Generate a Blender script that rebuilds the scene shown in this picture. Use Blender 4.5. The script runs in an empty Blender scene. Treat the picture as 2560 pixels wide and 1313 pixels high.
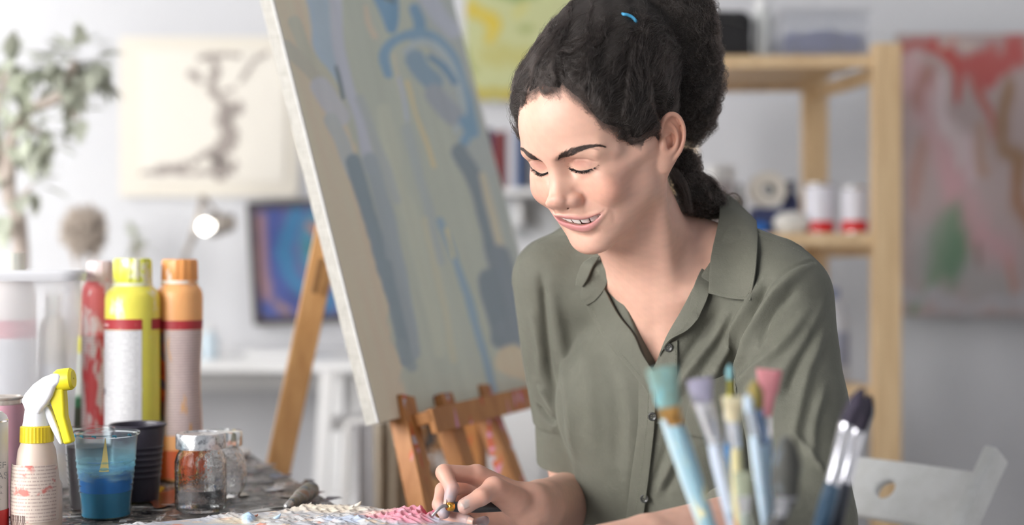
import bpy, bmesh, math, random
import numpy as np
from mathutils import Vector, Matrix
S = bpy.context.scene
COL = S.collection
# ---------------------------------------------------------------- camera
_c = bpy.data.cameras.new('camera'); CAM = bpy.data.objects.new('camera', _c); COL.objects.link(CAM); S.camera = CAM
CAM.location = (0, 0, 1.04); CAM.rotation_euler = (math.pi/2, 0, 0)
_c.sensor_width = 36; _c.lens = 50; _c.clip_start = .02
_c.dof.use_dof = True; _c.dof.focus_distance = 1.585; _c.dof.aperture_fstop = 2.0; _c.dof.aperture_blades = 0
# ---------------------------------------------------------------- world, light, exposure
_w = bpy.data.worlds.new('sky'); S.world = _w; _w.use_nodes = True
_b = _w.node_tree.nodes['Background']; _b.inputs[0].default_value = (.82, .90, 1.0, 1); _b.inputs[1].default_value = .27
def area_light(name, loc, target, sx, sy, watts, col=(1, 1, 1)):
    l = bpy.data.lights.new(name, 'AREA'); l.shape = 'RECTANGLE'; l.size = sx; l.size_y = sy; l.energy = watts; l.color = col
    o = bpy.data.objects.new(name, l); COL.objects.link(o); o.location = loc
    o.rotation_euler = (Vector(target)-Vector(loc)).to_track_quat('-Z', 'Y').to_euler(); return o
area_light('window_and_fill_light', (-2.42, .30, 1.70), (0, 1.65, 1.05), 1.8, 1.5, 108, (1, .985, .97))
area_light('window_and_fill_light', (-2.42, 3.45, 1.75), (-.6, 3.7, 1.1), 1.3, 1.5, 32, (1, .98, .955))
area_light('window_and_fill_light', (-2.42, -1.25, 1.70), (.12, 1.65, 1.0), .9, 1.5, 88, (1, .985, .97))  # added front-left fill lamp to brighten face and chest, no known window
S.view_settings.view_transform = 'Standard'; S.view_settings.look = 'None'; S.view_settings.gamma = 1; S.view_settings.use_curve_mapping = False
S.view_settings.exposure = 0.0
def tag(o, label=None, cat=None, group=None, kind=None):
    for k, v in (('label', label), ('category', cat), ('group', group), ('kind', kind)):
        if v: o[k] = v
    return o
# ---------------------------------------------------------------- materials
def new_mat(name, col=(.5, .5, .5), rough=.6, metal=0, **kw):
    m = bpy.data.materials.new(name); m.use_nodes = True; b = m.node_tree.nodes['Principled BSDF']
    b.inputs['Base Color'].default_value = (*col, 1); b.inputs['Roughness'].default_value = rough; b.inputs['Metallic'].default_value = metal
    for k, v in kw.items(): b.inputs[k.replace('_', ' ')].default_value = v
    return m
class NT:
    """tiny node-graph helper"""
    def __init__(s, m): s.m = m; s.t = m.node_tree; s.b = s.t.nodes['Principled BSDF']; s.tc = None
    def n(s, kind, **kw):
        o = s.t.nodes.new('ShaderNode'+kind)
        for k, v in kw.items():
            if k.startswith('i_'): o.inputs[k[2:].replace('_', ' ')].default_value = v
            else: setattr(o, k, v)
        return o
    def l(s, a, b): s.t.links.new(a, b)
    def obj(s, scale=(1, 1, 1), rot=(0, 0, 0), kind='Object', loc=(0, 0, 0)):
        tc = s.n('TexCoord'); mp = s.n('Mapping'); mp.inputs['Scale'].default_value = scale; mp.inputs['Rotation'].default_value = rot; mp.inputs['Location'].default_value = loc
        s.l(tc.outputs[kind], mp.inputs['Vector']); return mp.outputs['Vector']
    def noise(s, vec, scale, detail=4, rough=.6, dist=0):
        n = s.n('TexNoise'); n.inputs['Scale'].default_value = scale; n.inputs['Detail'].default_value = detail; n.inputs['Roughness'].default_value = rough; n.inputs['Distortion'].default_value = dist
        s.l(vec, n.inputs['Vector']); return n.outputs['Fac']
    def ramp(s, fac, stops, interp='LINEAR'):
        r = s.n('ValToRGB'); e = r.color_ramp.elements; r.color_ramp.interpolation = interp
        while len(e) < len(stops): e.new(.5)
        for k, (p, c) in zip(e, stops): k.position = p; k.color = (*c, 1) if len(c) == 3 else c
        s.l(fac, r.inputs['Fac']); return r.outputs['Color']
    def mix(s, fac, a, b, mode='MIX'):
        x = s.n('Mix', data_type='RGBA', blend_type=mode)
        for sock, v in ((x.inputs[0], fac), (x.inputs[6], a), (x.inputs[7], b)):
            if isinstance(v, (int, float)): sock.default_value = v
            elif isinstance(v, tuple): sock.default_value = (*v, 1)
            else: s.l(v, sock)
        return x.outputs[2]
    def math(s, op, a, b=None):
        x = s.n('Math', operation=op)
        for sock, v in ((x.inputs[0], a), (x.inputs[1], b)):
            if v is None: continue
            if isinstance(v, (int, float)): sock.default_value = v
            else: s.l(v, sock)
        return x.outputs[0]
    def bump(s, h, strength=.3, dist=.002):
        b = s.n('Bump'); b.inputs['Strength'].default_value = strength; b.inputs['Distance'].default_value = dist
        s.l(h, b.inputs['Height']); s.l(b.outputs['Normal'], s.b.inputs['Normal'])
    def col(s, c): s.l(c, s.b.inputs['Base Color'])
    def rough(s, c): s.l(c, s.b.inputs['Roughness'])
def person_mats():
    M = {}
    m = new_mat('skin', (.6, .4, .3), .47); x = NT(m); a = x.n('VertexColor', layer_name='Col'); v = x.obj((1, 1, 1))
    x.col(a.outputs['Color']); m.node_tree.nodes['Principled BSDF'].inputs['Subsurface Weight'].default_value = .22
    x.b.inputs['Subsurface Radius'].default_value = (1, .35, .18); x.b.inputs['Subsurface Scale'].default_value = .006
    x.b.inputs['Specular IOR Level'].default_value = .5
    x.bump(x.math('ADD', x.noise(v, 900, 3), x.math('MULTIPLY', x.noise(v, 260, 2), .6)), .12, .0006); M['skin'] = m
    M['tooth'] = new_mat('tooth_enamel', (.93, .90, .84), .2, Subsurface_Weight=.1)
    m = new_mat('olive_cloth', (.1, .11, .08), .78, Sheen_Weight=.16, Sheen_Roughness=.45); x = NT(m); v = x.obj()
    f = x.noise(v, 9, 5, .6); g = x.noise(v, 60, 4, .7); w = x.noise(v, 1400, 2)
    c = x.ramp(f, [(.3, (.094, .094, .071)), (.7, (.130, .129, .100))]); c = x.mix(x.math('MULTIPLY', g, .35), c, (.160, .160, .125)); x.col(c)
    x.b.inputs['Sheen Tint'].default_value = (.75, .8, .72, 1)
    x.bump(x.math('ADD', x.math('MULTIPLY', w, .25), x.math('ADD', x.math('MULTIPLY', x.noise(v, 32, 5, .65), 1.6), x.math('MULTIPLY', x.noise(v, 130, 3), .5))), .5, .0022); M['cloth'] = m
    M['thread'] = new_mat('olive_thread', (.17, .175, .13), .8)
    M['button'] = new_mat('dark_button', (.045, .045, .042), .28)
    M['denim'] = new_mat('pale_denim', (.35, .38, .44), .85)
    M['hair_mass'] = new_mat('dark_hair_mass', (.016, .0115, .0095), .85)
    M['lash'] = new_mat('black_lashes', (.010, .008, .008), .5); M['brow'] = new_mat('brow_hair', (.045, .027, .021), .5)
    m = bpy.data.materials.new('dark_hair'); m.use_nodes = True; t = m.node_tree; h = t.nodes.new('ShaderNodeBsdfHairPrincipled'); h.parametrization = 'COLOR'
    h.inputs['Color'].default_value = (.011, .0072, .0058, 1); h.inputs['Roughness'].default_value = .32; h.inputs['Radial Roughness'].default_value = .5; h.inputs['Random Roughness'].default_value = .4
    t.links.new(h.outputs[0], t.nodes['Material Output'].inputs['Surface']); M['hair'] = m
    M['tie'] = new_mat('blue_elastic', (.05, .30, .52), .6)
    m = new_mat('painted_nail_edge', (.62, .40, .33), .28); x = NT(m); v = x.obj(); x.col(x.ramp(x.noise(v, 90, 3), [(.50, (.60, .38, .31)), (.8, (.38, .36, .36))])); M['nail'] = m
    return M
# ---------------------------------------------------------------- numpy geometry library
F_PX = 3555.6
CAM_Z = 1.04
def V(px, py, d):
    """point in view cm (x right, y up, z toward the lens) at depth d (cm)"""
    return np.array([(px-1280)/F_PX*d, -(py-656.5)/F_PX*d, -d], float)
def W(p):
    """view cm -> world metres"""
    p = np.asarray(p, float)
    return np.stack([p[..., 0]/100, -p[..., 2]/100, CAM_Z+p[..., 1]/100], -1)
def nrm(v):
    v = np.asarray(v, float); return v/np.linalg.norm(v)
# --- distance functions on (N,3) arrays
def ell(P, c, r):
    q = (P-np.asarray(c, P.dtype)); r = np.asarray(r, P.dtype)
    k0 = np.sqrt(((q/r)**2).sum(1))+1e-6; k1 = np.sqrt(((q/(r*r))**2).sum(1))+1e-6
    return k0*(k0-1)/k1
def ellr(P, c, r, M):
    return ell((P-np.asarray(c, P.dtype))@np.asarray(M, P.dtype).T, (0, 0, 0), r)
def sph(P, c, r):
    q = P-np.asarray(c, P.dtype); return np.sqrt((q*q).sum(1))-r
def cone(P, a, b, ra, rb):
    a = np.asarray(a, P.dtype); ba = np.asarray(b, P.dtype)-a; q = P-a
    t = np.clip(q@ba/float(ba@ba), 0, 1)
    e = q-t[:, None]*ba
    return np.sqrt((e*e).sum(1))-(ra+(rb-ra)*t)
def smin(a, b, k):
    k = k*1.4; h = np.maximum(k-np.abs(a-b), 0)/k
    return np.minimum(a, b)-h*h*h*k*(1/6)
def smax(a, b, k): return -smin(-a, -b, k)
def chain(P, pts, rs, k=None):
    d = None
    for i in range(len(pts)-1):
        e = cone(P, pts[i], pts[i+1], rs[i], rs[i+1])
        d = e if d is None else (np.minimum(d, e) if k is None else smin(d, e, k))
    return d
def groove(P, d, pts, r, k, depth=1.0):
    """press a soft line of half-width r into surface d"""
    e = chain(P, pts, [r]*len(pts))
    return smax(d, -e, k)
def press(P, d, pts, w, amp):
    """displace along a polyline with a gaussian profile (amp>0 pushes in)"""
    e = chain(P, pts, [0]*len(pts))
    return d+amp*np.exp(-(e/w)**2)
def crom(pts, n):
    """Catmull-Rom through pts, n samples"""
    pts = np.asarray(pts, float); m = len(pts)
    ext = np.vstack([2*pts[0]-pts[1], pts, 2*pts[-1]-pts[-2]])
    t = np.linspace(0, m-1-1e-9, n); i = t.astype(int); u = (t-i)[:, None]
    a, b, c, e = ext[i], ext[i+1], ext[i+2], ext[i+3]
    return .5*((2*b)+(-a+c)*u+(2*a-5*b+4*c-e)*u*u+(-a+3*b-3*c+e)*u**3)
def noise_np(P, s, seed=0):
    """cheap smooth pseudo noise, vectorised (sum of sines)"""
    rs = np.random.RandomState(seed); o = 0
    for i in range(6):
        k = rs.normal(size=3)*s*(1+.35*i); o = o+np.sin(P@k+rs.uniform(0, 6.3))/(1+.25*i)
    return o/3.2
def grad(fn, P, e=.02):
    g = np.zeros_like(P)
    for k in ((1, -1, -1), (-1, -1, 1), (-1, 1, -1), (1, 1, 1)):
        k = np.array(k, P.dtype); g += k*fn(P+k*e)[:, None]
    return g/(4*e)
def extract(fn, lo, hi, h, proj=2):
    """sparse surface nets of fn=0 between lo and hi, cell h"""
    lo = np.asarray(lo, float); hi = np.asarray(hi, float)
    n = np.ceil((hi-lo)/(h*8)).astype(int)
    I = np.stack(np.meshgrid(*[np.arange(k) for k in n], indexing='ij'), -1).reshape(-1, 3)
    size = 8
    for nxt in (2, 1):
        c = (lo+(I+.5)*h*size).astype(np.float32)
        d = fn(c); I = I[np.abs(d) < size*h*1.25]
        s = size//nxt
        o = np.stack(np.meshgrid(*[np.arange(s)]*3, indexing='ij'), -1).reshape(-1, 3)
        I = (I[:, None]*s+o).reshape(-1, 3); size = nxt
    M = (n*8+3)
    def key(J): return (J[:, 0].astype(np.int64)*M[1]+J[:, 1])*M[2]+J[:, 2]
    corner = np.array([(i, j, k) for i in (0, 1) for j in (0, 1) for k in (0, 1)])
    CJ = (I[:, None]+corner).reshape(-1, 3); ck = key(CJ)
    uk, first, inv = np.unique(ck, return_index=True, return_inverse=True)
    d = fn((lo+CJ[first]*h).astype(np.float32)).astype(np.float32)
    D = d[inv].reshape(-1, 8)
    act = (D.min(1) < 0) & (D.max(1) >= 0); I = I[act]; D = D[act]
    acc = np.zeros((len(I), 3)); cnt = np.zeros(len(I))
    for a in range(8):
        for b in range(a+1, 8):
            df = corner[b]-corner[a]
            if np.abs(df).sum() != 1: continue
            m = (D[:, a] < 0) != (D[:, b] < 0); t = D[:, a]/(D[:, a]-D[:, b]+1e-12)
            acc[m] += (corner[a]+t[:, None]*df)[m]; cnt += m
    verts = lo+(I+acc/cnt[:, None])*h
    kk = key(I); order = np.argsort(kk); ks = kk[order]
    quads = []
    for ax in range(3):
        b, c = [(1, 2), (2, 0), (0, 1)][ax]
        m = (D[:, 0] < 0) != (D[:, 1 << (2-ax)] < 0)
        J = I[m]; ins = D[m, 0] < 0
        eb = np.zeros(3, int); eb[b] = 1; ec = np.zeros(3, int); ec[c] = 1
        idx = []
        for off in (0*eb, eb, eb+ec, ec):
            k = key(J-off); p = np.clip(np.searchsorted(ks, k), 0, len(ks)-1)
            idx.append(np.where(ks[p] == k, order[p], -1))
        Q = np.stack(idx, 1); ok = (Q >= 0).all(1); Q = Q[ok]; ins = ins[ok]
        Q[~ins] = Q[~ins][:, ::-1]
        quads.append(Q)
    quads = np.vstack(quads)
    P = verts.astype(np.float32)
    for _ in range(proj):
        g = grad(fn, P, h*.25); dd = fn(P); s = np.clip(dd/np.maximum((g*g).sum(1), .2), -h, h)
        P = P-s[:, None]*g
    return P.astype(float), quads
def smooth_verts(P, Q, it, lam=.5, mask=None):
    n = len(P); e = np.vstack([Q[:, [0, 1]], Q[:, [1, 2]], Q[:, [2, 3]], Q[:, [3, 0]]])
    e = np.unique(np.sort(e, 1), axis=0)
    deg = np.bincount(e.ravel(), minlength=n)[:, None]+1e-9
    for _ in range(it):
        S = np.zeros_like(P)
        for a in range(3):
            S[:, a] = np.bincount(e[:, 0], P[e[:, 1], a], n)+np.bincount(e[:, 1], P[e[:, 0], a], n)
        d = lam*(S/deg-P)
        P = P+(d if mask is None else d*mask[:, None])
    return P
def biggest(P, Q):
    """keep the largest connected piece"""
    lab = np.arange(len(P)); e = np.vstack([Q[:, [0, 1]], Q[:, [1, 2]], Q[:, [2, 3]], Q[:, [3, 0]]])
    while True:
        m = np.minimum(lab[e[:, 0]], lab[e[:, 1]]); n = lab.copy(); np.minimum.at(n, e[:, 0], m); np.minimum.at(n, e[:, 1], m); n = n[n]; n = n[n]
        if (n == lab).all(): break
        lab = n
    u, c = np.unique(lab, return_counts=True); k = lab == u[c.argmax()]; idx = np.cumsum(k)-1; Q = Q[k[Q[:, 0]]]
    return P[k], idx[Q]
def march(fn, px, py, d0, d1, step=.8):
    """depth (cm) where the line of sight through a pixel meets fn=0, else None; px,py arrays"""
    px = np.atleast_1d(np.asarray(px, float)); py = np.atleast_1d(np.asarray(py, float))
    D = np.full(len(px), float(d0))
    for _ in range(140):
        P = np.stack([(px-1280)/F_PX*D, -(py-656.5)/F_PX*D, -D], 1).astype(np.float32)
        D = np.minimum(D+np.clip(fn(P)*step, -.5, 4), d1)
    return D
# --- blender side
def mesh_np(name, Vw, Q, mat=None, parent=None, smooth=True):
    me = bpy.data.meshes.new(name)
    Vw = np.asarray(Vw, np.float32)
    if isinstance(Q, np.ndarray):
        k = Q.shape[1]
        me.vertices.add(len(Vw)); me.vertices.foreach_set('co', Vw.ravel())
        me.loops.add(Q.size); me.loops.foreach_set('vertex_index', Q.astype(np.int32).ravel())
        me.polygons.add(len(Q)); me.polygons.foreach_set('loop_start', np.arange(len(Q), dtype=np.int32)*k)
        me.polygons.foreach_set('loop_total', np.full(len(Q), k, np.int32))
        me.update(calc_edges=True); me.validate()
    else:
        me.from_pydata([tuple(v) for v in Vw.tolist()], [], Q)
        me.update()
    if smooth:
        me.polygons.foreach_set('use_smooth', np.ones(len(me.polygons), bool))
    o = bpy.data.objects.new(name, me); COL.objects.link(o)
    if mat: me.materials.append(mat)
    if parent: o.parent = parent
    return o
def paint(o, name, rgb):
    a = o.data.color_attributes.new(name, 'FLOAT_COLOR', 'POINT')
    c = np.ones((len(rgb), 4), np.float32); c[:, :3] = rgb
    a.data.foreach_set('color', c.ravel())
# ---------------------------------------------------------------- small mesh builders (world metres)
def adopt(o, parent):
    if parent:
        o.parent = parent; o.matrix_parent_inverse = Matrix.Translation(-parent.location)
def obj(name, verts, faces, mat=None, parent=None, smooth=False, bevel=0, seg=2):
    me = bpy.data.meshes.new(name); me.from_pydata([tuple(v) for v in verts], [], faces); me.update()
    bm = bmesh.new(); bm.from_mesh(me); bmesh.ops.recalc_face_normals(bm, faces=bm.faces); bm.to_mesh(me); bm.free()
    if smooth: me.polygons.foreach_set('use_smooth', [True]*len(me.polygons))
    if mat: me.materials.append(mat)
    o = bpy.data.objects.new(name, me); COL.objects.link(o)
    adopt(o, parent)
    if bevel:
        b = o.modifiers.new('bevel', 'BEVEL'); b.width = bevel; b.segments = seg; b.limit_method = 'ANGLE'
        me.polygons.foreach_set('use_smooth', [True]*len(me.polygons)); w = o.modifiers.new('wn', 'WEIGHTED_NORMAL')
    return o
def empty(name, loc=(0, 0, 0)):
    o = bpy.data.objects.new(name, None); COL.objects.link(o); o.location = loc; o.empty_display_size = .05
    return o
def box_vf(c, s, R=None):
    c = np.array(c, float); h = np.array(s, float)/2; R = np.eye(3) if R is None else np.array(R)
    v = [c+R@(h*np.array(k)) for k in ((-1, -1, -1), (1, -1, -1), (1, 1, -1), (-1, 1, -1), (-1, -1, 1), (1, -1, 1), (1, 1, 1), (-1, 1, 1))]
    return v, [(0, 3, 2, 1), (4, 5, 6, 7), (0, 1, 5, 4), (1, 2, 6, 5), (2, 3, 7, 6), (3, 0, 4, 7)]
def box(name, c, s, mat, parent=None, R=None, bevel=.0015):
    v, f = box_vf(c, s, R); return obj(name, v, f, mat, parent, bevel=bevel)
def beam(name, a, b, w, t, mat, parent=None, side=(1, 0, 0), bevel=.0015):
    """square timber from a to b; w across 'side', t across the other"""
    a = np.array(a, float); b = np.array(b, float); z = nrm(b-a); x = np.array(side, float); x = nrm(x-z*(x@z)); y = np.cross(z, x)
    return box(name, (a+b)/2, (w, t, np.linalg.norm(b-a)), mat, parent, np.stack([x, y, z], 1), bevel)
def lathe_vf(prof, seg=40, base=(0, 0, 0), cap0=True, cap1=False, fn=None):
    vs, fs = [], []
    for i, (r, z) in enumerate(prof):
        for g in range(seg):
            a = 2*math.pi*g/seg; rr = r if fn is None else fn(r, z, a)
            vs.append((base[0]+rr*math.cos(a), base[1]+rr*math.sin(a), base[2]+z))
    for i in range(len(prof)-1):
        for g in range(seg): fs.append((i*seg+g, i*seg+(g+1) % seg, (i+1)*seg+(g+1) % seg, (i+1)*seg+g))
    if cap0: fs.append(tuple(range(seg))[::-1])
    if cap1: fs.append(tuple(range((len(prof)-1)*seg, len(prof)*seg)))
    return vs, fs
def lathe(name, prof, mat, parent=None, base=(0, 0, 0), seg=40, cap0=True, cap1=False, fn=None, smooth=True, R=None):
    v, f = lathe_vf(prof, seg, (0, 0, 0), cap0, cap1, fn)
    v = np.array(v); v = v@np.array(R).T if R is not None else v
    o = obj(name, v+np.array(base), f, mat, parent, smooth)
    if smooth:
        e = o.modifiers.new('edges', 'EDGE_SPLIT'); e.split_angle = math.radians(38)
    return o
def tube_vf(pts, r, seg=10, n=None):
    P = np.array(pts, float); P = crom(P, n) if n else P; rr = np.broadcast_to(np.asarray(r, float), (len(P),)) if np.ndim(r) == 0 or len(r) == len(P) else np.interp(np.linspace(0, 1, len(P)), np.linspace(0, 1, len(r)), r)
    T = np.gradient(P, axis=0); T /= np.linalg.norm(T, axis=1)[:, None]+1e-12; u = nrm(np.cross(T[0], (.31, .17, .93))); vs, fs = [], []
    for p, t, q in zip(P, T, rr):
        u = nrm(u-t*(u@t)); w = np.cross(t, u)
        for g in range(seg): a = 2*math.pi*g/seg; vs.append(p+q*(u*math.cos(a)+w*math.sin(a)))
    for i in range(len(P)-1):
        for g in range(seg): fs.append((i*seg+g, i*seg+(g+1) % seg, (i+1)*seg+(g+1) % seg, (i+1)*seg+g))
    fs += [tuple(range(seg))[::-1], tuple(range((len(P)-1)*seg, len(P)*seg))]
    return vs, fs
def tube(name, pts, r, mat, parent=None, seg=10, n=None, smooth=True):
    v, f = tube_vf(pts, r, seg, n); return obj(name, v, f, mat, parent, smooth)
def at(px, py, d):
    """world point seen at a picture position, d metres away"""
    return W(V(px, py, d*100))
def on_z(px, py, z):
    d = (CAM_Z-z)*F_PX/(py-656.5); return np.array(((px-1280)/F_PX*d, d, z))
# ---------------------------------------------------------------- room shell
def plaster(name, c, c2, scale=1.2):
    m = new_mat(name, c, .9); x = NT(m); v = x.obj()
    x.col(x.ramp(x.noise(v, scale, 4, .55), [(.35, c), (.65, c2)])); x.bump(x.noise(v, 220, 3), .15, .001); return m
YB = 4.35
wallm = plaster('white_wall_paint', (.61, .615, .64), (.65, .655, .675))
floorm = new_mat('grey_floor', (.42, .40, .38), .55); _x = NT(floorm); _x.col(_x.ramp(_x.noise(_x.obj((1, 8, 1)), 3, 5), [(.3, (.36, .34, .32)), (.7, (.48, .46, .43))]))
def struct(o): o['kind'] = 'structure'; return o
def plank_floor():
    f = struct(box('floor', (0, 1.25, -.03), (5.2, 7.3, .04), floorm, bevel=0))
    return f
plank_floor()
struct(box('wall_back', (0, YB+.06, 1.45), (5.2, .12, 3.0), wallm, bevel=0))
struct(box('wall_right', (2.56, 2.0, 1.45), (.12, 5.2, 3.0), wallm, bevel=0))
struct(box('ceiling', (0, 2.6, 2.98), (5.2, 3.7, .06), wallm, bevel=0))
# left wall with two window openings and an invented third for the added fill lamp: sill, lintel and piers are one shell
def wall_left():
    vs, fs = [], []
    for c, s in (((-2.5, 1.35, .42), (.12, 6.5, .94)), ((-2.5, 1.35, 2.74), (.12, 6.5, .42)), ((-2.5, -.70, 1.71), (.12, .20, 1.64)), ((-2.5, -1.80, 1.71), (.12, .20, 1.64)), ((-2.5, 1.975, 1.71), (.12, 1.55, 1.64)), ((-2.5, 4.35, 1.71), (.12, .4, 1.64))):
        v, f = box_vf(c, s); fs += [tuple(i+len(vs) for i in q) for q in f]; vs += v
    return struct(obj('wall_left', vs, fs, wallm))
wall_left()
framem = new_mat('white_window_frame', (.8, .8, .79), .4)
glassm = new_mat('window_glass', (1, 1, 1), .0, Transmission_Weight=1.0, IOR=1.0)
for k, (y0, y1) in enumerate(((-.60, 1.20), (2.75, 4.15), (-1.70, -.80))):  # the last window is made up to house the added fill lamp
    w = struct(empty('window_%d' % (k+1))); zc = 1.71
    for yy in (y0+.03, (y0+y1)/2, y1-.03): box('frame_post', (-2.5, yy, zc), (.07, .06, 1.64), framem, w)
    for zz in (.92, 2.50): box('frame_rail', (-2.5, (y0+y1)/2, zz), (.07, y1-y0, .06), framem, w)
    for a, b in ((y0+.06, (y0+y1)/2-.03), ((y0+y1)/2+.03, y1-.06)): box('pane', (-2.51, (a+b)/2, zc), (.006, b-a, 1.52), glassm, w, bevel=0)
# ---------------------------------------------------------------- painted canvases: colour laid down in strokes over the board's own grid
def vnoise(P, s, seed): return noise_np(np.asarray(P, float), s, seed)
def strokes(uv, base, L, seed=1, wob=.05, streak=None):
    """uv (N,2); L: list of (points, half width, colour, alpha, softness)"""
    N = len(uv); c = np.tile(np.array(base, float), (N, 1)); P3 = np.c_[uv, np.zeros(N)]
    w = np.stack([vnoise(P3, 9/1., seed), vnoise(P3, 9/1., seed+1)], 1)*wob
    q = uv+w
    for i, (pts, hw, col, al, soft) in enumerate(L):
        pts = np.array(pts, float); pts = crom(pts, 24) if len(pts) > 1 else pts
        d = np.full(N, 1e9); t = np.zeros(N)
        for k in range(0, len(pts)):
            a = pts[k]; b = pts[min(k+1, len(pts)-1)]; ba = b-a; den = ba@ba+1e-12
            h = np.clip(((q-a)@ba)/den, 0, 1); e = np.linalg.norm(q-a-h[:, None]*ba, axis=1); d = np.minimum(d, e)
        br = 1+.16*vnoise(P3*np.array((40, 5, 1)) if streak == 'v' else P3*np.array((14, 14, 1)), 1.6, seed+10+i)
        m = np.clip((hw*br-d)/(soft*hw+1e-9), 0, 1); m = m*m*(3-2*m)*al
        c = c*(1-m[:, None])+np.array(col)*m[:, None]
    return c
def srgb(r, g, b): return tuple((v/255/12.92 if v/255 <= .04045 else ((v/255+.055)/1.055)**2.4) for v in (r, g, b))
paintm = new_mat('canvas_paint', (.5, .5, .5), .55); _x = NT(paintm); _a = _x.n('VertexColor', layer_name='Col'); _x.col(_a.outputs['Color']); _v = _x.obj((1, 1, 1)); _x.bump(_x.noise(_v, 90, 4), .25, .002)
def canvas_panel(name, O, U, Vv, n, fn, parent, mat=None):
    """grid over O + u U + v V, u,v in 0..1; fn(uv) -> colour"""
    nu, nv = n; g = np.stack(np.meshgrid(np.linspace(0, 1, nu), np.linspace(0, 1, nv), indexing='ij'), -1).reshape(-1, 2)
    P = np.array(O)+g[:, :1]*np.array(U)+g[:, 1:]*np.array(Vv)
    q = np.array([(i*nv+j, (i+1)*nv+j, (i+1)*nv+j+1, i*nv+j+1) for i in range(nu-1) for j in range(nv-1)])
    o = mesh_np(name, P, q, mat or paintm); adopt(o, parent); paint(o, 'Col', fn(g)); return o
linen = new_mat('raw_linen', (.62, .60, .55), .85); _x = NT(linen); _v = _x.obj(); _x.col(_x.ramp(_x.math('ADD', _x.noise(_x.obj((300, 300, 40)), 1.5, 3), _x.math('MULTIPLY', _x.noise(_x.obj((30, 30, 500)), 1.2, 2), .6)), [(.5, srgb(160, 157, 148)), (.95, srgb(196, 193, 186))])); _x.bump(_x.noise(_x.obj((500, 500, 700)), 1, 2), .5, .0008)
pine = new_mat('pine_wood', (.6, .4, .22), .5)
def wood(name, c1, c2, rough=.5, sc=(14, 14, 1.2)):
    m = new_mat(name, c1, rough); x = NT(m); v = x.obj(sc); f = x.noise(v, 3.2, 5, .6, .6); x.col(x.ramp(f, [(.32, c1), (.68, c2)])); x.bump(f, .15, .001); return m
pine = wood('pine_wood', srgb(204, 172, 130), srgb(228, 200, 158))
oak = wood('easel_beech', srgb(184, 136, 84), srgb(212, 166, 112))
whitep = new_mat('white_lacquer', (.78, .78, .78), .35)
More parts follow.
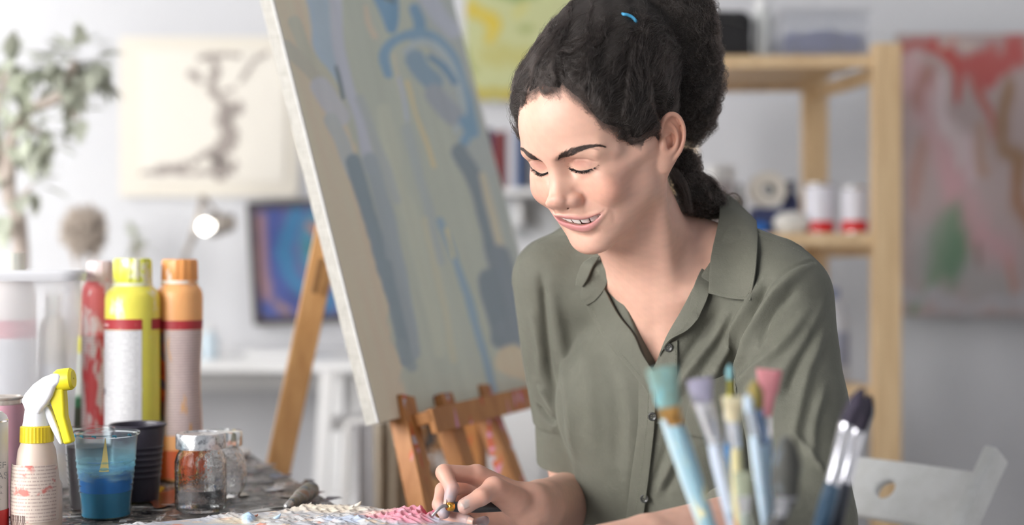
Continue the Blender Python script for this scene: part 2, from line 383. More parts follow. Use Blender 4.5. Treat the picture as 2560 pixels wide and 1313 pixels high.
# ---- big canvas on the easel
Lb = np.array((-.184, 1.95, .82)); Uc = nrm((.371, .928, 0)); Nc = np.array((.928, -.371, 0)); th = math.radians(15.8)
Vc = np.array((-.928*math.sin(th), .371*math.sin(th), math.cos(th))); Nf = nrm(np.cross(Uc, Vc)); Nf = Nf if Nf@Nc > 0 else -Nf
CW, CH, CT = .70, .95, .019
def world_px(P):
    P = np.asarray(P, float); return np.stack([1280+F_PX*P[:, 0]/P[:, 1], 656.5-F_PX*(P[:, 2]-CAM_Z)/P[:, 1]], 1)
def big_colour(uv):
    px = world_px(Lb+uv[:, :1]*CW*Uc+uv[:, 1:]*CH*Vc)/1000.
    c = srgb
    gg, tan, dk, bl_, lil = c(160, 164, 152), c(190, 172, 150), c(98, 112, 124), c(92, 132, 162), c(166, 168, 180)
    L = [
     ([(1.01, -.05), (1.03, .20), (1.09, .50), (1.17, .80), (1.20, .93)], .165, gg, 1, .12), ([(.86, -.05), (.93, .20), (.99, .45), (1.05, .72), (1.09, .98)], .095, gg, 1, .25), ([(1.02, -.05), (1.08, .25), (1.16, .55), (1.20, .80), (1.22, .95)], .085, gg, 1, .3), ([(1.08, -.05), (1.16, .25), (1.24, .55), (1.28, .75)], .05, c(150, 156, 154), 1, .4),
     ([(.79, -.05), (.80, .05), (.815, .12), (.845, .19)], .034, c(148, 164, 178), 1, .4), ([(.835, -.05), (.845, .08), (.862, .18), (.90, .30), (.93, .42)], .020, lil, .95, .5),
     ([(.735, .06), (.77, .13), (.815, .19), (.848, .245)], .020, c(168, 166, 150), 1, .35), ([(.715, .12), (.76, .155), (.80, .20), (.83, .235)], .020, c(164, 160, 146), 1, .35), ([(.80, .215), (.825, .255), (.85, .29)], .030, c(170, 170, 176), .95, .4), ([(.83, .30), (.86, .36), (.885, .43)], .022, c(160, 164, 164), .95, .4),
     ([(.842, .165), (.852, .205), (.860, .245)], .006, c(74, 94, 108), .95, .5),
     ([(.885, .40), (.915, .52), (.955, .64), (.985, .74)], .024, c(106, 122, 134), 1, .35), ([(.93, .40), (.965, .55), (1.0, .70), (1.03, .88)], .026, c(132, 142, 150), .95, .5), ([(.965, .66), (.99, .78), (1.015, .90)], .020, c(108, 124, 136), .95, .45), ([(1.0, .86), (1.03, .915)], .020, c(120, 134, 142), .8, .6),
     ([(.96, .28), (1.0, .45), (1.06, .68), (1.10, .88)], .026, c(172, 174, 158), .9, .7), ([(1.02, .32), (1.06, .48), (1.10, .65)], .020, c(146, 154, 156), .8, .7), ([(.90, .25), (.96, .40), (.99, .50)], .016, c(148, 154, 158), .7, .6),
     ([(.915, .02), (.925, .06), (.94, .09)], .012, c(186, 168, 148), .8, .7), ([(.935, -.02), (.96, .02), (.98, .065)], .016, bl_, 1, .3), ([(.98, -.02), (.985, .03), (.982, .07)], .015, c(84, 128, 160), 1, .3), ([(.95, -.01), (.985, .003)], .006, c(60, 74, 92), .9, .5),
     ([(1.06, -.02), (1.10, .04), (1.135, .08)], .032, c(162, 166, 180), .9, .6), ([(1.035, .02), (1.05, .06), (1.045, .09)], .018, c(88, 128, 158), 1, .4),
     ([(.975, .19), (.965, .14), (.985, .105), (1.03, .085), (1.08, .095), (1.12, .13), (1.15, .19), (1.172, .26), (1.188, .335)], .017, c(98, 134, 160), 1, .35), ([(1.02, .13), (1.05, .105), (1.09, .115), (1.125, .155), (1.152, .22), (1.160, .28), (1.14, .325)], .011, c(156, 166, 170), .95, .5),
     ([(1.045, .15), (1.06, .18), (1.085, .205)], .028, c(106, 132, 152), 1, .35), ([(1.08, .145), (1.11, .168), (1.14, .205)], .010, c(74, 116, 148), 1, .4), ([(1.09, .235), (1.115, .265), (1.135, .285)], .030, c(134, 140, 150), 1, .4), ([(1.16, .30), (1.175, .33), (1.165, .355)], .016, c(92, 132, 160), .95, .4),
     ([(.99, .14), (.998, .20), (1.01, .25)], .009, c(174, 168, 150), .85, .6), ([(1.02, .21), (1.04, .28), (1.07, .36), (1.088, .415)], .008, c(190, 174, 134), .9, .6), ([(1.00, .20), (1.02, .30)], .007, c(160, 166, 182), .8, .6),
     ([(1.15, .38), (1.19, .46), (1.22, .56), (1.25, .66)], .024, dk, 1, .35), ([(1.205, .44), (1.235, .55), (1.27, .66)], .013, c(176, 168, 148), .95, .4), ([(1.235, .45), (1.262, .55), (1.30, .70)], .014, c(150, 156, 150), .8, .5), ([(1.25, .64), (1.28, .74), (1.31, .82)], .032, c(102, 114, 126), 1, .3), ([(1.225, .70), (1.24, .78), (1.255, .84)], .034, dk, 1, .3), ([(1.26, .82), (1.31, .845)], .028, c(104, 116, 128), 1, .3),
     ([(1.10, .55), (1.145, .66), (1.18, .78), (1.215, .90), (1.235, .975)], .013, c(116, 142, 160), .95, .5), ([(1.06, .55), (1.10, .72), (1.135, .90)], .014, c(176, 172, 150), .75, .7), ([(1.115, .57), (1.135, .64)], .006, c(200, 180, 136), .9, .6), ([(1.16, .80), (1.19, .93)], .018, c(158, 162, 152), .8, .7),
     ([(1.275, .90), (1.32, .92), (1.36, .93)], .045, c(186, 170, 144), 1, .35), ([(.95, .98), (.99, 1.0)], .03, tan, .9, .6),
    ]
    P3 = np.c_[px*1.0, np.zeros(len(px))]
    out = strokes(px, tan, L, 5, .006)
    sk = px[:, 0]-.255*px[:, 1]
    out *= (1+.05*vnoise(np.c_[sk*60, px[:, 1]*2, 0*sk], 1.5, 70)+.03*vnoise(np.c_[sk*160, px[:, 1]*4, 0*sk], 1.5, 71))[:, None]
    g = np.clip((px[:, 1]-.86)*8, 0, 1)[:, None]*np.clip((px[:, 0]-1.235)*30, 0, 1)[:, None]
    return np.minimum((out*.8+np.array(gg)*.2)*2.0, .92)
cv = empty('stretched_canvas', tuple(Lb)); tag(cv, 'large blue and beige abstract canvas standing on the wooden easel', 'painting')
canvas_panel('painted_front', Lb+Nf*.0005, Uc*CW, Vc*CH, (200, 300), big_colour, cv)
_c8 = [Lb, Lb+Uc*CW, Lb+Uc*CW+Vc*CH, Lb+Vc*CH]; _c8 += [p-Nf*CT for p in _c8]
obj('linen_edge', _c8, [(4, 7, 6, 5), (0, 4, 5, 1), (1, 5, 6, 2), (2, 6, 7, 3), (3, 7, 4, 0)], linen, cv)
obj('priming_edge', [Lb+Nf*.0008-Uc*.0006, Lb+Nf*.0008+Uc*.0035, Lb+Vc*CH+Nf*.0008+Uc*.0035, Lb+Vc*CH+Nf*.0008-Uc*.0006, Lb-Nf*.0015-Uc*.0006, Lb+Vc*CH-Nf*.0015-Uc*.0006], [(0, 1, 2, 3), (0, 3, 5, 4)], new_mat('white_gesso', (.66, .66, .65), .7), cv)
# ---- easel
M0 = Lb+Uc*CW*.62
ez = empty('wooden_easel', (float(M0[0]), float(M0[1]), 0)); tag(ez, 'paint-splashed wooden studio easel holding the large abstract canvas', 'easel')
spl = new_mat('paint_splashed_beech', (.5, .3, .15), .5); _x = NT(spl); _v = _x.obj((1, 1, 1))
_w = _x.ramp(_x.noise(_x.obj((14, 14, 1.2)), 3, 5, .6, .6), [(.32, srgb(168, 108, 54)), (.68, srgb(198, 138, 80))])
_p = _x.noise(_x.obj((16, 16, 3), loc=(.3, 1.1, 0)), 1.9, 2); _m = _x.ramp(_p, [(.585, (0, 0, 0)), (.62, (1, 1, 1))])
_pc = _x.ramp(_x.noise(_x.obj((5, 5, 9)), 2.2, 1), [(.36, srgb(196, 74, 40)), (.44, srgb(220, 150, 190)), (.52, srgb(206, 84, 44)), (.60, srgb(205, 200, 215)), (.68, srgb(70, 80, 130))], 'CONSTANT')
_x.col(_x.mix(_x.math('MULTIPLY', _m, .85), _w, _pc))
def on_front(s, h, off=0): return Lb+Uc*s+Vc*h+Nf*off
# shelf under the canvas with a lip, braced on three legs
for nm, o_, w_, h_, z_ in (('tray', .012, .055, .018, -.009), ('tray_lip', .036, .010, .036, -.016)):
    c = on_front(.40, z_, o_); box(nm, c, (.62, w_, h_), spl, ez, np.stack([Uc, Nf, Vc], 1))
def front_leg(a_px, b_px, d0, d1, w, nm='leg'):
    a = at(*a_px, d0); b = at(*b_px, d1); dv = nrm(b-a); k = (b[2]-.0)/-dv[2]; b2 = b+dv*k
    return beam(nm, a-dv*.04, b2, w, .028, spl, ez, side=Uc)
front_leg((1014, 1062), (1062, 1290), 2.03, 1.99, .040)
front_leg((1118, 1052), (1176, 1230), 2.14, 2.12, .040, 'mast_leg')
front_leg((1215, 1026), (1288, 1222), 2.30, 2.27, .040)
front_leg((1180, 1030), (1196, 1200), 2.42, 2.44, .030, 'brace')
A = Lb+Uc*.33+Vc*.78-Nf*.05; beam('mast', A, Lb+Uc*.33-Nf*.035-Vc*.02, .045, .028, oak, ez, side=Uc)
Bf = at(704, 1130, 2.44); dv = nrm(Bf-at(800, 672, 2.40)); k = Bf[2]/-dv[2]
beam('rear_leg', at(800, 672, 2.40)-dv*.27, Bf+dv*k, .042, .024, oak, ez, side=(1, .2, 0))
box('slot', at(797, 690, 2.385)+np.array((.0, -.012, 0)), (.008, .012, .06), new_mat('dark_slot', srgb(120, 84, 44), .7), ez, R=np.stack([nrm(np.cross(np.array((0, 1., 0)), -dv)), (0, 1, 0), -dv], 1))
# ---- desk by the back wall
dk = empty('white_desk', (-.9, 4.0, 0)); tag(dk, 'long white desk against the back wall under the ink drawing', 'desk')
box('desk_top', (-1.08, 4.02, .768), (1.56, .64, .026), whitep, dk)
for x in (-1.78, -.47):
    for y in (3.78, 4.26): box('leg', (x, y, .378), (.045, .045, .754), whitep, dk)
box('apron', (-1.125, 4.26, .70), (1.30, .02, .08), whitep, dk)
tr = empty('white_chair', (-.5, 3.25, 0)); tag(tr, 'plain white chair partly hidden behind the easel, by the desk', 'chair')
beam('upright', at(818, 925, 3.2), np.array((-.46, 3.2, 0)), .030, .024, whitep, tr); beam('upright', at(905, 950, 3.35), np.array((-.33, 3.35, 0)), .030, .024, whitep, tr)
box('back_slat', (at(818, 1055, 3.2)+at(905, 1052, 3.35))/2, (.17, .016, .035), whitep, tr, R=np.stack([nrm((.075, .15, 0)), nrm((-.15, .075, 0)), (0, 0, 1)], 1))
box('seat', (-.42, 3.45, .44), (.34, .36, .02), whitep, tr); beam('rear_leg', (-.55, 3.6, .43), (-.58, 3.65, 0), .03, .024, whitep, tr); beam('rear_leg', (-.28, 3.6, .43), (-.28, 3.65, 0), .03, .024, whitep, tr)
def draped(name, label, cat, tl, tr_, h, mat, waves, amp, group=None):
    tl, tr_ = np.array(tl), np.array(tr_); U = tr_-tl; n = nrm(np.cross(U, (0, 0, 1))); vs, fs = [], []; nu, nv = 48, 24
    for i in range(nu):
        for j in range(nv):
            u = i/(nu-1); v = j/(nv-1); f = amp*(.35+.65*v)*math.sin(u*waves*6.28+1.2*math.sin(v*2+u*3))+.4*amp*math.sin(u*waves*15+v*2)
            vs.append(tl+U*u*(1+.12*v)+n*f+np.array((0, 0, -h*v-.02*math.sin(u*9)*v)))
    for i in range(nu-1):
        for j in range(nv-1): fs.append((i*nv+j, (i+1)*nv+j, (i+1)*nv+j+1, i*nv+j+1))
    o = obj(name, vs, fs, mat, smooth=True); s = o.modifiers.new('t', 'SOLIDIFY'); s.thickness = .003; tag(o, label, cat, group); return o
draped('white_cloth', 'white cotton cloth hanging below the left corner of the big canvas', 'cloth', at(884, 1052, 2.95), at(960, 1040, 3.0), .80, new_mat('white_cotton', (.76, .76, .80), .9), 2.2, .016)
draped('linen_cloth', 'beige linen cloth hanging behind the easel legs', 'cloth', at(938, 1056, 2.85), at(1075, 1030, 2.9), .80, new_mat('beige_linen', srgb(176, 164, 146), .9), 3.2, .02)
# frame the cloths hang from
rk = empty('drying_rack', (-.22, 3.0, 0)); tag(rk, 'thin white rail holding the hanging cloths behind the easel', 'rack')
beam('rail', at(868, 1055, 2.93), at(1090, 1036, 2.93), .012, .012, whitep, rk, side=(0, 0, 1)); beam('leg', at(868, 1055, 2.93), (-.36, 2.93, 0), .014, .014, whitep, rk); beam('leg', at(1090, 1036, 2.93), (-.14, 2.93, 0), .014, .014, whitep, rk)
cb = empty('white_cabinet', (.02, 3.4, 0)); tag(cb, 'low white cabinet behind the right end of the easel', 'cabinet')
box('body', (.09, 3.55, .40), (.46, .40, .80), whitep, cb); box('door', (-.03, 3.342, .41), (.20, .016, .72), whitep, cb, bevel=.003); box('door', (.20, 3.342, .41), (.20, .016, .72), whitep, cb, bevel=.003)
rl = empty('canvas_roll', (-.1, 2.75, 0)); tag(rl, 'bundle of dark painted rags on a stool between the easel legs', 'rags')
box('stool_top', (-.115, 2.78, .60), (.16, .16, .02), oak, rl); beam('leg', (-.17, 2.72, .59), (-.18, 2.71, 0), .02, .02, oak, rl); beam('leg', (-.06, 2.72, .59), (-.05, 2.71, 0), .02, .02, oak, rl); beam('leg', (-.115, 2.84, .59), (-.115, 2.86, 0), .02, .02, oak, rl)
_rg = new_mat('stained_rag', (.3, .25, .2), .9); _x = NT(_rg); _x.col(_x.ramp(_x.noise(_x.obj(), 22, 3), [(.3, srgb(70, 64, 62)), (.45, srgb(150, 110, 70)), (.55, srgb(190, 186, 184)), (.7, srgb(110, 100, 80))], 'CONSTANT'))
_P, _Q = extract(lambda P: ell(P, (0, 0, 0), (7, 6, 9))+1.2*noise_np(P, .5, 3)+.5*noise_np(P, 1.3, 4), (-11, -11, -13), (11, 11, 13), .5, 1)
_o = mesh_np('rag', _P/100+np.array((-.115, 2.78, .70)), _Q, _rg); adopt(_o, rl)
# ---- framed painting on the desk
fp = empty('framed_painting', tuple(at(740, 812, 4.33))); tag(fp, 'dark framed blue and orange abstract painting hung slightly askew above the desk', 'painting')
def swirl(uv):
    c = srgb; L = [([(.10, .9), (.08, .5), (.10, .2)], .10, c(170, 130, 130), .9, .8), ([(.25, .95), (.22, .55), (.35, .15), (.7, .0)], .13, c(60, 80, 150), .9, .8),
     ([(.5, .95), (.36, .6), (.45, .3), (.8, .12)], .14, c(50, 120, 165), .95, .7), ([(.75, .95), (.6, .7), (.65, .45), (.9, .35)], .12, c(60, 140, 165), .9, .7),
     ([(.66, .82), (.74, .74)], .07, c(190, 110, 70), .85, .8), ([(.72, .56), (.82, .5), (.84, .42)], .09, c(186, 98, 60), .9, .8), ([(.62, .62), (.68, .58)], .07, c(50, 120, 110), .8, .8),
     ([(.2, .12), (.35, .06)], .06, c(170, 130, 90), .7, .9), ([(.05, .1), (.2, .05)], .08, c(60, 90, 170), .8, .9), ([(.4, .2), (.55, .1)], .1, c(50, 50, 110), .7, .9)]
    return strokes(uv, c(90, 90, 140), L, 21, .03)
_tl, _tr, _bl = at(620, 508, 4.33), at(862, 496, 4.33), at(638, 812, 4.33); _U = _tr-_tl; _Vv = _tl-_bl; _n = nrm(np.cross(_U, _Vv)); _n = _n if _n[1] < 0 else -_n
dark_frame = new_mat('dark_walnut_frame', srgb(62, 50, 46), .45)
canvas_panel('picture', _bl+_U*.05+_Vv*.05+_n*.004, _U*.9, _Vv*.9, (70, 80), swirl, fp)
obj('backing', [_bl, _bl+_U, _bl+_U+_Vv, _bl+_Vv]+[p-_n*.012 for p in (_bl, _bl+_U, _bl+_U+_Vv, _bl+_Vv)], [(0, 1, 2, 3), (7, 6, 5, 4), (0, 4, 5, 1), (1, 5, 6, 2), (2, 6, 7, 3), (3, 7, 4, 0)], dark_frame, fp)
_u, _w = nrm(_U), nrm(_Vv); _R = np.stack([_u, _n, _w], 1); lu, lv = np.linalg.norm(_U), np.linalg.norm(_Vv)
for a, b in ((_bl+_U*.025+_Vv*.5, (.018, .026, lv)), (_bl+_U*.975+_Vv*.5, (.018, .026, lv)), (_bl+_U*.5+_Vv*.02, (lu, .026, .018)), (_bl+_U*.5+_Vv*.98, (lu, .026, .018))): box('frame_rail', a+_n*.004, b, dark_frame, fp, R=_R)
# ---- things on the desk
pp = box('paper_stack', at(700, 884, 3.95)+np.array((0, 0, .0)), (.15, .20, .018), whitep); pp.location.z += .781+.009-at(700, 884, 3.95)[2]; tag(pp, 'stack of white paper lying on the white desk below the framed painting', 'paper')
sb = empty('small_bottle', (0, 0, 0)); tag(sb, 'small pale blue plastic bottle on the desk just right of the orange paint bottle', 'bottle')
_b = at(524, 900, 3.85); _b[2] = .781
lathe('body', [(.001, 0), (.021, 0), (.022, .004), (.022, .055), (.012, .07), (.009, .075)], new_mat('pale_blue_plastic', srgb(206, 222, 232), .4), sb, _b); lathe('cap', [(.010, .074), (.010, .09), (.0, .092)], whitep, sb, _b, cap0=False)
# lamp
lm = empty('desk_lamp', tuple(at(470, 880, 4.0))); tag(lm, 'small metal desk lamp with lit bulb in front of the wall', 'lamp')
steel = new_mat('grey_lamp_metal', srgb(150, 142, 134), .35, .6)
_b = at(472, 880, 4.0); _b[2] = .781
lathe('base', [(.001, 0), (.055, 0), (.055, .012), (.012, .02), (.001, .02)], steel, lm, _b)
tube('arm', [_b+np.array((0, 0, .015)), at(462, 665, 4.0), at(480, 600, 4.0)], .008, steel, lm, n=16); tube('arm', [at(480, 600, 4.0), at(497, 545, 4.0), at(508, 488, 4.0)], .010, steel, lm, n=12)
_R = np.stack([nrm((0, 0, 1)), nrm((.3, .95, 0)), nrm((-.95, .3, -.1))], 1)
lathe('lamp_shade', [(.010, -.035), (.024, -.03), (.030, -.005), (.036, .03), (.035, .03), (.028, -.005), (.020, -.026)], steel, lm, at(556, 560, 3.98), 28, False, R=_R)
tube('shade_holder', [at(508, 492, 4.0), at(530, 520, 4.0), at(556, 545, 3.99)], .006, steel, lm, n=10)
bulb = new_mat('lit_bulb', (1, .97, .9), .3, Emission_Strength=9.0, Emission_Color=(1, .96, .88, 1)); lathe('bulb', [(.001, -.02), (.014, -.02), (.020, .0), (.021, .012), (.016, .026), (.006, .033), (.001, .034)], bulb, lm, at(524, 565, 3.97), 20, R=_R)
# ---- ink drawing on the wall
pm = new_mat('cream_paper', srgb(226, 220, 208), .9); pm2 = new_mat('cream_paper_inner', srgb(232, 227, 217), .9)
ink = empty('ink_drawing', tuple(at(500, 290, 4.33))); tag(ink, 'large cream sheet with a grey brushed ink tree pinned on the back wall', 'poster')
_a, _b2 = at(300, 92, 4.338), at(745, 492, 4.338); box('sheet', (_a+_b2)/2, (_b2[0]-_a[0], .004, _a[2]-_b2[2]), pm, ink, bevel=0)
_a, _b2 = at(352, 128, 4.334), at(712, 455, 4.334); box('drawing_sheet', (_a+_b2)/2+np.array((0, -.002, 0)), (_b2[0]-_a[0], .004, _a[2]-_b2[2]), pm2, ink, bevel=0)
inkm = new_mat('grey_ink', srgb(162, 153, 147), .9)
def ink_strokes():
    vs, fs = [], []; rs = random.Random(4)
    def disc(px, py, rx, ry, a):
        o = len(vs); c = at(px, py, 4.328); s = 4.328/F_PX
        for g in range(10):
            t = g*.628; k = rs.uniform(.75, 1.2); x = rx*k*math.cos(t); y = ry*k*math.sin(t); vs.append(c+np.array(((x*math.cos(a)-y*math.sin(a))*s, -.0005*(o % 7)/70, (x*math.sin(a)+y*math.cos(a))*s)))
        fs.append(tuple(range(o, o+10)))
    def run(pts, w0, w1, n, jit):
        L = crom(np.array(pts), n)
        for i, p in enumerate(L):
            w = w0+(w1-w0)*i/n; disc(p[0]+rs.uniform(-jit, jit), p[1]+rs.uniform(-jit, jit), w*rs.uniform(.6, 1.3), w*rs.uniform(.5, 1), rs.uniform(0, 3))
    run([(548, 432), (545, 400), (560, 365), (575, 335), (560, 300), (570, 272)], 22, 15, 34, 6)
    run([(572, 275), (548, 245), (528, 215), (540, 180), (535, 150)], 14, 8, 26, 5); run([(575, 285), (600, 262), (596, 280)], 12, 8, 12, 5)
    run([(500, 145), (540, 138), (600, 140)], 8, 6, 26, 4); run([(480, 182), (492, 196)], 12, 10, 8, 4); run([(600, 205), (618, 175), (645, 145), (668, 138)], 7, 6, 22, 4)
    run([(355, 432), (420, 430), (480, 432), (585, 428)], 6, 7, 60, 4); run([(400, 425), (450, 418), (500, 395), (535, 375)], 9, 7, 40, 6); run([(530, 425), (575, 420), (592, 405)], 8, 5, 16, 4)
    run([(560, 230), (585, 225)], 6, 5, 8, 4)
    return vs, fs
_v2, _f2 = ink_strokes(); _o = obj('ink_tree', _v2, _f2, inkm, ink); _o['kind'] = 'stuff'
# ---- plants at the left
leafm = new_mat('hazed_grey_green_leaf', srgb(186, 190, 174), .6); leafl = new_mat('hazed_pale_green_leaf', srgb(214, 220, 200), .6); barkm = new_mat('pale_bark', srgb(206, 192, 182), .85); potm = new_mat('clay_pot', srgb(186, 168, 154), .8)  # leaf colours much lightened, the haze is put into the albedo
def leaf_mesh():
    vs = [(0, 0, 0)]; fs = []; n = 6
    for i in range(n+1):
        t = i/n; w = .24*math.sin(math.pi*t**.8)+.001; z = -.25*t*t; vs += [(-w, t, z+.06*w/.24), (0, t, z), (w, t, z+.06*w/.24)]
    for i in range(n): a = 1+i*3; fs += [(a, a+1, a+4, a+3), (a+1, a+2, a+5, a+4)]
    return vs[1:], [tuple(k-1 for k in f) for f in fs]
def plant(name, label, base, pot, stems, clusters, mats, seed, scale):
    rs = np.random.RandomState(seed); r = empty(name, tuple(base)); tag(r, label, 'plant')
    lathe('pot', [(.001, 0), (pot*.72, 0), (pot, pot*1.7), (pot*1.06, pot*1.75), (pot*.92, pot*1.75), (pot*.9, pot*1.6), (.001, pot*1.6)], potm, r, base, 28)
    for s, w in stems: tube('stem', s, [w, w*.5], barkm, r, 7, 20)
    protos = []
    for m in mats:
        v, f = leaf_mesh(); o = obj('leaf', v, f, m, r, True); protos.append(o.data); bpy.data.objects.remove(o)
    for c, rad, n, mi in clusters:
        c = np.array(c)
        for i in range(n):
            q = rs.normal(size=3); q /= np.linalg.norm(q); p = c+q*rad*rs.uniform(.3, 1)*np.array((1, .7, 1)); o = bpy.data.objects.new('leaf', protos[mi]); COL.objects.link(o); o.parent = r; o.matrix_parent_inverse = Matrix.Translation(-r.location)
            dv = Vector(q+np.array((0, -.3, -.35))+rs.normal(size=3)*.3).normalized(); s = scale*rs.uniform(.7, 1.2)
            o.rotation_euler = dv.to_track_quat('Y', 'Z').to_euler(); o.location = tuple(p); o.scale = (s, s, s)
pb = at(20, 900, 3.1); pb[2] = .0
D = 3.1
plant('ficus_tree', 'tall potted tree with haze-lightened leaves at the far left before the wall', (pb[0]+.02, 3.1, .0), .16,
      [([(pb[0], 3.1, .26), at(52, 650, D), at(20, 480, D), at(45, 300, D), at(150, 240, D), at(190, 150, D)], .020), ([at(22, 470, D), at(-20, 330, D), at(20, 170, D)], .014), ([at(25, 520, D), at(80, 465, D)], .008), ([at(60, 310, D), at(110, 340, D)], .008), ([at(150, 240, D), at(195, 300, D)], .007)],
      [(at(190, 160, D), .075, 34, 0), (at(160, 200, D), .06, 20, 0), (at(215, 150, D), .06, 14, 0), (at(195, 290, D), .04, 9, 0), (at(30, 150, D), .06, 16, 1), (at(20, 200, D), .05, 12, 0), (at(50, 290, D), .075, 26, 1), (at(80, 330, D), .06, 16, 1), (at(105, 360, D), .05, 9, 0), (at(60, 465, D), .04, 10, 0), (at(15, 350, D), .06, 16, 1), (at(5, 520, D), .05, 9, 1)],
      [leafm, leafl], 5, .062)
dried = new_mat('dried_flower_heads', srgb(186, 174, 162), .95)
df = empty('dried_flowers', tuple(at(210, 880, 3.9))); tag(df, 'round bundle of brown dried flowers in a vase on the desk', 'flowers')
_b = at(212, 880, 3.9); _b[2] = .781
lathe('vase', [(.001, 0), (.045, 0), (.06, .05), (.05, .13), (.03, .17), (.034, .18)], potm, df, _b, 28)
rs = np.random.RandomState(8); vs, fs = [], []
for i in range(420):
    q = rs.normal(size=3); q /= np.linalg.norm(q); c = at(212, 578, 3.9)+q*rs.uniform(.2, 1)**.5*np.array((.068, .06, .072)); s = rs.uniform(.006, .013); o = len(vs)
    for k in ((1, 0, 0), (0, 1, 0), (-1, 0, 0), (0, -1, 0), (0, 0, 1), (0, 0, -1)): vs.append(c+s*np.array(k)*rs.uniform(.7, 1.3))
    fs += [(o+a, o+b, o+4) for a, b in ((0, 1), (1, 2), (2, 3), (3, 0))]+[(o+b, o+a, o+5) for a, b in ((0, 1), (1, 2), (2, 3), (3, 0))]
_o = obj('flower_heads', vs, fs, dried, df); _o['kind'] = 'stuff'
for i in range(7): tube('stem', [_b+np.array((rs.uniform(-.02, .02), 0, .16)), at(212+rs.uniform(-40, 40), 620, 3.9)], .003, barkm, df, 6, 6)
_b = at(340, 880, 3.95); _b[2] = .781
plant('small_plant', 'small sparse green plant in a pot on the desk left of the lamp', tuple(_b), .045, [([_b+np.array((0, 0, .07)), at(336, 640, 3.95), at(330, 570, 3.95)], .004), ([_b+np.array((0, 0, .07)), at(350, 650, 3.95), at(360, 615, 3.95)], .004)],
      [(at(335, 600, 3.95), .03, 12, 0), (at(352, 630, 3.95), .03, 12, 0), (at(325, 560, 3.95), .015, 5, 1)], [leafm, leafl], 11, .035)
# ---- middle wall: landscape, shelf with books, flower canvas
def wall_canvas(name, label, x0, y0, x1, y1, d, fn, n=(60, 60), thick=.02, side=None):
    a, b = at(x0, y1, d), at(x1, y0, d); r = empty(name, tuple(a)); tag(r, label, 'painting')
    U = np.array((b[0]-a[0], 0, 0)); Vv = np.array((0, 0, b[2]-a[2]))
    canvas_panel('painted_front', a+np.array((0, -.0006, 0)), U, Vv, n, fn, r)
    box('stretcher', (a+b)/2+np.array((0, thick/2, 0)), (U[0], thick, Vv[2]), side or linen, r, bevel=0)
    return r
def landscape(uv):
    c = srgb; return strokes(uv, c(186, 190, 140), [([(.0, .98), (.3, .93), (.9, .97)], .06, c(170, 180, 130), .8, .8), ([(.1, .80), (.3, .82)], .035, c(214, 190, 60), .9, .8), ([(.25, .76), (.5, .72), (.75, .78)], .06, c(120, 142, 84), .85, .8),
      ([(.05, .62), (.25, .52), (.2, .44)], .09, c(204, 178, 40), .9, .8), ([(.45, .6), (.55, .66)], .06, c(198, 190, 110), .7, .9), ([(.5, .5), (.6, .52)], .05, c(140, 150, 84), .7, .9), ([(.2, .3), (.5, .28), (.8, .25)], .14, c(182, 176, 104), .8, .9), ([(.0, .05), (.5, .03), (1, .05)], .06, c(178, 160, 52), .9, .8), ([(.8, .9), (.95, .8)], .1, c(200, 208, 200), .8, .9), ([(.0, .35), (.08, .2)], .04, c(120, 128, 60), .6, .9)], 31, .04)
wall_canvas('landscape_canvas', 'yellow and green landscape canvas on the wall right of the big canvas', 1163, -110, 1440, 252, 4.30, landscape, (60, 80), side=new_mat('white_canvas_side', (.8, .8, .78), .8))
sh = empty('wall_shelf', tuple(at(1300, 480, 4.2))); tag(sh, 'white wall shelf carrying books, behind the woman', 'shelf')
_a, _b2 = at(1195, 472, 4.05), at(1560, 484, 4.05); box('board', ((_a+_b2)/2)+np.array((0, .14, 0)), (_b2[0]-_a[0], .27, .018), whitep, sh)
for x in (.02, .26): box('bracket', (x, 4.26, _b2[2]-.05), (.02, .14, .08), whitep, sh)
zt = (_a+_b2)[2]/2+.009
def book(px0, px1, top, col, label):
    d = 4.10; x0, x1 = (px0-1280)/F_PX*d, (px1-1280)/F_PX*d; h = at(px0, top, d)[2]-zt; r = empty('book', ((x0+x1)/2, d, zt)); tag(r, label, 'book', 'books on the white wall shelf'); w = x1-x0; xc = (x0+x1)/2; dp = .11
    m = new_mat('book_cover', col, .6); pg = new_mat('book_pages', srgb(226, 220, 208), .9)
    for s in (-1, 1): box('cover', (xc+s*(w/2-.0012), d+dp/2, zt+h/2), (.0024, dp, h), m, r, bevel=.0004)
    box('spine', (xc, d+.0015, zt+h/2), (w, .003, h), m, r, bevel=.001); box('pages', (xc, d+dp/2, zt+h/2-.001), (w-.005, dp-.006, h-.006), pg, r, bevel=0)
for a in ((1210, 1234, 322, srgb(48, 42, 74), 'dark purple book, leftmost on the white wall shelf'), (1235, 1252, 330, srgb(130, 44, 46), 'dark red book beside the dark purple book'), (1253, 1268, 326, srgb(92, 34, 38), 'maroon book in the middle of the shelf row'), (1269, 1287, 318, srgb(206, 204, 210), 'white book on the wall shelf'), (1288, 1304, 324, srgb(70, 96, 140), 'blue book right of the white book'), (1305, 1326, 330, srgb(52, 56, 74), 'navy book at the right of the visible row')): book(*a)
def flower(uv):
    c = srgb; return strokes(uv, c(198, 200, 202), [([(.75, .9), (.8, .6)], .18, c(150, 152, 118), .85, .9), ([(.2, .75), (.3, .6)], .09, c(120, 124, 126), .7, .9), ([(.15, .4), (.4, .5), (.5, .3)], .12, c(222, 222, 226), .9, .9), ([(.35, .85), (.45, .75)], .06, c(140, 142, 140), .8, .9), ([(.05, .2), (.3, .12)], .1, c(170, 172, 178), .8, .9), ([(.6, .45), (.7, .3)], .1, c(176, 178, 172), .8, .9), ([(.9, .25), (.95, .1)], .12, c(120, 126, 84), .8, .9)], 41, .05)
wall_canvas('flower_canvas', 'pale grey and white floral canvas hung below the book shelf', 1252, 500, 1470, 740, 4.30, flower, (50, 50))
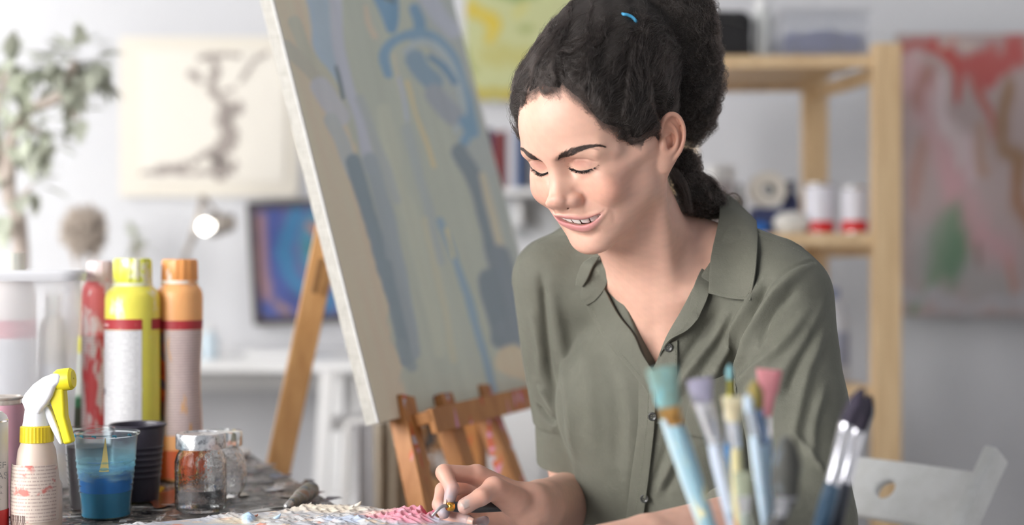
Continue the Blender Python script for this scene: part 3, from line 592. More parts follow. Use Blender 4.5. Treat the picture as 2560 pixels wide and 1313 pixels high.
# ---- pine shelving unit
su = empty('pine_shelf_unit', (.64, 3.5, 0)); tag(su, 'open pine shelving unit with storage, behind the woman at right', 'shelf')
PXF = {'fr': ((2214-1280)/F_PX*3.3, 3.3), 'br': ((2036-1280)/F_PX*3.75, 3.75), 'fl': (.385, 3.32), 'bl': (.455, 3.77)}
for k, (x, y) in PXF.items(): box('post', (x, y, .7735), (.064, .044, 1.547), pine, su, bevel=.003)
for zt_, th_ in ((1.497, .022), (1.083, .026), (.728, .026), (.22, .026)):
    c = np.mean([PXF[k] for k in PXF], axis=0)
    for i in range(5):
        t = (i+.5)/5; l = np.array(PXF['fl'])*(1-t)+np.array(PXF['bl'])*t; r = np.array(PXF['fr'])*(1-t)+np.array(PXF['br'])*t
        l = l+(.034, 0); r = r-(.034, 0); m_ = (l+r)/2; box('slat', (m_[0], m_[1], zt_+th_/2+.004), (r[0]-l[0]-.002, .086, th_-.008), pine, su, bevel=.002)
    for a, b in (('fl', 'fr'), ('bl', 'br')):
        p, q = np.array((*PXF[a], zt_-.002)), np.array((*PXF[b], zt_-.002)); sgn = -1 if a == 'fl' else 1
        beam('rail', p+np.array((.03, 0, .012)), q+np.array((-.03, 0, .012)), .030, .020, pine, su, side=(0, 0, 1))
    for a, b in (('fl', 'bl'), ('fr', 'br')): beam('side_rail', np.array((*PXF[a], zt_-.012)), np.array((*PXF[b], zt_-.012)), .034, .02, pine, su, side=(0, 0, 1))
Z1, Z2, Z3 = 1.519, 1.109, .754
bb = empty('black_bag', (.55, 3.45, Z1)); tag(bb, 'black rounded bag on the top of the pine shelving unit', 'bag')
def rounded_sdf(P, h, r): q = np.abs(P)-(np.array(h)-r).astype(P.dtype); return np.sqrt((np.maximum(q, 0)**2).sum(1))+np.minimum(q.max(1), 0)-r
_P, _Q = extract(lambda P: rounded_sdf(P, (8.4, 6, 6.3), 2.6)+.15*noise_np(P, .5, 2), (-10, -8, -8), (10, 8, 8), .35, 1)
_o = mesh_np('bag_body', _P/100+np.array((.492, 3.46, Z1+.064)), _Q, new_mat('black_fabric', srgb(34, 34, 36), .85)); adopt(_o, bb); tube('zip', [(.43, 3.398, Z1+.09), (.49, 3.394, Z1+.105), (.56, 3.398, Z1+.09)], .002, new_mat('dark_zip', (.08, .08, .08), .4, .6), bb, 6, 14)
clear = new_mat('frosted_plastic', (.86, .88, .92), .28, Transmission_Weight=.75, IOR=1.15, Alpha=.55)
def bin_(name, label, cx, cy, z, w, d, h, content, ccol):
    r = empty(name, (cx, cy, z)); tag(r, label, 'box'); t = .003
    for c, s in (((cx, cy, z+t/2), (w, d, t)), ((cx-w/2, cy, z+h/2), (t, d, h)), ((cx+w/2, cy, z+h/2), (t, d, h)), ((cx, cy-d/2, z+h/2), (w, t, h)), ((cx, cy+d/2, z+h/2), (w, t, h))): box('side' if s[2] > t else 'bottom', c, s, clear, r, bevel=.001)
    box('lid', (cx, cy, z+h+.006), (w+.014, d+.014, .012), clear, r, bevel=.003)
    _P, _Q = extract(lambda P: rounded_sdf(P, (w*46, d*46, h*content*50), 2)+.8*noise_np(P, .35, 7), (-w*52, -d*52, -h*50), (w*52, d*52, h*50), .6, 1)
    o = mesh_np('folded_cloth', _P/100+np.array((cx, cy, z+h*content*.5+.012)), _Q, new_mat('stored_cloth', ccol, .9)); adopt(o, r); return r
bin_('storage_box', 'frosted storage box with blue cloth on top of the pine shelving', .742, 3.48, Z1, .20, .24, .11, .55, srgb(92, 98, 140))
tb = empty('white_canister', (.60, 3.5, Z1)); tag(tb, 'white plastic canister between the black bag and the frosted box', 'canister'); lathe('body', [(.001, 0), (.022, 0), (.023, .01), (.023, .13), (.018, .14), (.001, .14)], new_mat('white_plastic', srgb(212, 214, 212), .4), tb, (.610, 3.47, Z1)); lathe('cap', [(.019, .138), (.019, .16), (.001, .162)], whitep, tb, (.610, 3.47, Z1), cap0=False)
redm = new_mat('red_label', srgb(214, 30, 34), .45); tinm = new_mat('white_tin', srgb(226, 226, 236), .35); silver = new_mat('tin_rim', (.75, .75, .76), .25, .9)
def tin(px0, px1, d, top, label):
    x = ((px0+px1)/2-1280)/F_PX*d; r = (px1-px0)/2/F_PX*d; h = at(px0, top, d)[2]-Z2; t = empty('paint_tin', (x, d, Z2)); tag(t, label, 'tin', 'white and red paint tins on the pine shelf')
    lathe('body', [(.001, .001), (r, .001), (r, h-.004)], tinm, t, (x, d, Z2), 36); lathe('red_band', [(r*1.006, .002), (r*1.012, .004), (r*1.012, .029), (r*1.006, .030)], redm, t, (x, d, Z2), 36, False)
    lathe('rim', [(r*1.0, h-.008), (r*1.04, h-.006), (r*1.04, h), (r*.93, h+.001), (r*.9, h-.004), (.001, h-.004)], silver, t, (x, d, Z2), 36, False); lathe('bottom_rim', [(r*.98, 0), (r*1.035, 0), (r*1.035, .003), (r*1.0, .004)], silver, t, (x, d, Z2), 36, False)
tin(2012, 2085, 3.42, 460, 'white and red tin on the pine shelf, farther from the post'); tin(2104, 2168, 3.38, 466, 'white and red tin right beside the pine post')
tp = empty('tape_roll', tuple(at(1922, 472, 3.45))); tag(tp, 'roll of cream tape standing on edge on a small navy carton', 'tape'); _R = np.array([[1, 0, 0], [0, 0, -1], [0, 1, 0]]).T
_c = at(1922, 472, 3.45); _c[2] = Z2+.108
tag(box('navy_box', (_c[0]+.012, 3.475, Z2+.0315), (.10, .09, .063), new_mat('navy_carton', srgb(52, 60, 98), .6)), 'small navy blue carton under the roll of tape on the pine shelf', 'box')
lathe('tape', [(.014, 0), (.0445, 0), (.0445, .045), (.014, .045), (.014, 0)], new_mat('cream_tape', srgb(204, 198, 188), .6), tp, _c, 40, False, R=np.array([[1, 0, 0], [0, 0, 1], [0, 1, 0]])); lathe('core', [(.011, -.001), (.0142, -.001), (.0142, .046), (.011, .046), (.011, -.001)], new_mat('dark_core', srgb(52, 62, 56), .7), tp, _c, 32, False, R=np.array([[1, 0, 0], [0, 0, 1], [0, 1, 0]]))
bl = empty('blue_bottle', tuple(at(1972, 520, 3.5))); tag(bl, 'dark blue bottle standing behind the tape roll', 'bottle'); _c = at(1976, 500, 3.52); _c[2] = Z2; lathe('body', [(.001, 0), (.022, 0), (.023, .004), (.022, .085), (.010, .105), (.010, .115)], new_mat('navy_plastic', srgb(50, 58, 100), .4), bl, _c); lathe('cap', [(.0115, .113), (.0115, .132), (.001, .133)], new_mat('navy_cap', srgb(44, 50, 84), .4), bl, _c, cap0=False)
def lump(name, label, cat, c, r, mat, seed):
    P, Q = extract(lambda P: ell(P, (0, 0, 0), [v*100 for v in r])+.5*noise_np(P, .8, seed), [-v*140 for v in r], [v*140 for v in r], min(r)*12, 1); P[:, 2] = np.maximum(P[:, 2], -r[2]*60); o = mesh_np(name, P/100+np.array((c[0], c[1], c[2]+r[2]*.6)), Q, mat); tag(o, label, cat); return o
_c = at(1985, 560, 3.40); lump('crumpled_rag', 'crumpled white rag lying before the tape roll', 'rag', (_c[0], 3.42, Z2), (.045, .04, .034), new_mat('white_rag', srgb(216, 214, 208), .9), 4)
_c = at(1905, 545, 3.40); lump('blue_sponge', 'small bright blue sponge on the pine shelf near the woman\'s shoulder', 'sponge', (_c[0], 3.42, Z2), (.022, .02, .018), new_mat('blue_sponge', srgb(42, 98, 172), .9), 6)
jr = empty('white_jar', tuple(at(1800, 460, 3.5))); tag(jr, 'wide white jar with bright lid beside the nape of her neck', 'jar'); _c = at(1800, 460, 3.5); _c[2] = Z2; lathe('body', [(.001, 0), (.032, 0), (.034, .004), (.034, .13), (.03, .14), (.001, .14)], new_mat('grey_white_jar', srgb(178, 172, 174), .4), jr, _c); lathe('lid', [(.035, .128), (.036, .129), (.036, .168), (.001, .17)], whitep, jr, _c, cap0=False)
bx = empty('bottle_crate', (.75, 3.55, Z3)); tag(bx, 'dark brown bottle behind the white jar on the pine shelf', 'bottle'); _c = at(1848, 470, 3.6); _c[2] = Z2; lathe('body', [(.001, 0), (.014, 0), (.014, .09), (.006, .105), (.006, .12)], new_mat('brown_glass', srgb(92, 84, 62), .3), bx, _c); lathe('cap', [(.0075, .118), (.0075, .13), (.001, .131)], dark_frame, bx, _c, cap0=False); bx.name = 'brown_bottle'
jg = empty('white_jug', (.72, 3.4, Z3)); tag(jg, 'white plastic jug with a blue cap on the lower pine shelf', 'jug'); _c = np.array(((2075-1280)/F_PX*3.42, 3.42, Z3)); lathe('body', [(.001, 0), (.042, 0), (.045, .01), (.045, .15), (.03, .19), (.02, .2)], new_mat('milky_plastic', srgb(206, 208, 214), .45), jg, _c); lathe('label', [(.0455, .04), (.0458, .041), (.0458, .12), (.0455, .121)], new_mat('grey_label', srgb(160, 164, 182), .6), jg, _c, cap0=False); lathe('cap', [(.022, .198), (.022, .225), (.001, .227)], new_mat('blue_grey_cap', srgb(140, 148, 178), .5), jg, _c, cap0=False)
# ---- pink and red canvas at the right
def pinky(uv):
    uv = uv*np.array((1/.64, 1)); c = srgb; return strokes(uv, c(176, 160, 158), [([(.0, .95), (.0, .6)], .12, c(138, 104, 92), .8, .9), ([(.1, .85), (.3, .7), (.5, .3)], .16, c(196, 160, 162), .85, .9), ([(.45, .5), (.55, .3), (.8, .2)], .16, c(198, 158, 162), .9, .9), ([(.3, .75), (.5, .6)], .07, c(204, 190, 190), .8, .9),
      ([(.05, .97), (.25, .96), (.45, .95)], .035, c(170, 78, 74), .85, .8), ([(.3, .97), (.42, .88), (.48, .80)], .05, c(178, 74, 66), .95, .7), ([(.5, .86), (.7, .88), (.95, .95)], .07, c(178, 76, 72), .9, .8), ([(.62, .82), (.68, .72), (.72, .68)], .04, c(176, 78, 64), .8, .8), ([(.35, .97), (.6, .93)], .03, c(206, 190, 180), .7, .9),
      ([(.85, .8), (.8, .6), (.95, .5)], .10, c(146, 110, 74), .9, .9), ([(.9, .45), (.97, .35)], .08, c(152, 104, 66), .85, .9), ([(.2, .6), (.15, .45)], .08, c(170, 130, 118), .7, .9), ([(.0, .5), (.06, .3)], .08, c(150, 138, 134), .7, .9),
      ([(.2, .2), (.4, .2), (.8, .1)], .14, c(168, 166, 164), .85, .9), ([(.45, .30), (.35, .24), (.30, .18)], .15, c(122, 146, 122), .85, .9), ([(.5, .27), (.4, .18)], .12, c(104, 138, 110), .85, .9), ([(.30, .14), (.22, .07), (.16, .02)], .035, c(124, 150, 122), .9, .8), ([(.62, .25), (.64, .18)], .03, c(138, 112, 100), .8, .9), ([(.85, .2), (.9, .12)], .05, c(186, 140, 120), .8, .9), ([(.62, .66), (.66, .50)], .05, c(170, 134, 110), .7, .9), ([(.25, .88), (.18, .74)], .06, c(160, 112, 100), .7, .9), ([(.32, .80), (.38, .70)], .04, c(214, 200, 202), .8, .8), ([(.55, .62), (.60, .46)], .05, c(206, 184, 188), .8, .8), ([(.05, .08), (.5, .05), (1, .04)], .05, c(178, 176, 180), .9, .9)], 51, .05)
wall_canvas('pink_canvas', 'large pink and red abstract canvas on the wall at the right', 2243, 84, 2760, 790, 4.28, pinky, (90, 110), .03)
# ---- white folding chair
ch = empty('folding_chair', (.45, 2.05, 0)); tag(ch, 'white folding chair she sits on, its back slat pierced by an oval hole', 'chair')
chw = new_mat('white_chair_paint', srgb(226, 226, 222), .42); _x = NT(chw); _x.col(_x.ramp(_x.noise(_x.obj(), 26, 5), [(.3, srgb(232, 232, 228)), (.6, srgb(244, 244, 242))]))
fc = np.array((-.70, -.714, 0)); sc_ = np.array((.714, -.70, 0)); Tp = np.array((.682, 2.0, .772)); dn = nrm((-.6, -.35, -1.0)); CWD = .43
for k in (0, 1):
    o = -sc_*CWD*k; b = Tp+o+dn*(Tp[2]/-dn[2]); beam('upright', Tp+o, b, .045, .020, chw, ch, side=nrm(np.cross(dn, sc_)), bevel=.004)
vs, fs = [], []; NU, NV = 60, 28; HW = .047; cen = Tp+dn*.084; oval = (.42, .0135, .0165)
updir = -dn
ring = []
def slat_pt(u, v, off): s = (u-.5)*2; return cen-sc_*CWD*u+updir*(v*HW)-fc*(.030*(1-s*s))+fc*off*0+nrm(np.cross(sc_, updir))*off
uo = .345
for sgn in (1, -1):
    for i in range(NU+1):
        for j in range(NV+1): vs.append(slat_pt(i/NU, -1+2*j/NV, sgn*.006))
stride = (NU+1)*(NV+1); ho = set()
def inside(i, j):
    u = (i+.5)/NU; v = -1+2*(j+.5)/NV; return ((u-uo)*CWD/.0150)**2+(v*HW/.0158)**2 < 1
for i in range(NU):
    for j in range(NV):
        if inside(i, j): ho.add((i, j)); continue
        a, b, c, d = i*(NV+1)+j, (i+1)*(NV+1)+j, (i+1)*(NV+1)+j+1, i*(NV+1)+j+1; fs += [(a, b, c, d), (stride+d, stride+c, stride+b, stride+a)]
# snap the hole rim to a true oval, then wall it
for i, j in ho:
    for di, dj, e in ((-1, 0, ((i, j), (i, j+1))), (1, 0, ((i+1, j+1), (i+1, j))), (0, -1, ((i+1, j), (i, j))), (0, 1, ((i, j+1), (i+1, j+1)))):
        if (i+di, j+dj) not in ho:
            (a0, a1), (b0, b1) = e; a, b = a0*(NV+1)+a1, b0*(NV+1)+b1; fs.append((a, b, stride+b, stride+a))
            for p, q in ((a0, a1), (b0, b1)):
                x = (p/NU-uo)*CWD; y = (-1+2*q/NV)*HW; t = math.atan2(y/.0158, x/.0150); x, y = .0150*math.cos(t), .0158*math.sin(t)
                for s2, k2 in ((1, 0), (-1, 1)): vs[k2*stride+p*(NV+1)+q] = slat_pt(uo+x/CWD, y/HW, s2*.006)
for i in range(NU):
    for j in (0, NV): a, b = i*(NV+1)+j, (i+1)*(NV+1)+j; fs.append((a, b, stride+b, stride+a))
obj('back_slat', vs, fs, chw, ch, True, bevel=.0)
sc0 = np.array((.40, 1.98, .455)); Rz = np.stack([fc, np.cross((0, 0, 1), fc), (0, 0, 1)], 1)
for i in range(6): box('seat_slat', sc0+fc*(-.16+.064*i), (.056, .40, .016), chw, ch, R=Rz, bevel=.003)
for k in (-1, 1):
    p = sc0+sc_*k*.185+fc*.15; q = sc0+sc_*k*.185-fc*.24; q[2] = 0; beam('rear_leg', p, q, .036, .018, chw, ch, side=fc); box('seat_rail', sc0+sc_*k*.185+np.array((0, 0, -.016)), (.40, .018, .024), chw, ch, R=Rz)
# ---------------------------------------------------------------- paint table
ZT = .74
tabm = new_mat('paint_crusted_black', (.03, .03, .032), .35); _x = NT(tabm); _v = _x.obj((1, 1, 1))
_s1 = _x.noise(_x.obj((9, 30, 20), rot=(0, 0, .5)), 2.2, 5, .62, 1.0); _s2 = _x.noise(_x.obj((26, 9, 20), rot=(0, 0, .2)), 2.0, 5, .6, .8); _s3 = _x.noise(_x.obj((16, 16, 16)), 3.0, 4)
_c = _x.ramp(_s1, [(.38, (.010, .010, .012)), (.47, (.05, .05, .055)), (.50, (.30, .27, .23)), (.54, (.10, .095, .09)), (.585, (.02, .02, .022)), (.64, (.16, .15, .14)), (.68, (.46, .45, .44)), (.73, (.08, .08, .09))])
_c = _x.mix(_x.ramp(_s2, [(.545, (0, 0, 0)), (.57, (1, 1, 1))]), _c, _x.ramp(_s3, [(.35, srgb(196, 196, 196)), (.45, srgb(120, 74, 60)), (.52, srgb(70, 84, 100)), (.6, srgb(176, 160, 130)), (.68, srgb(214, 214, 212))], 'CONSTANT'))
_x.col(_c); _x.rough(_x.ramp(_s3, [(.4, (.22,)*3), (.6, (.5,)*3)])); _x.bump(_x.math('ADD', _s1, _s2), .5, .004)
tA = np.array((-.45, 2.33)); e1 = np.array((.38, -.925)); e2 = np.array((-.925, -.38))
tbl = empty('paint_table', (-.65, 1.75, 0)); tag(tbl, 'black work table crusted with streaks of old paint, holding bottles and palette', 'table')
def top_z(x, y): return ZT
cor = [tA, tA+e1*.94, tA+e1*.94+e2*.95, tA+e2*.95]
vs, fs = [], []; nu, nv = 90, 90; rs = np.random.RandomState(3)
for i in range(nu+1):
    for j in range(nv+1):
        p = tA+e1*.94*i/nu+e2*.95*j/nv; q = np.array([[p[0]*100, p[1]*100, 0.]]); edge = (i in (0, nu)) or (j in (0, nv))
        vs.append((p[0], p[1], ZT-.0015+(0 if edge else .0014*float(np.clip(vnoise(q, .5, 8)[0], -.8, 1)))))
o_ = len(vs)
for i in range(nu+1):
    for j in range(nv+1): p = tA+e1*.94*i/nu+e2*.95*j/nv; vs.append((p[0], p[1], ZT-.026))
for i in range(nu):
    for j in range(nv): a, b, c, d = i*(nv+1)+j, (i+1)*(nv+1)+j, (i+1)*(nv+1)+j+1, i*(nv+1)+j+1; fs += [(a, b, c, d), (o_+d, o_+c, o_+b, o_+a)]
for i in range(nu):
    for j in (0, nv): a, b = i*(nv+1)+j, (i+1)*(nv+1)+j; fs.append((a, b, o_+b, o_+a))
for j in range(nv):
    for i in (0, nu): a, b = i*(nv+1)+j, i*(nv+1)+j+1; fs.append((a, b, o_+b, o_+a))
_t = obj('tabletop', vs, fs, tabm, tbl, True); _e = _t.modifiers.new('edges', 'EDGE_SPLIT'); _e.split_angle = math.radians(50)
blackm = new_mat('black_table_leg', (.03, .03, .03), .5)
for a, b in ((.04, .05), (.90, .05), (.90, .90), (.04, .90)): p = tA+e1*a+e2*b; box('leg', (p[0], p[1], .357), (.045, .045, .714), blackm, tbl)
wt = empty('white_table', (.35, 1.2, 0)); tag(wt, 'white worktable corner under her left forearm, carrying the brush pot', 'table')
ZW = .731; f1 = np.array((.993, -.12)); f2 = np.array((-.12, -.993)); w0 = np.array((.085, 1.675)); _R = np.stack([(*f1, 0), (-f2[0], -f2[1], 0), (0, 0, 1)], 1)
_c = w0+f1*.45+f2*.42; box('tabletop', (_c[0], _c[1], ZW-.012), (.90, .84, .024), whitep, wt, R=_R, bevel=.002)
for a, b in ((.03, .78), (.86, .04), (.86, .78)): p = w0+f1*a+f2*b; box('leg', (p[0], p[1], .354), (.04, .04, .708), whitep, wt)
p = w0+f1*.03+f2*.10; box('leg', (p[0], p[1], .354), (.04, .04, .708), whitep, wt)
def spill(px, py, rx, ry, col, seed, rough=.25):
    c0 = on_z(px, py, ZT+.0004); rs = np.random.RandomState(seed); vs = [tuple(c0+np.array((0, 0, .0005)))]; n = 26; ph = rs.uniform(0, 6.3, 4)
    for g in range(n): t = g*6.2832/n; q = 1+.28*math.sin(2*t+ph[0])+.18*math.sin(3*t+ph[1])+.12*math.sin(7*t+ph[2]); vs.append((c0[0]+.62*rx*q*math.cos(t), c0[1]+.62*ry*q*math.sin(t), c0[2]))
    obj('dried_spill', vs, [(0, 1+g, 1+(g+1) % n) for g in range(n)], new_mat('spilled_paint', srgb(*col), rough), tbl, True)
for k_, a_ in enumerate(((408, 1245, .035, .09, (126, 66, 44)), (395, 1225, .012, .05, (150, 118, 30)), (352, 1268, .016, .004, (224, 222, 222)), (420, 1262, .020, .004, (226, 222, 220)), (398, 1276, .014, .004, (216, 216, 214)), (170, 1292, .020, .005, (220, 220, 220)), (690, 1222, .020, .025, (206, 208, 212)), (620, 1180, .03, .02, (86, 92, 100)), (660, 1165, .025, .03, (150, 138, 122)), (735, 1240, .03, .012, (190, 186, 180)), (790, 1232, .018, .02, (108, 52, 44)), (700, 1190, .02, .03, (60, 82, 112)), (650, 1205, .03, .016, (34, 34, 36)), (770, 1205, .016, .03, (44, 44, 46)), (600, 1235, .02, .02, (172, 160, 142)), (830, 1246, .02, .02, (52, 30, 34)))): spill(*a_[:4], a_[4], k_)
# ---- palette: grey board under ridges of oil paint
PZ = .7525
pc = [np.array((-.19, 1.693)), np.array((-.030, 1.547)), np.array((-.16, 1.38)), np.array((-.47, 1.53))]
pal = empty('palette', (-.2, 1.55, ZT)); tag(pal, 'grey palette board heaped with cream, pink and blue oil paint', 'palette')
def quadpt(u, v): return (pc[0]*(1-u)+pc[1]*u)*(1-v)+(pc[3]*(1-u)+pc[2]*u)*v
nu, nv = 210, 190; U, Vg = np.meshgrid(np.linspace(0, 1, nu), np.linspace(0, 1, nv), indexing='ij'); uv = np.stack([U.ravel(), Vg.ravel()], 1)
XY = np.array([quadpt(a, b) for a, b in uv]); P3 = np.c_[XY*100, 0*XY[:, :1]]
px = world_px(np.c_[XY, np.full(len(XY), PZ)])
rid = 1-np.abs(vnoise(P3, .55, 81))*1.6; rid2 = 1-np.abs(vnoise(P3, 1.7, 82))*1.5; m1 = vnoise(P3, .28, 83); m2 = vnoise(P3, .42, 84)
h = np.clip(m1+.35, 0, 1)*np.clip(rid, 0, 1)*.0032+np.clip(m1+.5, 0, 1)*np.clip(rid2, 0, 1)**3*.0022
def patch(cx, cy, rx, ry): return np.clip(1.3-np.sqrt(((px[:, 0]-cx)/rx)**2+((px[:, 1]-cy)/ry)**2)+.35*m2, 0, 1)
pk = patch(1020, 1296, 95, 13); pk2 = patch(1085, 1291, 28, 8); cr = patch(830, 1275, 150, 10); wh = patch(690, 1300, 160, 14); bl_ = patch(620, 1300, 14, 8); bl2 = patch(860, 1306, 60, 6); yl = patch(590, 1305, 60, 8)
h += pk*.006*np.clip(.35+.8*np.clip(rid2, 0, 1)+.4*m2, 0, 1.5)+pk2*.007*np.clip(rid2, 0, 1)+cr*.0035*np.clip(rid2, 0, 1)+bl_*.006+wh*.002*np.clip(rid2, 0, 1)+bl2*.002
edge = np.minimum.reduce([U, 1-U, Vg, 1-Vg]).ravel(); h *= np.clip(edge*40, 0, 1)
c = np.tile(np.array(srgb(176, 178, 186)), (len(XY), 1))
def lay(m, col, a=1): 
    global c
    m = np.clip(m*a, 0, 1)[:, None]; c = c*(1-m)+np.array(srgb(*col))*m
lay(np.clip(m1*2-.2, 0, 1), (206, 204, 202), .8); lay(np.clip(vnoise(P3, .8, 85)*3-1.2, 0, 1), (214, 190, 168), .9); lay(np.clip(vnoise(P3, 1.3, 86)*4-2.0, 0, 1), (196, 120, 96), .9); lay(np.clip(vnoise(P3, .9, 87)*4-2.2, 0, 1), (120, 124, 134), .9)
lay(np.clip(vnoise(P3, 1.0, 88)*4-2.2, 0, 1), (170, 190, 222), .9); lay(cr*1.2, (226, 214, 196), .9); lay(wh, (222, 218, 212), .6); lay(yl, (226, 206, 172), .8); lay(pk*2.2, (218, 130, 150), 1); lay(np.clip(pk*2, 0, 1)*np.clip(rid2*1.5-.6, 0, 1), (228, 172, 184), .8); lay(pk2*2, (222, 86, 116), 1); lay(np.clip(patch(940, 1288, 40, 9)*1.5, 0, 1), (226, 190, 178), .9)
lay(bl_*2, (176, 204, 232), 1); lay(bl2*1.6, (196, 206, 224), .9); lay(np.clip(patch(1105, 1303, 30, 5)*1.5, 0, 1), (206, 214, 232), 1)
q = np.array([(i*nv+j, i*nv+j+1, (i+1)*nv+j+1, (i+1)*nv+j) for i in range(nu-1) for j in range(nv-1)])
oil = new_mat('oil_paint', (.5, .5, .5), .38); _x = NT(oil); _a = _x.n('VertexColor', layer_name='Col'); _x.col(_a.outputs['Color']); _x.bump(_x.noise(_x.obj(), 260, 3), .4, .0015)
_o = mesh_np('paint_layer', np.c_[XY, PZ+h], q, oil); adopt(_o, pal); paint(_o, 'Col', c); _o['kind'] = 'stuff'
vb = [(*p, PZ-.0003) for p in pc]+[(*p, ZT+.0015) for p in pc]; obj('board', vb, [(0, 1, 2, 3), (7, 6, 5, 4), (0, 4, 5, 1), (1, 5, 6, 2), (2, 6, 7, 3), (3, 7, 4, 0)], new_mat('grey_board', srgb(150, 150, 154), .6), pal)
# stray peaks of paint pulled up by the knife
for (x, y, s, col) in ((772, 1263, .006, (232, 226, 214)), (896, 1262, .007, (228, 220, 206)), (880, 1266, .005, (232, 226, 216)), (1086, 1284, .010, (218, 110, 136)), (1040, 1290, .008, (224, 150, 168)), (695, 1292, .006, (186, 208, 232)), (640, 1288, .004, (206, 140, 116))):
    b = on_z(x, y+6, PZ+.001); tube('paint_peak', [b+np.array((-.004, 0, 0)), b+np.array((.001, 0, s*.55)), b+np.array((s*.5, .001, s))], [s*.42, s*.26, s*.04], new_mat('oil_peak', srgb(*col), .4), pal, 7, 8)
# ---- knife lying on the table
kn = empty('table_knife', tuple(on_z(750, 1235, ZT))); kn.name = 'painting_knife'; tag(kn, 'paint-stained painting knife with a wooden handle lying on the table', 'knife')
hm = new_mat('stained_wood_handle', srgb(126, 120, 108), .55); _x = NT(hm); _x.col(_x.ramp(_x.noise(_x.obj(), 60, 3), [(.36, srgb(104, 112, 120)), (.48, srgb(134, 126, 104)), (.56, srgb(150, 148, 146)), (.68, srgb(150, 118, 96))]))
steelm = new_mat('knife_steel', (.55, .54, .52), .32, .9)
a, b = on_z(724, 1262, ZT+.012), on_z(782, 1222, ZT+.012); tube('handle', [a, a+(b-a)*.12, a+(b-a)*.3, a+(b-a)*.55, a+(b-a)*.85, b, b+(b-a)*.04], [.005, .0062, .0078, .0105, .0115, .008, .002], hm, kn, 16, 40)
t = nrm(a-b); tube('ferrule', [a-t*.002, a+t*.016], [.0052, .0042], steelm, kn, 12)
k0 = a+t*.014; k1 = on_z(690, 1272, ZT+.006); k2 = on_z(612, 1284, ZT+.003); n_ = nrm(np.cross(t, (0, 0, 1))); vs = []
for p, w in ((k0, .003), (k0*.6+k1*.4, .006), (k1, .010), (k1*.5+k2*.5, .011), (k2, .002)):
    for s in (-1, 1):
        for z in (0, .0009): vs.append(p+n_*w*s+np.array((0, 0, z)))
fs = []
for i in range(4): a4 = i*4; fs += [(a4, a4+4, a4+6, a4+2), (a4+1, a4+3, a4+7, a4+5), (a4, a4+1, a4+5, a4+4), (a4+2, a4+6, a4+7, a4+3)]
fs += [(0, 2, 3, 1), (16, 17, 19, 18)]; obj('blade', vs, fs, steelm, kn)
_c = on_z(610, 1124, ZT); lump('paper_scrap', 'crumpled white paper scrap at the far edge of the paint table', 'paper', (_c[0], 2.2, ZT), (.028, .02, .008), whitep, 9)
# ---- plastic paint bottles
def text_label(name, col, ink, rows, bands=()):
    """print material: rows of small dark marks around the bottle; bands (z0,z1,colour) in label height 0..1"""
    m = new_mat(name, col, .5); x = NT(m); tc = x.n('TexCoord'); sp = x.n('SeparateXYZ'); x.l(tc.outputs['UV'], sp.inputs[0])
    r = x.math('FRACT', x.math('MULTIPLY', sp.outputs['Y'], rows)); line = x.math('MULTIPLY', x.math('GREATER_THAN', r, .38), x.math('LESS_THAN', r, .78))
    cb = x.n('CombineXYZ'); x.l(x.math('MULTIPLY', sp.outputs['X'], 90.), cb.inputs[0]); x.l(x.math('MULTIPLY', x.math('FLOOR', x.math('MULTIPLY', sp.outputs['Y'], rows)), 7.31), cb.inputs[1])
    w = x.noise(cb.outputs[0], .62, 3, .75); par = x.n('CombineXYZ'); x.l(x.math('MULTIPLY', x.math('FLOOR', x.math('MULTIPLY', sp.outputs['Y'], rows/7)), 3.3), par.inputs[1])
    mk = x.math('MULTIPLY', line, x.math('GREATER_THAN', w, .45)); mrg = x.math('MULTIPLY', x.math('GREATER_THAN', sp.outputs['X'], .05), x.math('LESS_THAN', sp.outputs['X'], .94))
    c = x.mix(x.math('MULTIPLY', x.math('MULTIPLY', mk, mrg), .72), col, ink)
    for z0, z1, bc in bands: c = x.mix(x.math('MULTIPLY', x.math('GREATER_THAN', sp.outputs['Y'], z0), x.math('LESS_THAN', sp.outputs['Y'], z1)), c, bc)
    return x, c
def wrap(name, base, prof, a0, a1, mat, parent, lift=.0006, n=40):
    """label skin following profile radii prof [(r,z)...] between angles a0..a1 (deg, 0 = +x, -90 = toward the lens)"""
    vs, fs, uvs = [], [], []; zs = [z for _, z in prof]
    for i in range(n+1):
        a = math.radians(a0+(a1-a0)*i/n)
        for r, z in prof: vs.append((base[0]+(r+lift)*math.cos(a), base[1]+(r+lift)*math.sin(a), base[2]+z)); uvs.append((i/n, (z-zs[0])/(zs[-1]-zs[0])))
    k = len(prof)
    for i in range(n):
        for j in range(k-1): fs.append((i*k+j, (i+1)*k+j, (i+1)*k+j+1, i*k+j+1))
    me = bpy.data.meshes.new(name); me.from_pydata(vs, [], fs); me.update(); ul = me.uv_layers.new(name='UVMap')
    for l in me.loops: ul.data[l.index].uv = uvs[l.vertex_index]
    me.materials.append(mat); me.polygons.foreach_set('use_smooth', [True]*len(me.polygons)); o = bpy.data.objects.new(name, me); COL.objects.link(o); adopt(o, parent); return o
def splash(name, col, drip, amt, rough=.42, sc=(1, 1, .5), f=28):
    m = new_mat(name, col, rough, Subsurface_Weight=.08, Subsurface_Scale=.01); x = NT(m); n = x.noise(x.obj(sc), f, 4, .6)
    x.col(x.mix(x.ramp(n, [(1-amt, (0, 0, 0)), (1-amt+.06, (1, 1, 1))]), col, drip)); x.bump(n, .2, .002); return m
def cap_fn(n, amp): return lambda r, z, a: r*(1+amp*(abs(math.sin(a*n/2))**.6-1)) if r > .006 else r
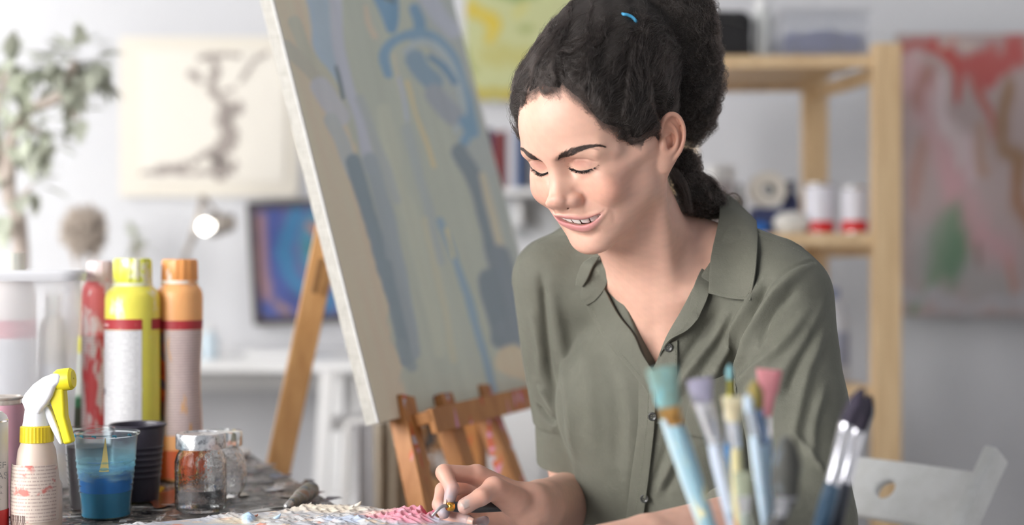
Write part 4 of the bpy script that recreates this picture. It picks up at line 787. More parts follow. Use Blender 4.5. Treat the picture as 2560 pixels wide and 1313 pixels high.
def paint_bottle(label, px0, px1, top, capx, neck, d, col, capcol, drip, amt, waist=False):
    x = ((px0+px1)/2-1280)/F_PX*d; r = (px1-px0)/2/F_PX*d; H = at(0, top, d)[2]-ZT; rc = (capx[1]-capx[0])/2/F_PX*d; zn = at(0, neck, d)[2]-ZT; b = np.array((x, d, ZT))
    t = empty('paint_bottle', tuple(b)); tag(t, label, 'bottle', 'plastic paint bottles on the black table')
    wf = (lambda z: 1-.11*math.exp(-((z-.135)/.05)**2)) if waist else (lambda z: 1.0)
    zb = zn-.018
    prof = [(.001, 0), (r*.90, 0), (r*.97, .004), (r, .012)]+[(r*wf(z), z) for z in np.linspace(.02, zb-.006, 18)]+[(r*.985, zb-.001), (r*.93, zb+.005), (r*.80, zb+.010), (rc*.98, zb+.0135), (rc*.96, zn)]
    lathe('body', prof, splash('bottle_'+label.split()[0], col, drip, amt), t, b, 56)
    lathe('neck_ring', [(rc*.9, zn-.006), (rc*1.03, zn-.005), (rc*1.03, zn-.001), (rc*.9, zn)], splash('neck_'+label.split()[0], drip, col, .4), t, b, 40, False)
    lathe('cap', [(rc*.97, zn), (rc*1.0, zn+.001), (rc*.985, H-.004), (rc*.93, H-.0008), (rc*.86, H), (.001, H)], splash('cap_'+label.split()[0], capcol, drip, amt+.06, f=40), t, b, 72, False, False, cap_fn(14, .075))
    return t, b, r, wf, H
red_band = new_mat('red_print', srgb(176, 52, 60), .5); _x = NT(red_band); _x.col(_x.mix(_x.ramp(_x.noise(_x.obj((1, 1, 1)), 60, 3), [(.66, (0, 0, 0)), (.70, (1, 1, 1))]), srgb(176, 50, 58), srgb(206, 140, 120)))
# yellow, its colour lightened to hold the hazy light
ty, b, r, wf, H = paint_bottle('tall yellow paint bottle with white printed label, middle of the three', 264, 399, 646, (285, 380), 706, 1.943, srgb(242, 232, 96), srgb(226, 230, 84), srgb(246, 244, 216), .42)
zz = lambda y, d=1.943: at(0, y, d)[2]-ZT
x, c = text_label('printed_label_yellow', srgb(226, 226, 228), srgb(150, 148, 152), 44); x.col(c)
wrap('label', b, [(r, zz(1170)), (r, zz(823))], -200, -56, x.m, ty); wrap('label_band', b, [(r, zz(822)), (r, zz(796))], -200, -56, red_band, ty, .0008); wrap('label_band', b, [(r, zz(822)), (r, zz(796))], -34, 40, red_band, ty, .0008)
wrap('certification_mark', b, [(r, zz(982)), (r, zz(968))], -158, -144, new_mat('grey_print', srgb(112, 112, 122), .5), ty, .001)
m_ = new_mat('white_band_print', srgb(226, 190, 190), .5)
for k, (a0, a1) in enumerate(((-168, -158), (-157, -150), (-148, -140), (-139, -131))): wrap('band_letters', b, [(r, zz(814)), (r, zz(808))], a0, a1, m_, ty, .0011, 6)
# orange, haze put into the colour as a paler tone
to, b, r, wf, H = paint_bottle('orange paint bottle with pinched waist, right of the yellow one', 392, 506, 648, (394, 484), 700, 1.975, srgb(246, 180, 118), srgb(240, 164, 96), srgb(248, 236, 224), .36, True)
zo = lambda y: at(0, y, 1.975)[2]-ZT
x, c = text_label('printed_label_orange', srgb(214, 194, 190), srgb(160, 140, 142), 40); n = x.noise(x.obj((1, 1, .16)), 70, 3); x.col(x.mix(x.ramp(n, [(.64, (0, 0, 0)), (.69, (1, 1, 1))]), c, srgb(226, 168, 92)))
wrap('label', b, [(r*wf(z), z) for z in np.linspace(zo(1084), zo(823), 16)], -118, -5, x.m, to); wrap('label_band', b, [(r*wf(z), z) for z in (zo(822), zo(800))], -200, 0, red_band, to, .0008)
x = NT(new_mat('picture_print', (.5, .2, .1), .5)); x.col(x.ramp(x.noise(x.obj((1, 1, .5)), 38, 2), [(.3, srgb(92, 84, 92)), (.42, srgb(186, 62, 52)), (.52, srgb(214, 92, 40)), (.6, srgb(110, 84, 120)), (.7, srgb(226, 150, 60))], 'CONSTANT')); wrap('picture_label', b, [(r*wf(z), z) for z in np.linspace(zo(1100), zo(823), 16)], -165, -119, x.m, to)
wrap('colour_band', b, [(r*wf(z), z) for z in (.004, .03, zo(1120))], -200, 20, new_mat('orange_red_paint', srgb(206, 92, 44), .45), to, .0009)
# red, made paler than the plastic, haze painted in
tr_, b, r, wf, H = paint_bottle('red paint bottle smeared with dried paint, left of the yellow one', 206, 294, 652, (222, 286), 694, 2.03, srgb(222, 112, 114), srgb(240, 220, 222), srgb(242, 226, 226), .46)
zr = lambda y: at(0, y, 2.03)[2]-ZT
x, c = text_label('printed_label_red', srgb(222, 206, 206), srgb(170, 150, 150), 30); n = x.noise(x.obj((1, 1, .25)), 42, 3); x.col(x.mix(x.ramp(n, [(.48, (0, 0, 0)), (.53, (1, 1, 1))]), c, srgb(198, 66, 70))); wrap('label', b, [(r, zr(1080)), (r, zr(838))], -170, 0, x.m, tr_)
# ---- translucent tub with bottles inside
tubm = new_mat('milky_clear_plastic', (.95, .95, .97), .3, Transmission_Weight=.55, IOR=1.1, Alpha=.5)
tub = empty('plastic_tub', (-.74, 1.98, ZT)); tag(tub, 'large translucent plastic tub with a rolled rim at the left edge', 'tub')
zr_ = at(0, 676, 1.86)[2]; X1 = (206-1280)/F_PX*1.86; X1b = (172-1280)/F_PX*1.86
def rrect(x0, x1, y0, y1, z, r, n=6):
    out = []
    for cx, cy, a in ((x1-r, y0+r, -90), (x1-r, y1-r, 0), (x0+r, y1-r, 90), (x0+r, y0+r, 180)):
        for k in range(n+1): t = math.radians(a+90*k/n); out.append((cx+r*math.cos(t), cy+r*math.sin(t), z))
    return out
def loft(rings, closed_bottom=True):
    vs = [p for r in rings for p in r]; n = len(rings[0]); fs = []
    for i in range(len(rings)-1):
        for g in range(n): fs.append((i*n+g, i*n+(g+1) % n, (i+1)*n+(g+1) % n, (i+1)*n+g))
    if closed_bottom: fs.append(tuple(range(n))[::-1])
    return vs, fs
x0b, y0b = X1b-.26, 1.86+.012; rg = []
for t in np.linspace(0, 1, 8): rg.append(rrect(x0b-.018*t, X1b+(X1-.006-X1b)*t, y0b-.010*t, y0b+.20+.010*t, ZT+.002+(zr_-ZT-.014)*t, .03))
_ta = math.radians(17.5); _tc = np.array((X1b, y0b, 0))
def turn(v): q = np.array(v)-_tc; return np.c_[q[:, 0]*math.cos(_ta)-q[:, 1]*math.sin(_ta), q[:, 0]*math.sin(_ta)+q[:, 1]*math.cos(_ta), q[:, 2]]+_tc
v, f = loft(rg); v = turn(v); o = obj('wall', v, f, tubm, tub, True); s = o.modifiers.new('t', 'SOLIDIFY'); s.thickness = .0022
xr0, xr1, yr0, yr1 = x0b-.022, X1, y0b-.016, y0b+.216
v, f = loft([rrect(xr0, xr1, yr0, yr1, zr_-.014, .034), rrect(xr0-.002, xr1+.002, yr0-.002, yr1+.002, zr_-.006, .035), rrect(xr0, xr1, yr0, yr1, zr_, .034), rrect(xr0+.008, xr1-.008, yr0+.008, yr1-.008, zr_, .03), rrect(xr0+.008, xr1-.008, yr0+.008, yr1-.008, zr_-.012, .03)], False); v = turn(v); o = obj('rim', v, f, new_mat('milky_rim', srgb(240, 240, 244), .35, Transmission_Weight=.1), tub, True)
for yy in (.25, .5, .75): pass
def inner_bottle(label, px0, px1, top, d, col, lab):
    x = ((px0+px1)/2-1280)/F_PX*d; r = (px1-px0)/2/F_PX*d; H = at(0, top, d)[2]-ZT-.006; b = np.array((x, d, ZT+.006)); t = empty('stored_bottle', tuple(b)); tag(t, label, 'bottle')
    lathe('body', [(.001, 0), (r, .002), (r, H*.80), (r*.85, H*.86), (r*.5, H*.89), (r*.48, H*.9)], new_mat('stored_plastic', col, .5), t, b, 36); lathe('cap', [(r*.55, H*.895), (r*.55, H), (.001, H)], splash('stored_cap', srgb(226, 226, 218), srgb(206, 210, 190), .3), t, b, 48, False, fn=cap_fn(14, .06))
    x, c = text_label('stored_label', srgb(206, 208, 212), srgb(168, 170, 176), 26, ((.86, 1.0, lab),)); x.col(c); wrap('label', b, [(r, H*.12), (r, H*.70)], -190, 10, x.m, t); return t
inner_bottle('white-capped bottle inside the tub, its cap above the rim', -26, 88, 632, 1.96, srgb(212, 204, 200), srgb(190, 120, 130))
inner_bottle('short pale bottle standing inside the tub at its right', 98, 166, 740, 1.99, srgb(214, 206, 190), srgb(196, 190, 176))
gj = empty('green_lid_jar', tuple(at(185, 1070, 2.12))); gj.name = 'small_jar'; tag(gj, 'small dark green jar behind the tub and the red bottle', 'jar'); _c = np.array(((186-1280)/F_PX*2.12, 2.12, ZT)); _h = at(0, 992, 2.12)[2]-ZT
lathe('body', [(.001, 0), (.021, .002), (.021, _h-.012)], new_mat('dark_green_glass', srgb(70, 92, 78), .3), gj, _c); lathe('lid', [(.022, _h-.014), (.0225, _h-.012), (.0225, _h), (.001, _h)], new_mat('green_lid', srgb(70, 150, 110), .4), gj, _c, cap0=False)
yb = empty('yellow_cap_bottle', tuple(at(196, 1070, 2.22))); yb.name = 'squeeze_bottle'; tag(yb, 'pale squeeze bottle with yellow cap, behind the tub', 'bottle'); _c = np.array(((200-1280)/F_PX*2.24, 2.24, ZT)); _h = at(0, 842, 2.24)[2]-ZT
lathe('body', [(.001, 0), (.024, .002), (.024, _h-.05), (.012, _h-.025)], new_mat('pale_squeeze', srgb(216, 222, 216), .45), yb, _c); lathe('cap', [(.012, _h-.026), (.011, _h-.006), (.006, _h), (.001, _h)], new_mat('yellow_cap', srgb(226, 222, 110), .45), yb, _c, cap0=False)
# ---- spray bottle
sp = empty('spray_bottle', tuple(at(92, 1313, 1.60))); tag(sp, 'spray bottle with yellow collar, white and yellow trigger head', 'bottle'); D = 1.60; k = D/F_PX
b = np.array(((92-1280)*k, D, ZT)); zz = lambda y: at(0, y, D)[2]-ZT
frost = splash('frosted_peach_plastic', srgb(222, 202, 188), srgb(206, 150, 140), .34, .4, (1, 1, 1), 22)
lathe('body', [(.001, 0), (.026, 0), (.0275, .004), (.0275, .05), (.0245, zz(1200)), (.0205, zz(1125)), (.0175, zz(1108)), (.0165, zz(1100))], frost, sp, b, 48)
x, c = text_label('spray_label', srgb(220, 204, 192), srgb(176, 150, 142), 16); n = x.noise(x.obj((1, 1, 1)), 40, 3); x.col(x.mix(x.ramp(n, [(.56, (0, 0, 0)), (.62, (1, 1, 1))]), c, srgb(206, 120, 110))); wrap('label', b, [(.0276, .012), (.0276, .05), (.0262, .075)], -170, -15, x.m, sp)
m_ = new_mat('barcode_print', srgb(120, 100, 96), .5)
for i in range(11): wrap('barcode_bar', b, [(.0276, .004), (.0276, .020)], -150+i*5, -150+i*5+(1.6 if i % 3 else 2.8), m_, sp, .0011, 2)
yel = splash('yellow_plastic', srgb(232, 204, 40), srgb(236, 226, 150), .22, .4); yel2 = splash('dirty_yellow_plastic', srgb(236, 220, 44), srgb(168, 150, 130), .34, .4, (1, 1, 1), 46)
lathe('collar', [(.0165, zz(1106)), (.0185, zz(1104)), (.018, zz(1066)), (.0155, zz(1063))], yel, sp, b, 60, False, fn=cap_fn(30, .03)); whitehd = splash('white_spray_head', srgb(236, 236, 240), srgb(206, 200, 200), .16, .4)
lathe('neck', [(.0155, zz(1064)), (.0145, zz(1050)), (.0125, zz(1020))], whitehd, sp, b, 40, False)
def prism(name, poly, th, mat, parent, d=D, bev=.002):
    f_ = [at(x, y, d-th/2) for x, y in poly]; g_ = [p+np.array((0, th, 0)) for p in f_]; n = len(poly)
    return obj(name, f_+g_, [tuple(range(n)), tuple(range(2*n-1, n-1, -1))]+[(i, i+n, (i+1) % n+n, (i+1) % n) for i in range(n)], mat, parent, bevel=bev, seg=5)
prism('head_shell', [(50, 1003), (60, 985), (80, 962), (105, 944), (134, 933), (152, 938), (150, 958), (136, 970), (128, 992), (116, 1012), (104, 1026), (98, 1040), (64, 1040), (58, 1020)], .027, whitehd, sp, bev=.0095)
_R = np.stack([nrm((0, 1, 0)), nrm((-.12, 0, 1)), nrm((1, 0, .12))], 1)
lathe('nozzle', [(.001, 0), (.010, 0), (.0125, .004), (.0125, .018), (.010, .021), (.001, .021)], yel2, sp, at(138, 952, D)+np.array((0, .000, 0)), 28, R=_R)
prism('trigger', [(132, 968), (158, 972), (160, 1000), (162, 1040), (180, 1108), (158, 1113), (146, 1070), (128, 1018), (122, 1000)], .016, yel2, sp, bev=.003)
prism('trigger_guard', [(104, 1022), (116, 1012), (128, 1030), (146, 1075), (156, 1112), (148, 1112), (128, 1076)], .013, whitehd, sp, bev=.002)
# ---- pink can, lettered can
pkc = empty('pink_can', tuple(at(20, 1290, 1.70))); tag(pkc, 'pink paint can with drips and a dented metal lid at the left edge', 'can'); D = 1.70; b = np.array(((8-1280)/F_PX*D, D, ZT)); zz = lambda y: at(0, y, D)[2]-ZT
pinkm = splash('pink_dripped_paint', srgb(206, 156, 170), srgb(178, 164, 158), .27, .4, (1, 1, .4), 20)
lathe('body', [(.001, 0), (.0245, 0), (.0245, zz(1020)), (.0235, zz(1010))], pinkm, pkc, b, 44, fn=lambda r, z, a: r*(1+.02*math.sin(3*a+40*z))); lathe('lid', [(.0205, zz(1012)), (.0205, zz(999)), (.023, zz(997)), (.0235, zz(992)), (.020, zz(990)), (.018, zz(994)), (.001, zz(995))], new_mat('dented_tin', (.72, .66, .60), .35, .8), pkc, b, 44, False)
lc = empty('lettered_can', tuple(at(0, 1313, 1.585))); tag(lc, 'white spray can with grey lettering and red base band, cut by the left edge', 'can'); D = 1.585; b = np.array(((-32-1280)/F_PX*D, D, ZT)); r = 50/F_PX*D; zz = lambda y: at(0, y, D)[2]-ZT
lathe('body', [(.001, 0), (r, .001), (r, zz(1052)), (r*.93, zz(1040)), (r*.7, zz(1030)), (.001, zz(1030))], new_mat('white_can', srgb(218, 216, 212), .35), lc, b, 48); wrap('red_band', b, [(r, .001), (r, zz(1272))], -200, 20, new_mat('red_can_band', srgb(206, 44, 46), .4), lc); lathe('seam_ring', [(r*.98, zz(1056)), (r*1.02, zz(1054)), (r*1.02, zz(1050)), (r*.98, zz(1048))], silver, lc, b, 48, False)
ltm = new_mat('grey_lettering', srgb(120, 116, 114), .5); lwm = new_mat('white_lettering', srgb(236, 226, 222), .5)
def letter(txt, px, py, size, mat, par, d, ang=0):
    c = bpy.data.curves.new('lettering', 'FONT'); c.body = txt; c.size = size; c.extrude = .0002; c.align_x = 'LEFT'; o = bpy.data.objects.new('lettering', c); COL.objects.link(o); c.materials.append(mat)
    p = at(px, py, d); me = bpy.data.meshes.new_from_object(o); bpy.data.objects.remove(o); o = bpy.data.objects.new('lettering', me); COL.objects.link(o)
    o.location = tuple(p); o.rotation_euler = (math.pi/2, 0, ang); adopt(o, par); return o
D2 = D-r*.93
for i, (txt, y, s) in enumerate((('EF', 1172, .0115), ('AS', 1198, .0115), ('lak', 1222, .006), ('no.', 1236, .006), ('gl.', 1250, .006))): letter(txt, -8, y, s*.9, ltm, lc, D2+.004, .45)
for txt, y in (('GRUND', 1292), ('WEISS', 1306)): pass
# ---- plastic cups
def cup(label, cx, rt, rb, top, bot, d, wallm, fills, grp='plastic cups on the black table', z0=None):
    k = d/F_PX; b = np.array(((cx-1280)*k, d, ZT+.0005)); H = (at(0, top, d)[2]-ZT); R1, R0 = rt*k, rb*k; t = empty('plastic_cup', tuple(b)); tag(t, label, 'cup', grp)
    rad = lambda z: R0+(R1-R0)*(z/H)
    prof = [(.001, .002), (R0*.86, .002), (R0*.9, 0), (R0, 0), (rad(.004), .004)]
    for z in np.linspace(.006, H-.004, 60): g = .0009*max(0, math.sin(z*2*math.pi/.0072)) if .30*H < z < .74*H else 0; prof.append((rad(z)+g, z))
    inner = [(r-.0007, z+.0008) for r, z in prof[4:]][::-1]
    prof += [(R1+.0018, H-.003), (R1+.0026, H-.0012), (R1+.0018, H), (R1-.0002, H-.0006)]+inner+[(.001, .003)]
    lathe('cup_wall', prof, wallm, t, b, 64, False)
    for z0, z1, m in fills: lathe('paint_fill', [(.001, z0*H), (rad(z0*H)-.0012, z0*H)]+[(rad(z)-.0012, z) for z in np.linspace(z0*H, z1*H, 6)[1:]]+[(.001, z1*H)], m, t, b, 48, False)
    return t, b, H, rad
clearm = new_mat('clear_cup_plastic', (.94, .97, .98), .12, Transmission_Weight=1.0, IOR=1.08)
bluem = new_mat('blue_stained_cup', (.60, .86, .92), .16, Transmission_Weight=.92, IOR=1.08); _x = NT(bluem); _sz = _x.n('SeparateXYZ'); _tc = _x.n('TexCoord'); _x.l(_tc.outputs['Object'], _sz.inputs[0]); _n = _x.noise(_x.obj((1, 1, 3)), 46, 4); _h = _x.math('ADD', _x.math('MULTIPLY', _x.math('SUBTRACT', _sz.outputs['Z'], ZT), 10.), _x.math('MULTIPLY', _n, .3))
_x.col(_x.ramp(_h, [(.55, (.70, .90, .97)), (.70, (.45, .80, .90)), (.85, (.60, .86, .92)), (1.08, (.88, .95, .97))])); _x.l(_x.ramp(_h, [(.58, (.97,)*3), (.72, (.62,)*3), (.85, (.80,)*3), (1.02, (.97,)*3)]), _x.b.inputs['Transmission Weight'])
bw1 = new_mat('blue_water', srgb(40, 128, 206), .25, Subsurface_Weight=.1); bw2 = new_mat('teal_sediment', srgb(56, 134, 166), .4)
tcup, b, H, rad = cup('clear cup of blue paint water, nearest on the table', 265, 78, 58, 1081, 1294, 1.682, bluem, [(.012, .30, bw2), (.301, .56, bw1)])
# paint runs inside the cup and on its rim
vs = []; 
for i, (a, z, w) in enumerate(((-78, .57, .0055), (-76, .70, .0036), (-75.5, .85, .0018), (-75, .97, .0003))):
    rr = rad(z*H)+.0006
    for s in (-1, 1): t = math.radians(a)+s*w/rr; vs.append((b[0]+rr*math.cos(t), b[1]+rr*math.sin(t), b[2]+z*H))
obj('dried_drip', vs, [(i, i+1, i+3, i+2) for i in (0, 2, 4)], new_mat('ochre_drip', srgb(216, 200, 130), .5), tcup)
for a in (-140, -120, -95, -60, -30): rr = rad(H)+.0012; t = math.radians(a); tube('rim_stain', [(b[0]+rr*math.cos(t+q), b[1]+rr*math.sin(t+q), b[2]+H-.001-.002*(q > .03)) for q in np.linspace(-.06, .06, 5)], .0011, new_mat('teal_stain', srgb(44, 150, 176), .4), tcup, 6)
cup('clear cup of black brown paint, between spray bottle and blue cup', 222, 60, 44, 1072, 1276, 1.735, clearm, [(.01, .78, new_mat('black_brown_paint', srgb(44, 38, 40), .45))])
navy = new_mat('navy_black_plastic', srgb(58, 54, 66), .35); cup('dark navy plastic cup behind the blue cup', 345, 66, 50, 1060, 1262, 1.80, navy, [])
# ---- glass jars
glass = new_mat('jar_glass', (.99, .995, 1), .02, Transmission_Weight=1.0, IOR=1.22); _x = NT(glass); _x.bump(_x.noise(_x.obj(), 70, 3), .5, .003)
water = new_mat('murky_water', (.95, .96, .98), .05, Transmission_Weight=.97, IOR=1.12); lidm = new_mat('speckled_lid', (.7, .7, .7), .3, .85); _x = NT(lidm); _x.col(_x.ramp(_x.noise(_x.obj(), 120, 4), [(.36, (.30, .30, .32)), (.48, (.74, .75, .77)), (.7, (.9, .9, .9))])); _x.bump(_x.noise(_x.obj(), 160, 3), .5, .002); chrome = new_mat('shiny_lid', (.82, .82, .80), .14, 1.0)
def jar(label, cx, d, r, H, prof_o, lid, lid_r, lid_h, tilt=0, square=0):
    k = d/F_PX; b = np.array(((cx-1280)*k, d, ZT+.0006)); t = empty('glass_jar', tuple(b)); tag(t, label, 'jar', 'glass jars on the paint table')
    sq = (lambda rr, z, a: rr*(1+square*(.5-abs(math.cos(2*a)))*min(1, max(0, (.058-z)/.012)))) if square else None
    inn = [(max(q-.0028, .001), z+(.003 if i < 3 else 0)) for i, (q, z) in enumerate(prof_o)][::-1]
    lathe('glass', [(.001, 0)]+prof_o+inn+[(.001, .0034)], glass, t, b, 56, False, fn=sq)
    zl = prof_o[-1][1]; lathe('lid', [(lid_r*.94, zl-.008), (lid_r, zl-.008), (lid_r*1.01, zl-.006), (lid_r*1.01, zl+lid_h-.0104), (lid_r*.97, zl+lid_h-.008), (lid_r*.7, zl+lid_h-.0072), (lid_r*.66, zl+lid_h-.0088), (.001, zl+lid_h-.0088)], lid, t, b, 56, False)
    wz = .026; wp = [(q-.0036, z) for q, z in prof_o if z < wz]; lathe('water', [(.001, .0045)]+[(q, max(z, .0045)) for q, z in wp]+[(wp[-1][0], wz), (.001, wz)], water, t, b, 48, False, fn=sq); return t
k = 1.722/F_PX; R = 65*k
jar('squat glass jar with speckled metal lid, in front', 502, 1.722, R, 0, [(R*.86, 0), (R*.97, .003), (R, .010), (R, .050), (R*.98, .060), (R*.90, .068), (R*.80, .0735), (R*.78, .083)], lidm, 61*k, .0182, square=.05)
k = 1.80/F_PX; R = 66*k
jar('round bellied glass jar with a shiny lid, behind the squat jar', 552, 1.80, R, 0, [(R*.55, 0), (R*.72, .004), (R*.93, .018), (R, .032), (R*.94, .048), (R*.78, .060), (R*.60, .066), (R*.58, .076)], chrome, 53*k, .0185)
# ---- brush pot in the foreground and its brushes
bp = empty('brush_pot', (.188, 1.165, ZW)); tag(bp, 'dark ceramic pot holding the brushes in the foreground, below the frame', 'pot'); PB = np.array((.188, 1.165, ZW))
lathe('pot_wall', [(.001, 0), (.040, 0), (.043, .004), (.045, .072), (.0465, .077), (.0455, .079), (.042, .075), (.040, .008), (.001, .008)], new_mat('dark_glaze', srgb(70, 74, 82), .3), bp, PB, 48, False)
def V3(px, py, d): return at(px, py, d)
def brush(label, tip, fer0, fer1, end, d0, d1, kind, bw, fw, hw, bcol, fcol, hcol, hcol2=None, ftop=.5):
    """tip/ferrule/end picture points; widths in px at depth d0"""
    k = d0/F_PX; T, A, B, E = V3(*tip, d0), V3(*fer0, d0), V3(*fer1, d0+(d1-d0)*.3), V3(*end, d1)
    ax = nrm(E-B); # run the handle down into the pot
    g = (ZW+.012-E[2])/ax[2]; E2 = E+ax*max(0, g); lim = PB+np.array((0, 0, .012)); hr = E2[:2]-PB[:2]; rr = np.linalg.norm(hr)
    if rr > .032: E2[:2] = PB[:2]+hr/rr*.032
    r = empty('paint_brush', tuple(T)); tag(r, label, 'brush', 'paint brushes in the foreground pot')
    fm = new_mat('ferrule_'+kind, fcol, .18, .95); hm_ = splash('handle_'+kind, hcol, hcol2 or hcol, .42 if hcol2 else .05, .35, (1, 1, .35), 60)
    u = nrm(np.cross(nrm(T-A), (0, -1., 0))); w = np.cross(u, nrm(T-A)); rs = np.random.RandomState(len(label))
    flat = .35 if kind in ('flat', 'fan') else 1.0
    # bristles: a shaped tuft plus separate hairs
    n = 9; vs, fs = [], []; sg = 24
    for i in range(n+1):
        t = i/n; c = A+(T-A)*t
        if kind == 'flat': wd = fw+(bw-fw)*min(1, t*1.2); fl = flat*(1-.45*t)
        elif kind == 'fan': wd = fw+(bw-fw)*t**1.3; fl = flat*(1-.5*t)
        else: wd = (fw+(bw-fw)*math.sin(min(1, t*1.5)*1.57))*(1-max(0, t-.45)**2*2.6); fl = 1
        for gk in range(sg): a = gk*6.2832/sg; j = 1+.05*math.sin(a*11+i); vs.append(c+(u*math.cos(a)*wd*j+w*math.sin(a)*wd*fl*j)*k*.5)
    for i in range(n):
        for gk in range(sg): fs.append((i*sg+gk, i*sg+(gk+1) % sg, (i+1)*sg+(gk+1) % sg, (i+1)*sg+gk))
    fs.append(tuple(range(n*sg, (n+1)*sg))); obj('bristles', vs, fs, splash('bristles_'+kind, bcol[0], bcol[1], .45, .75, (1, 1, .4), 90), r, True)
    hv, hf = [], []
    for i in range(46):
        a = rs.uniform(0, 6.28); q = rs.uniform(.5, 1)**.5; wd = bw if kind != 'round' else bw*.55; p0 = A+(T-A)*.5+(u*math.cos(a)*wd*q*.8+w*math.sin(a)*wd*flat*q*.6)*k*.5; p1 = T+(T-A)*rs.uniform(.0, .07)+(u*math.cos(a)*wd*q+w*math.sin(a)*wd*flat*q*.6)*k*.5*(1 if kind != 'round' else .5)
        o = len(hv); s = .00022; hv += [p0+u*s, p0-u*s, p0+w*s, p1]; hf += [(o, o+1, o+3), (o+1, o+2, o+3), (o+2, o, o+3)]
    bh = obj('loose_bristles', hv, hf, new_mat('bristle_hair', bcol[1], .7), r); bh['kind'] = 'stuff'
    # ferrule blends from the tuft's section to the round handle
    vs, fs = [], []; st = [(0, 1.0, flat), (.12, 1.03, flat), (.16, .98, flat), (.55, .86, flat+(1-flat)*.5), (.80, .80, 1), (.84, .86, 1), (.88, .80, 1), (.94, .85, 1), (1, .80, 1)]
    for t, m, fl in st:
        c = A+(B-A)*t; wd = fw*m+(hw-fw*m)*max(0, t-.1)*.9
        for gk in range(sg): a = gk*6.2832/sg; vs.append(c+(u*math.cos(a)*wd+w*math.sin(a)*max(wd*fl, hw*.5 if t > .4 else 0))*k*.5)
    for i in range(len(st)-1):
        for gk in range(sg): fs.append((i*sg+gk, i*sg+(gk+1) % sg, (i+1)*sg+(gk+1) % sg, (i+1)*sg+gk))
    o = obj('ferrule', vs, fs, fm, r, True); es = o.modifiers.new('e', 'EDGE_SPLIT'); es.split_angle = math.radians(50)
    tube('handle', [B-ax*.001, B+(E2-B)*.10, B+(E2-B)*.3, B+(E2-B)*.6, E2], [hw*k*.46, hw*k*.56, hw*k*.55, hw*k*.42, hw*k*.26], hm_, r, 16, 36)
    return r
dk_ = srgb(40, 38, 44)
brush('flat brush with teal green bristles, leftmost in the pot', (1655, 918), (1672, 1018), (1690, 1062), (1768, 1300), 1.120, 1.145, 'flat', 78, 52, 40, (srgb(120, 148, 140), srgb(120, 170, 176)), srgb(196, 150, 90), srgb(142, 176, 190), srgb(214, 206, 160))
brush('slim brush with a pale blue handle just behind the flat teal brush', (1640, 935), (1652, 1010), (1662, 1048), (1745, 1290), 1.145, 1.175, 'round', 30, 26, 24, (srgb(96, 150, 152), srgb(150, 196, 200)), srgb(214, 190, 130), srgb(190, 214, 224), srgb(226, 222, 190))
brush('flat brush with lilac grey bristles and silver ferrule', (1748, 946), (1757, 1006), (1786, 1110), (1832, 1300), 1.120, 1.145, 'flat', 66, 50, 36, (srgb(150, 146, 166), srgb(120, 118, 130)), (.86, .86, .90), srgb(196, 206, 222), srgb(150, 168, 190))
brush('thin brush with yellow green tip standing upright', (1824, 912), (1824, 950), (1824, 985), (1838, 1300), 1.175, 1.190, 'round', 17, 14, 18, (srgb(120, 170, 176), srgb(170, 190, 190)), srgb(196, 190, 90), srgb(190, 182, 80), srgb(120, 160, 160))
brush('cream hog bristle brush in front of the upright thin one', (1832, 992), (1832, 1056), (1840, 1120), (1846, 1300), 1.115, 1.140, 'fan', 56, 30, 26, (srgb(206, 196, 164), srgb(186, 172, 140)), (.80, .82, .88), srgb(206, 196, 150), srgb(200, 140, 80))
brush('blue handled brush beside the cream bristles', (1820, 1006), (1818, 1050), (1822, 1110), (1832, 1260), 1.145, 1.160, 'round', 18, 17, 24, (srgb(206, 200, 190), srgb(186, 190, 200)), (.84, .87, .92), srgb(96, 150, 206), srgb(120, 170, 220))
brush('olive filbert brush with steel blue ferrule', (1886, 952), (1890, 1022), (1902, 1110), (1938, 1300), 1.125, 1.145, 'round', 42, 36, 38, (srgb(132, 118, 62), srgb(110, 100, 60)), srgb(110, 130, 160), srgb(156, 186, 206), srgb(206, 220, 226))
brush('brush with pale blue handle between cream and olive bristles', (1868, 985), (1874, 1030), (1886, 1090), (1920, 1300), 1.105, 1.130, 'round', 26, 22, 26, (srgb(180, 196, 210), srgb(160, 180, 200)), (.7, .76, .84), srgb(188, 208, 224), srgb(150, 180, 200))
brush('fan brush with dusty pink bristles', (1924, 924), (1914, 1040), (1918, 1092), (1932, 1300), 1.165, 1.175, 'fan', 66, 30, 26, (srgb(196, 128, 134), srgb(170, 100, 108)), (.76, .74, .74), srgb(130, 148, 170), srgb(160, 170, 180))
brush('broad dark round brush with grey paint, lower right in pot', (1968, 1092), (1962, 1240), (1950, 1290), (1930, 1330), 1.090, 1.110, 'round', 76, 62, 40, (srgb(66, 66, 62), srgb(84, 92, 98)), (.4, .4, .42), srgb(70, 70, 70), srgb(100, 100, 100))
brush('small pale green brush low in the middle of the pot', (1858, 1180), (1860, 1240), (1862, 1280), (1868, 1330), 1.095, 1.115, 'flat', 46, 40, 30, (srgb(150, 156, 134), srgb(176, 180, 160)), (.6, .6, .6), srgb(150, 160, 150), srgb(180, 186, 170))
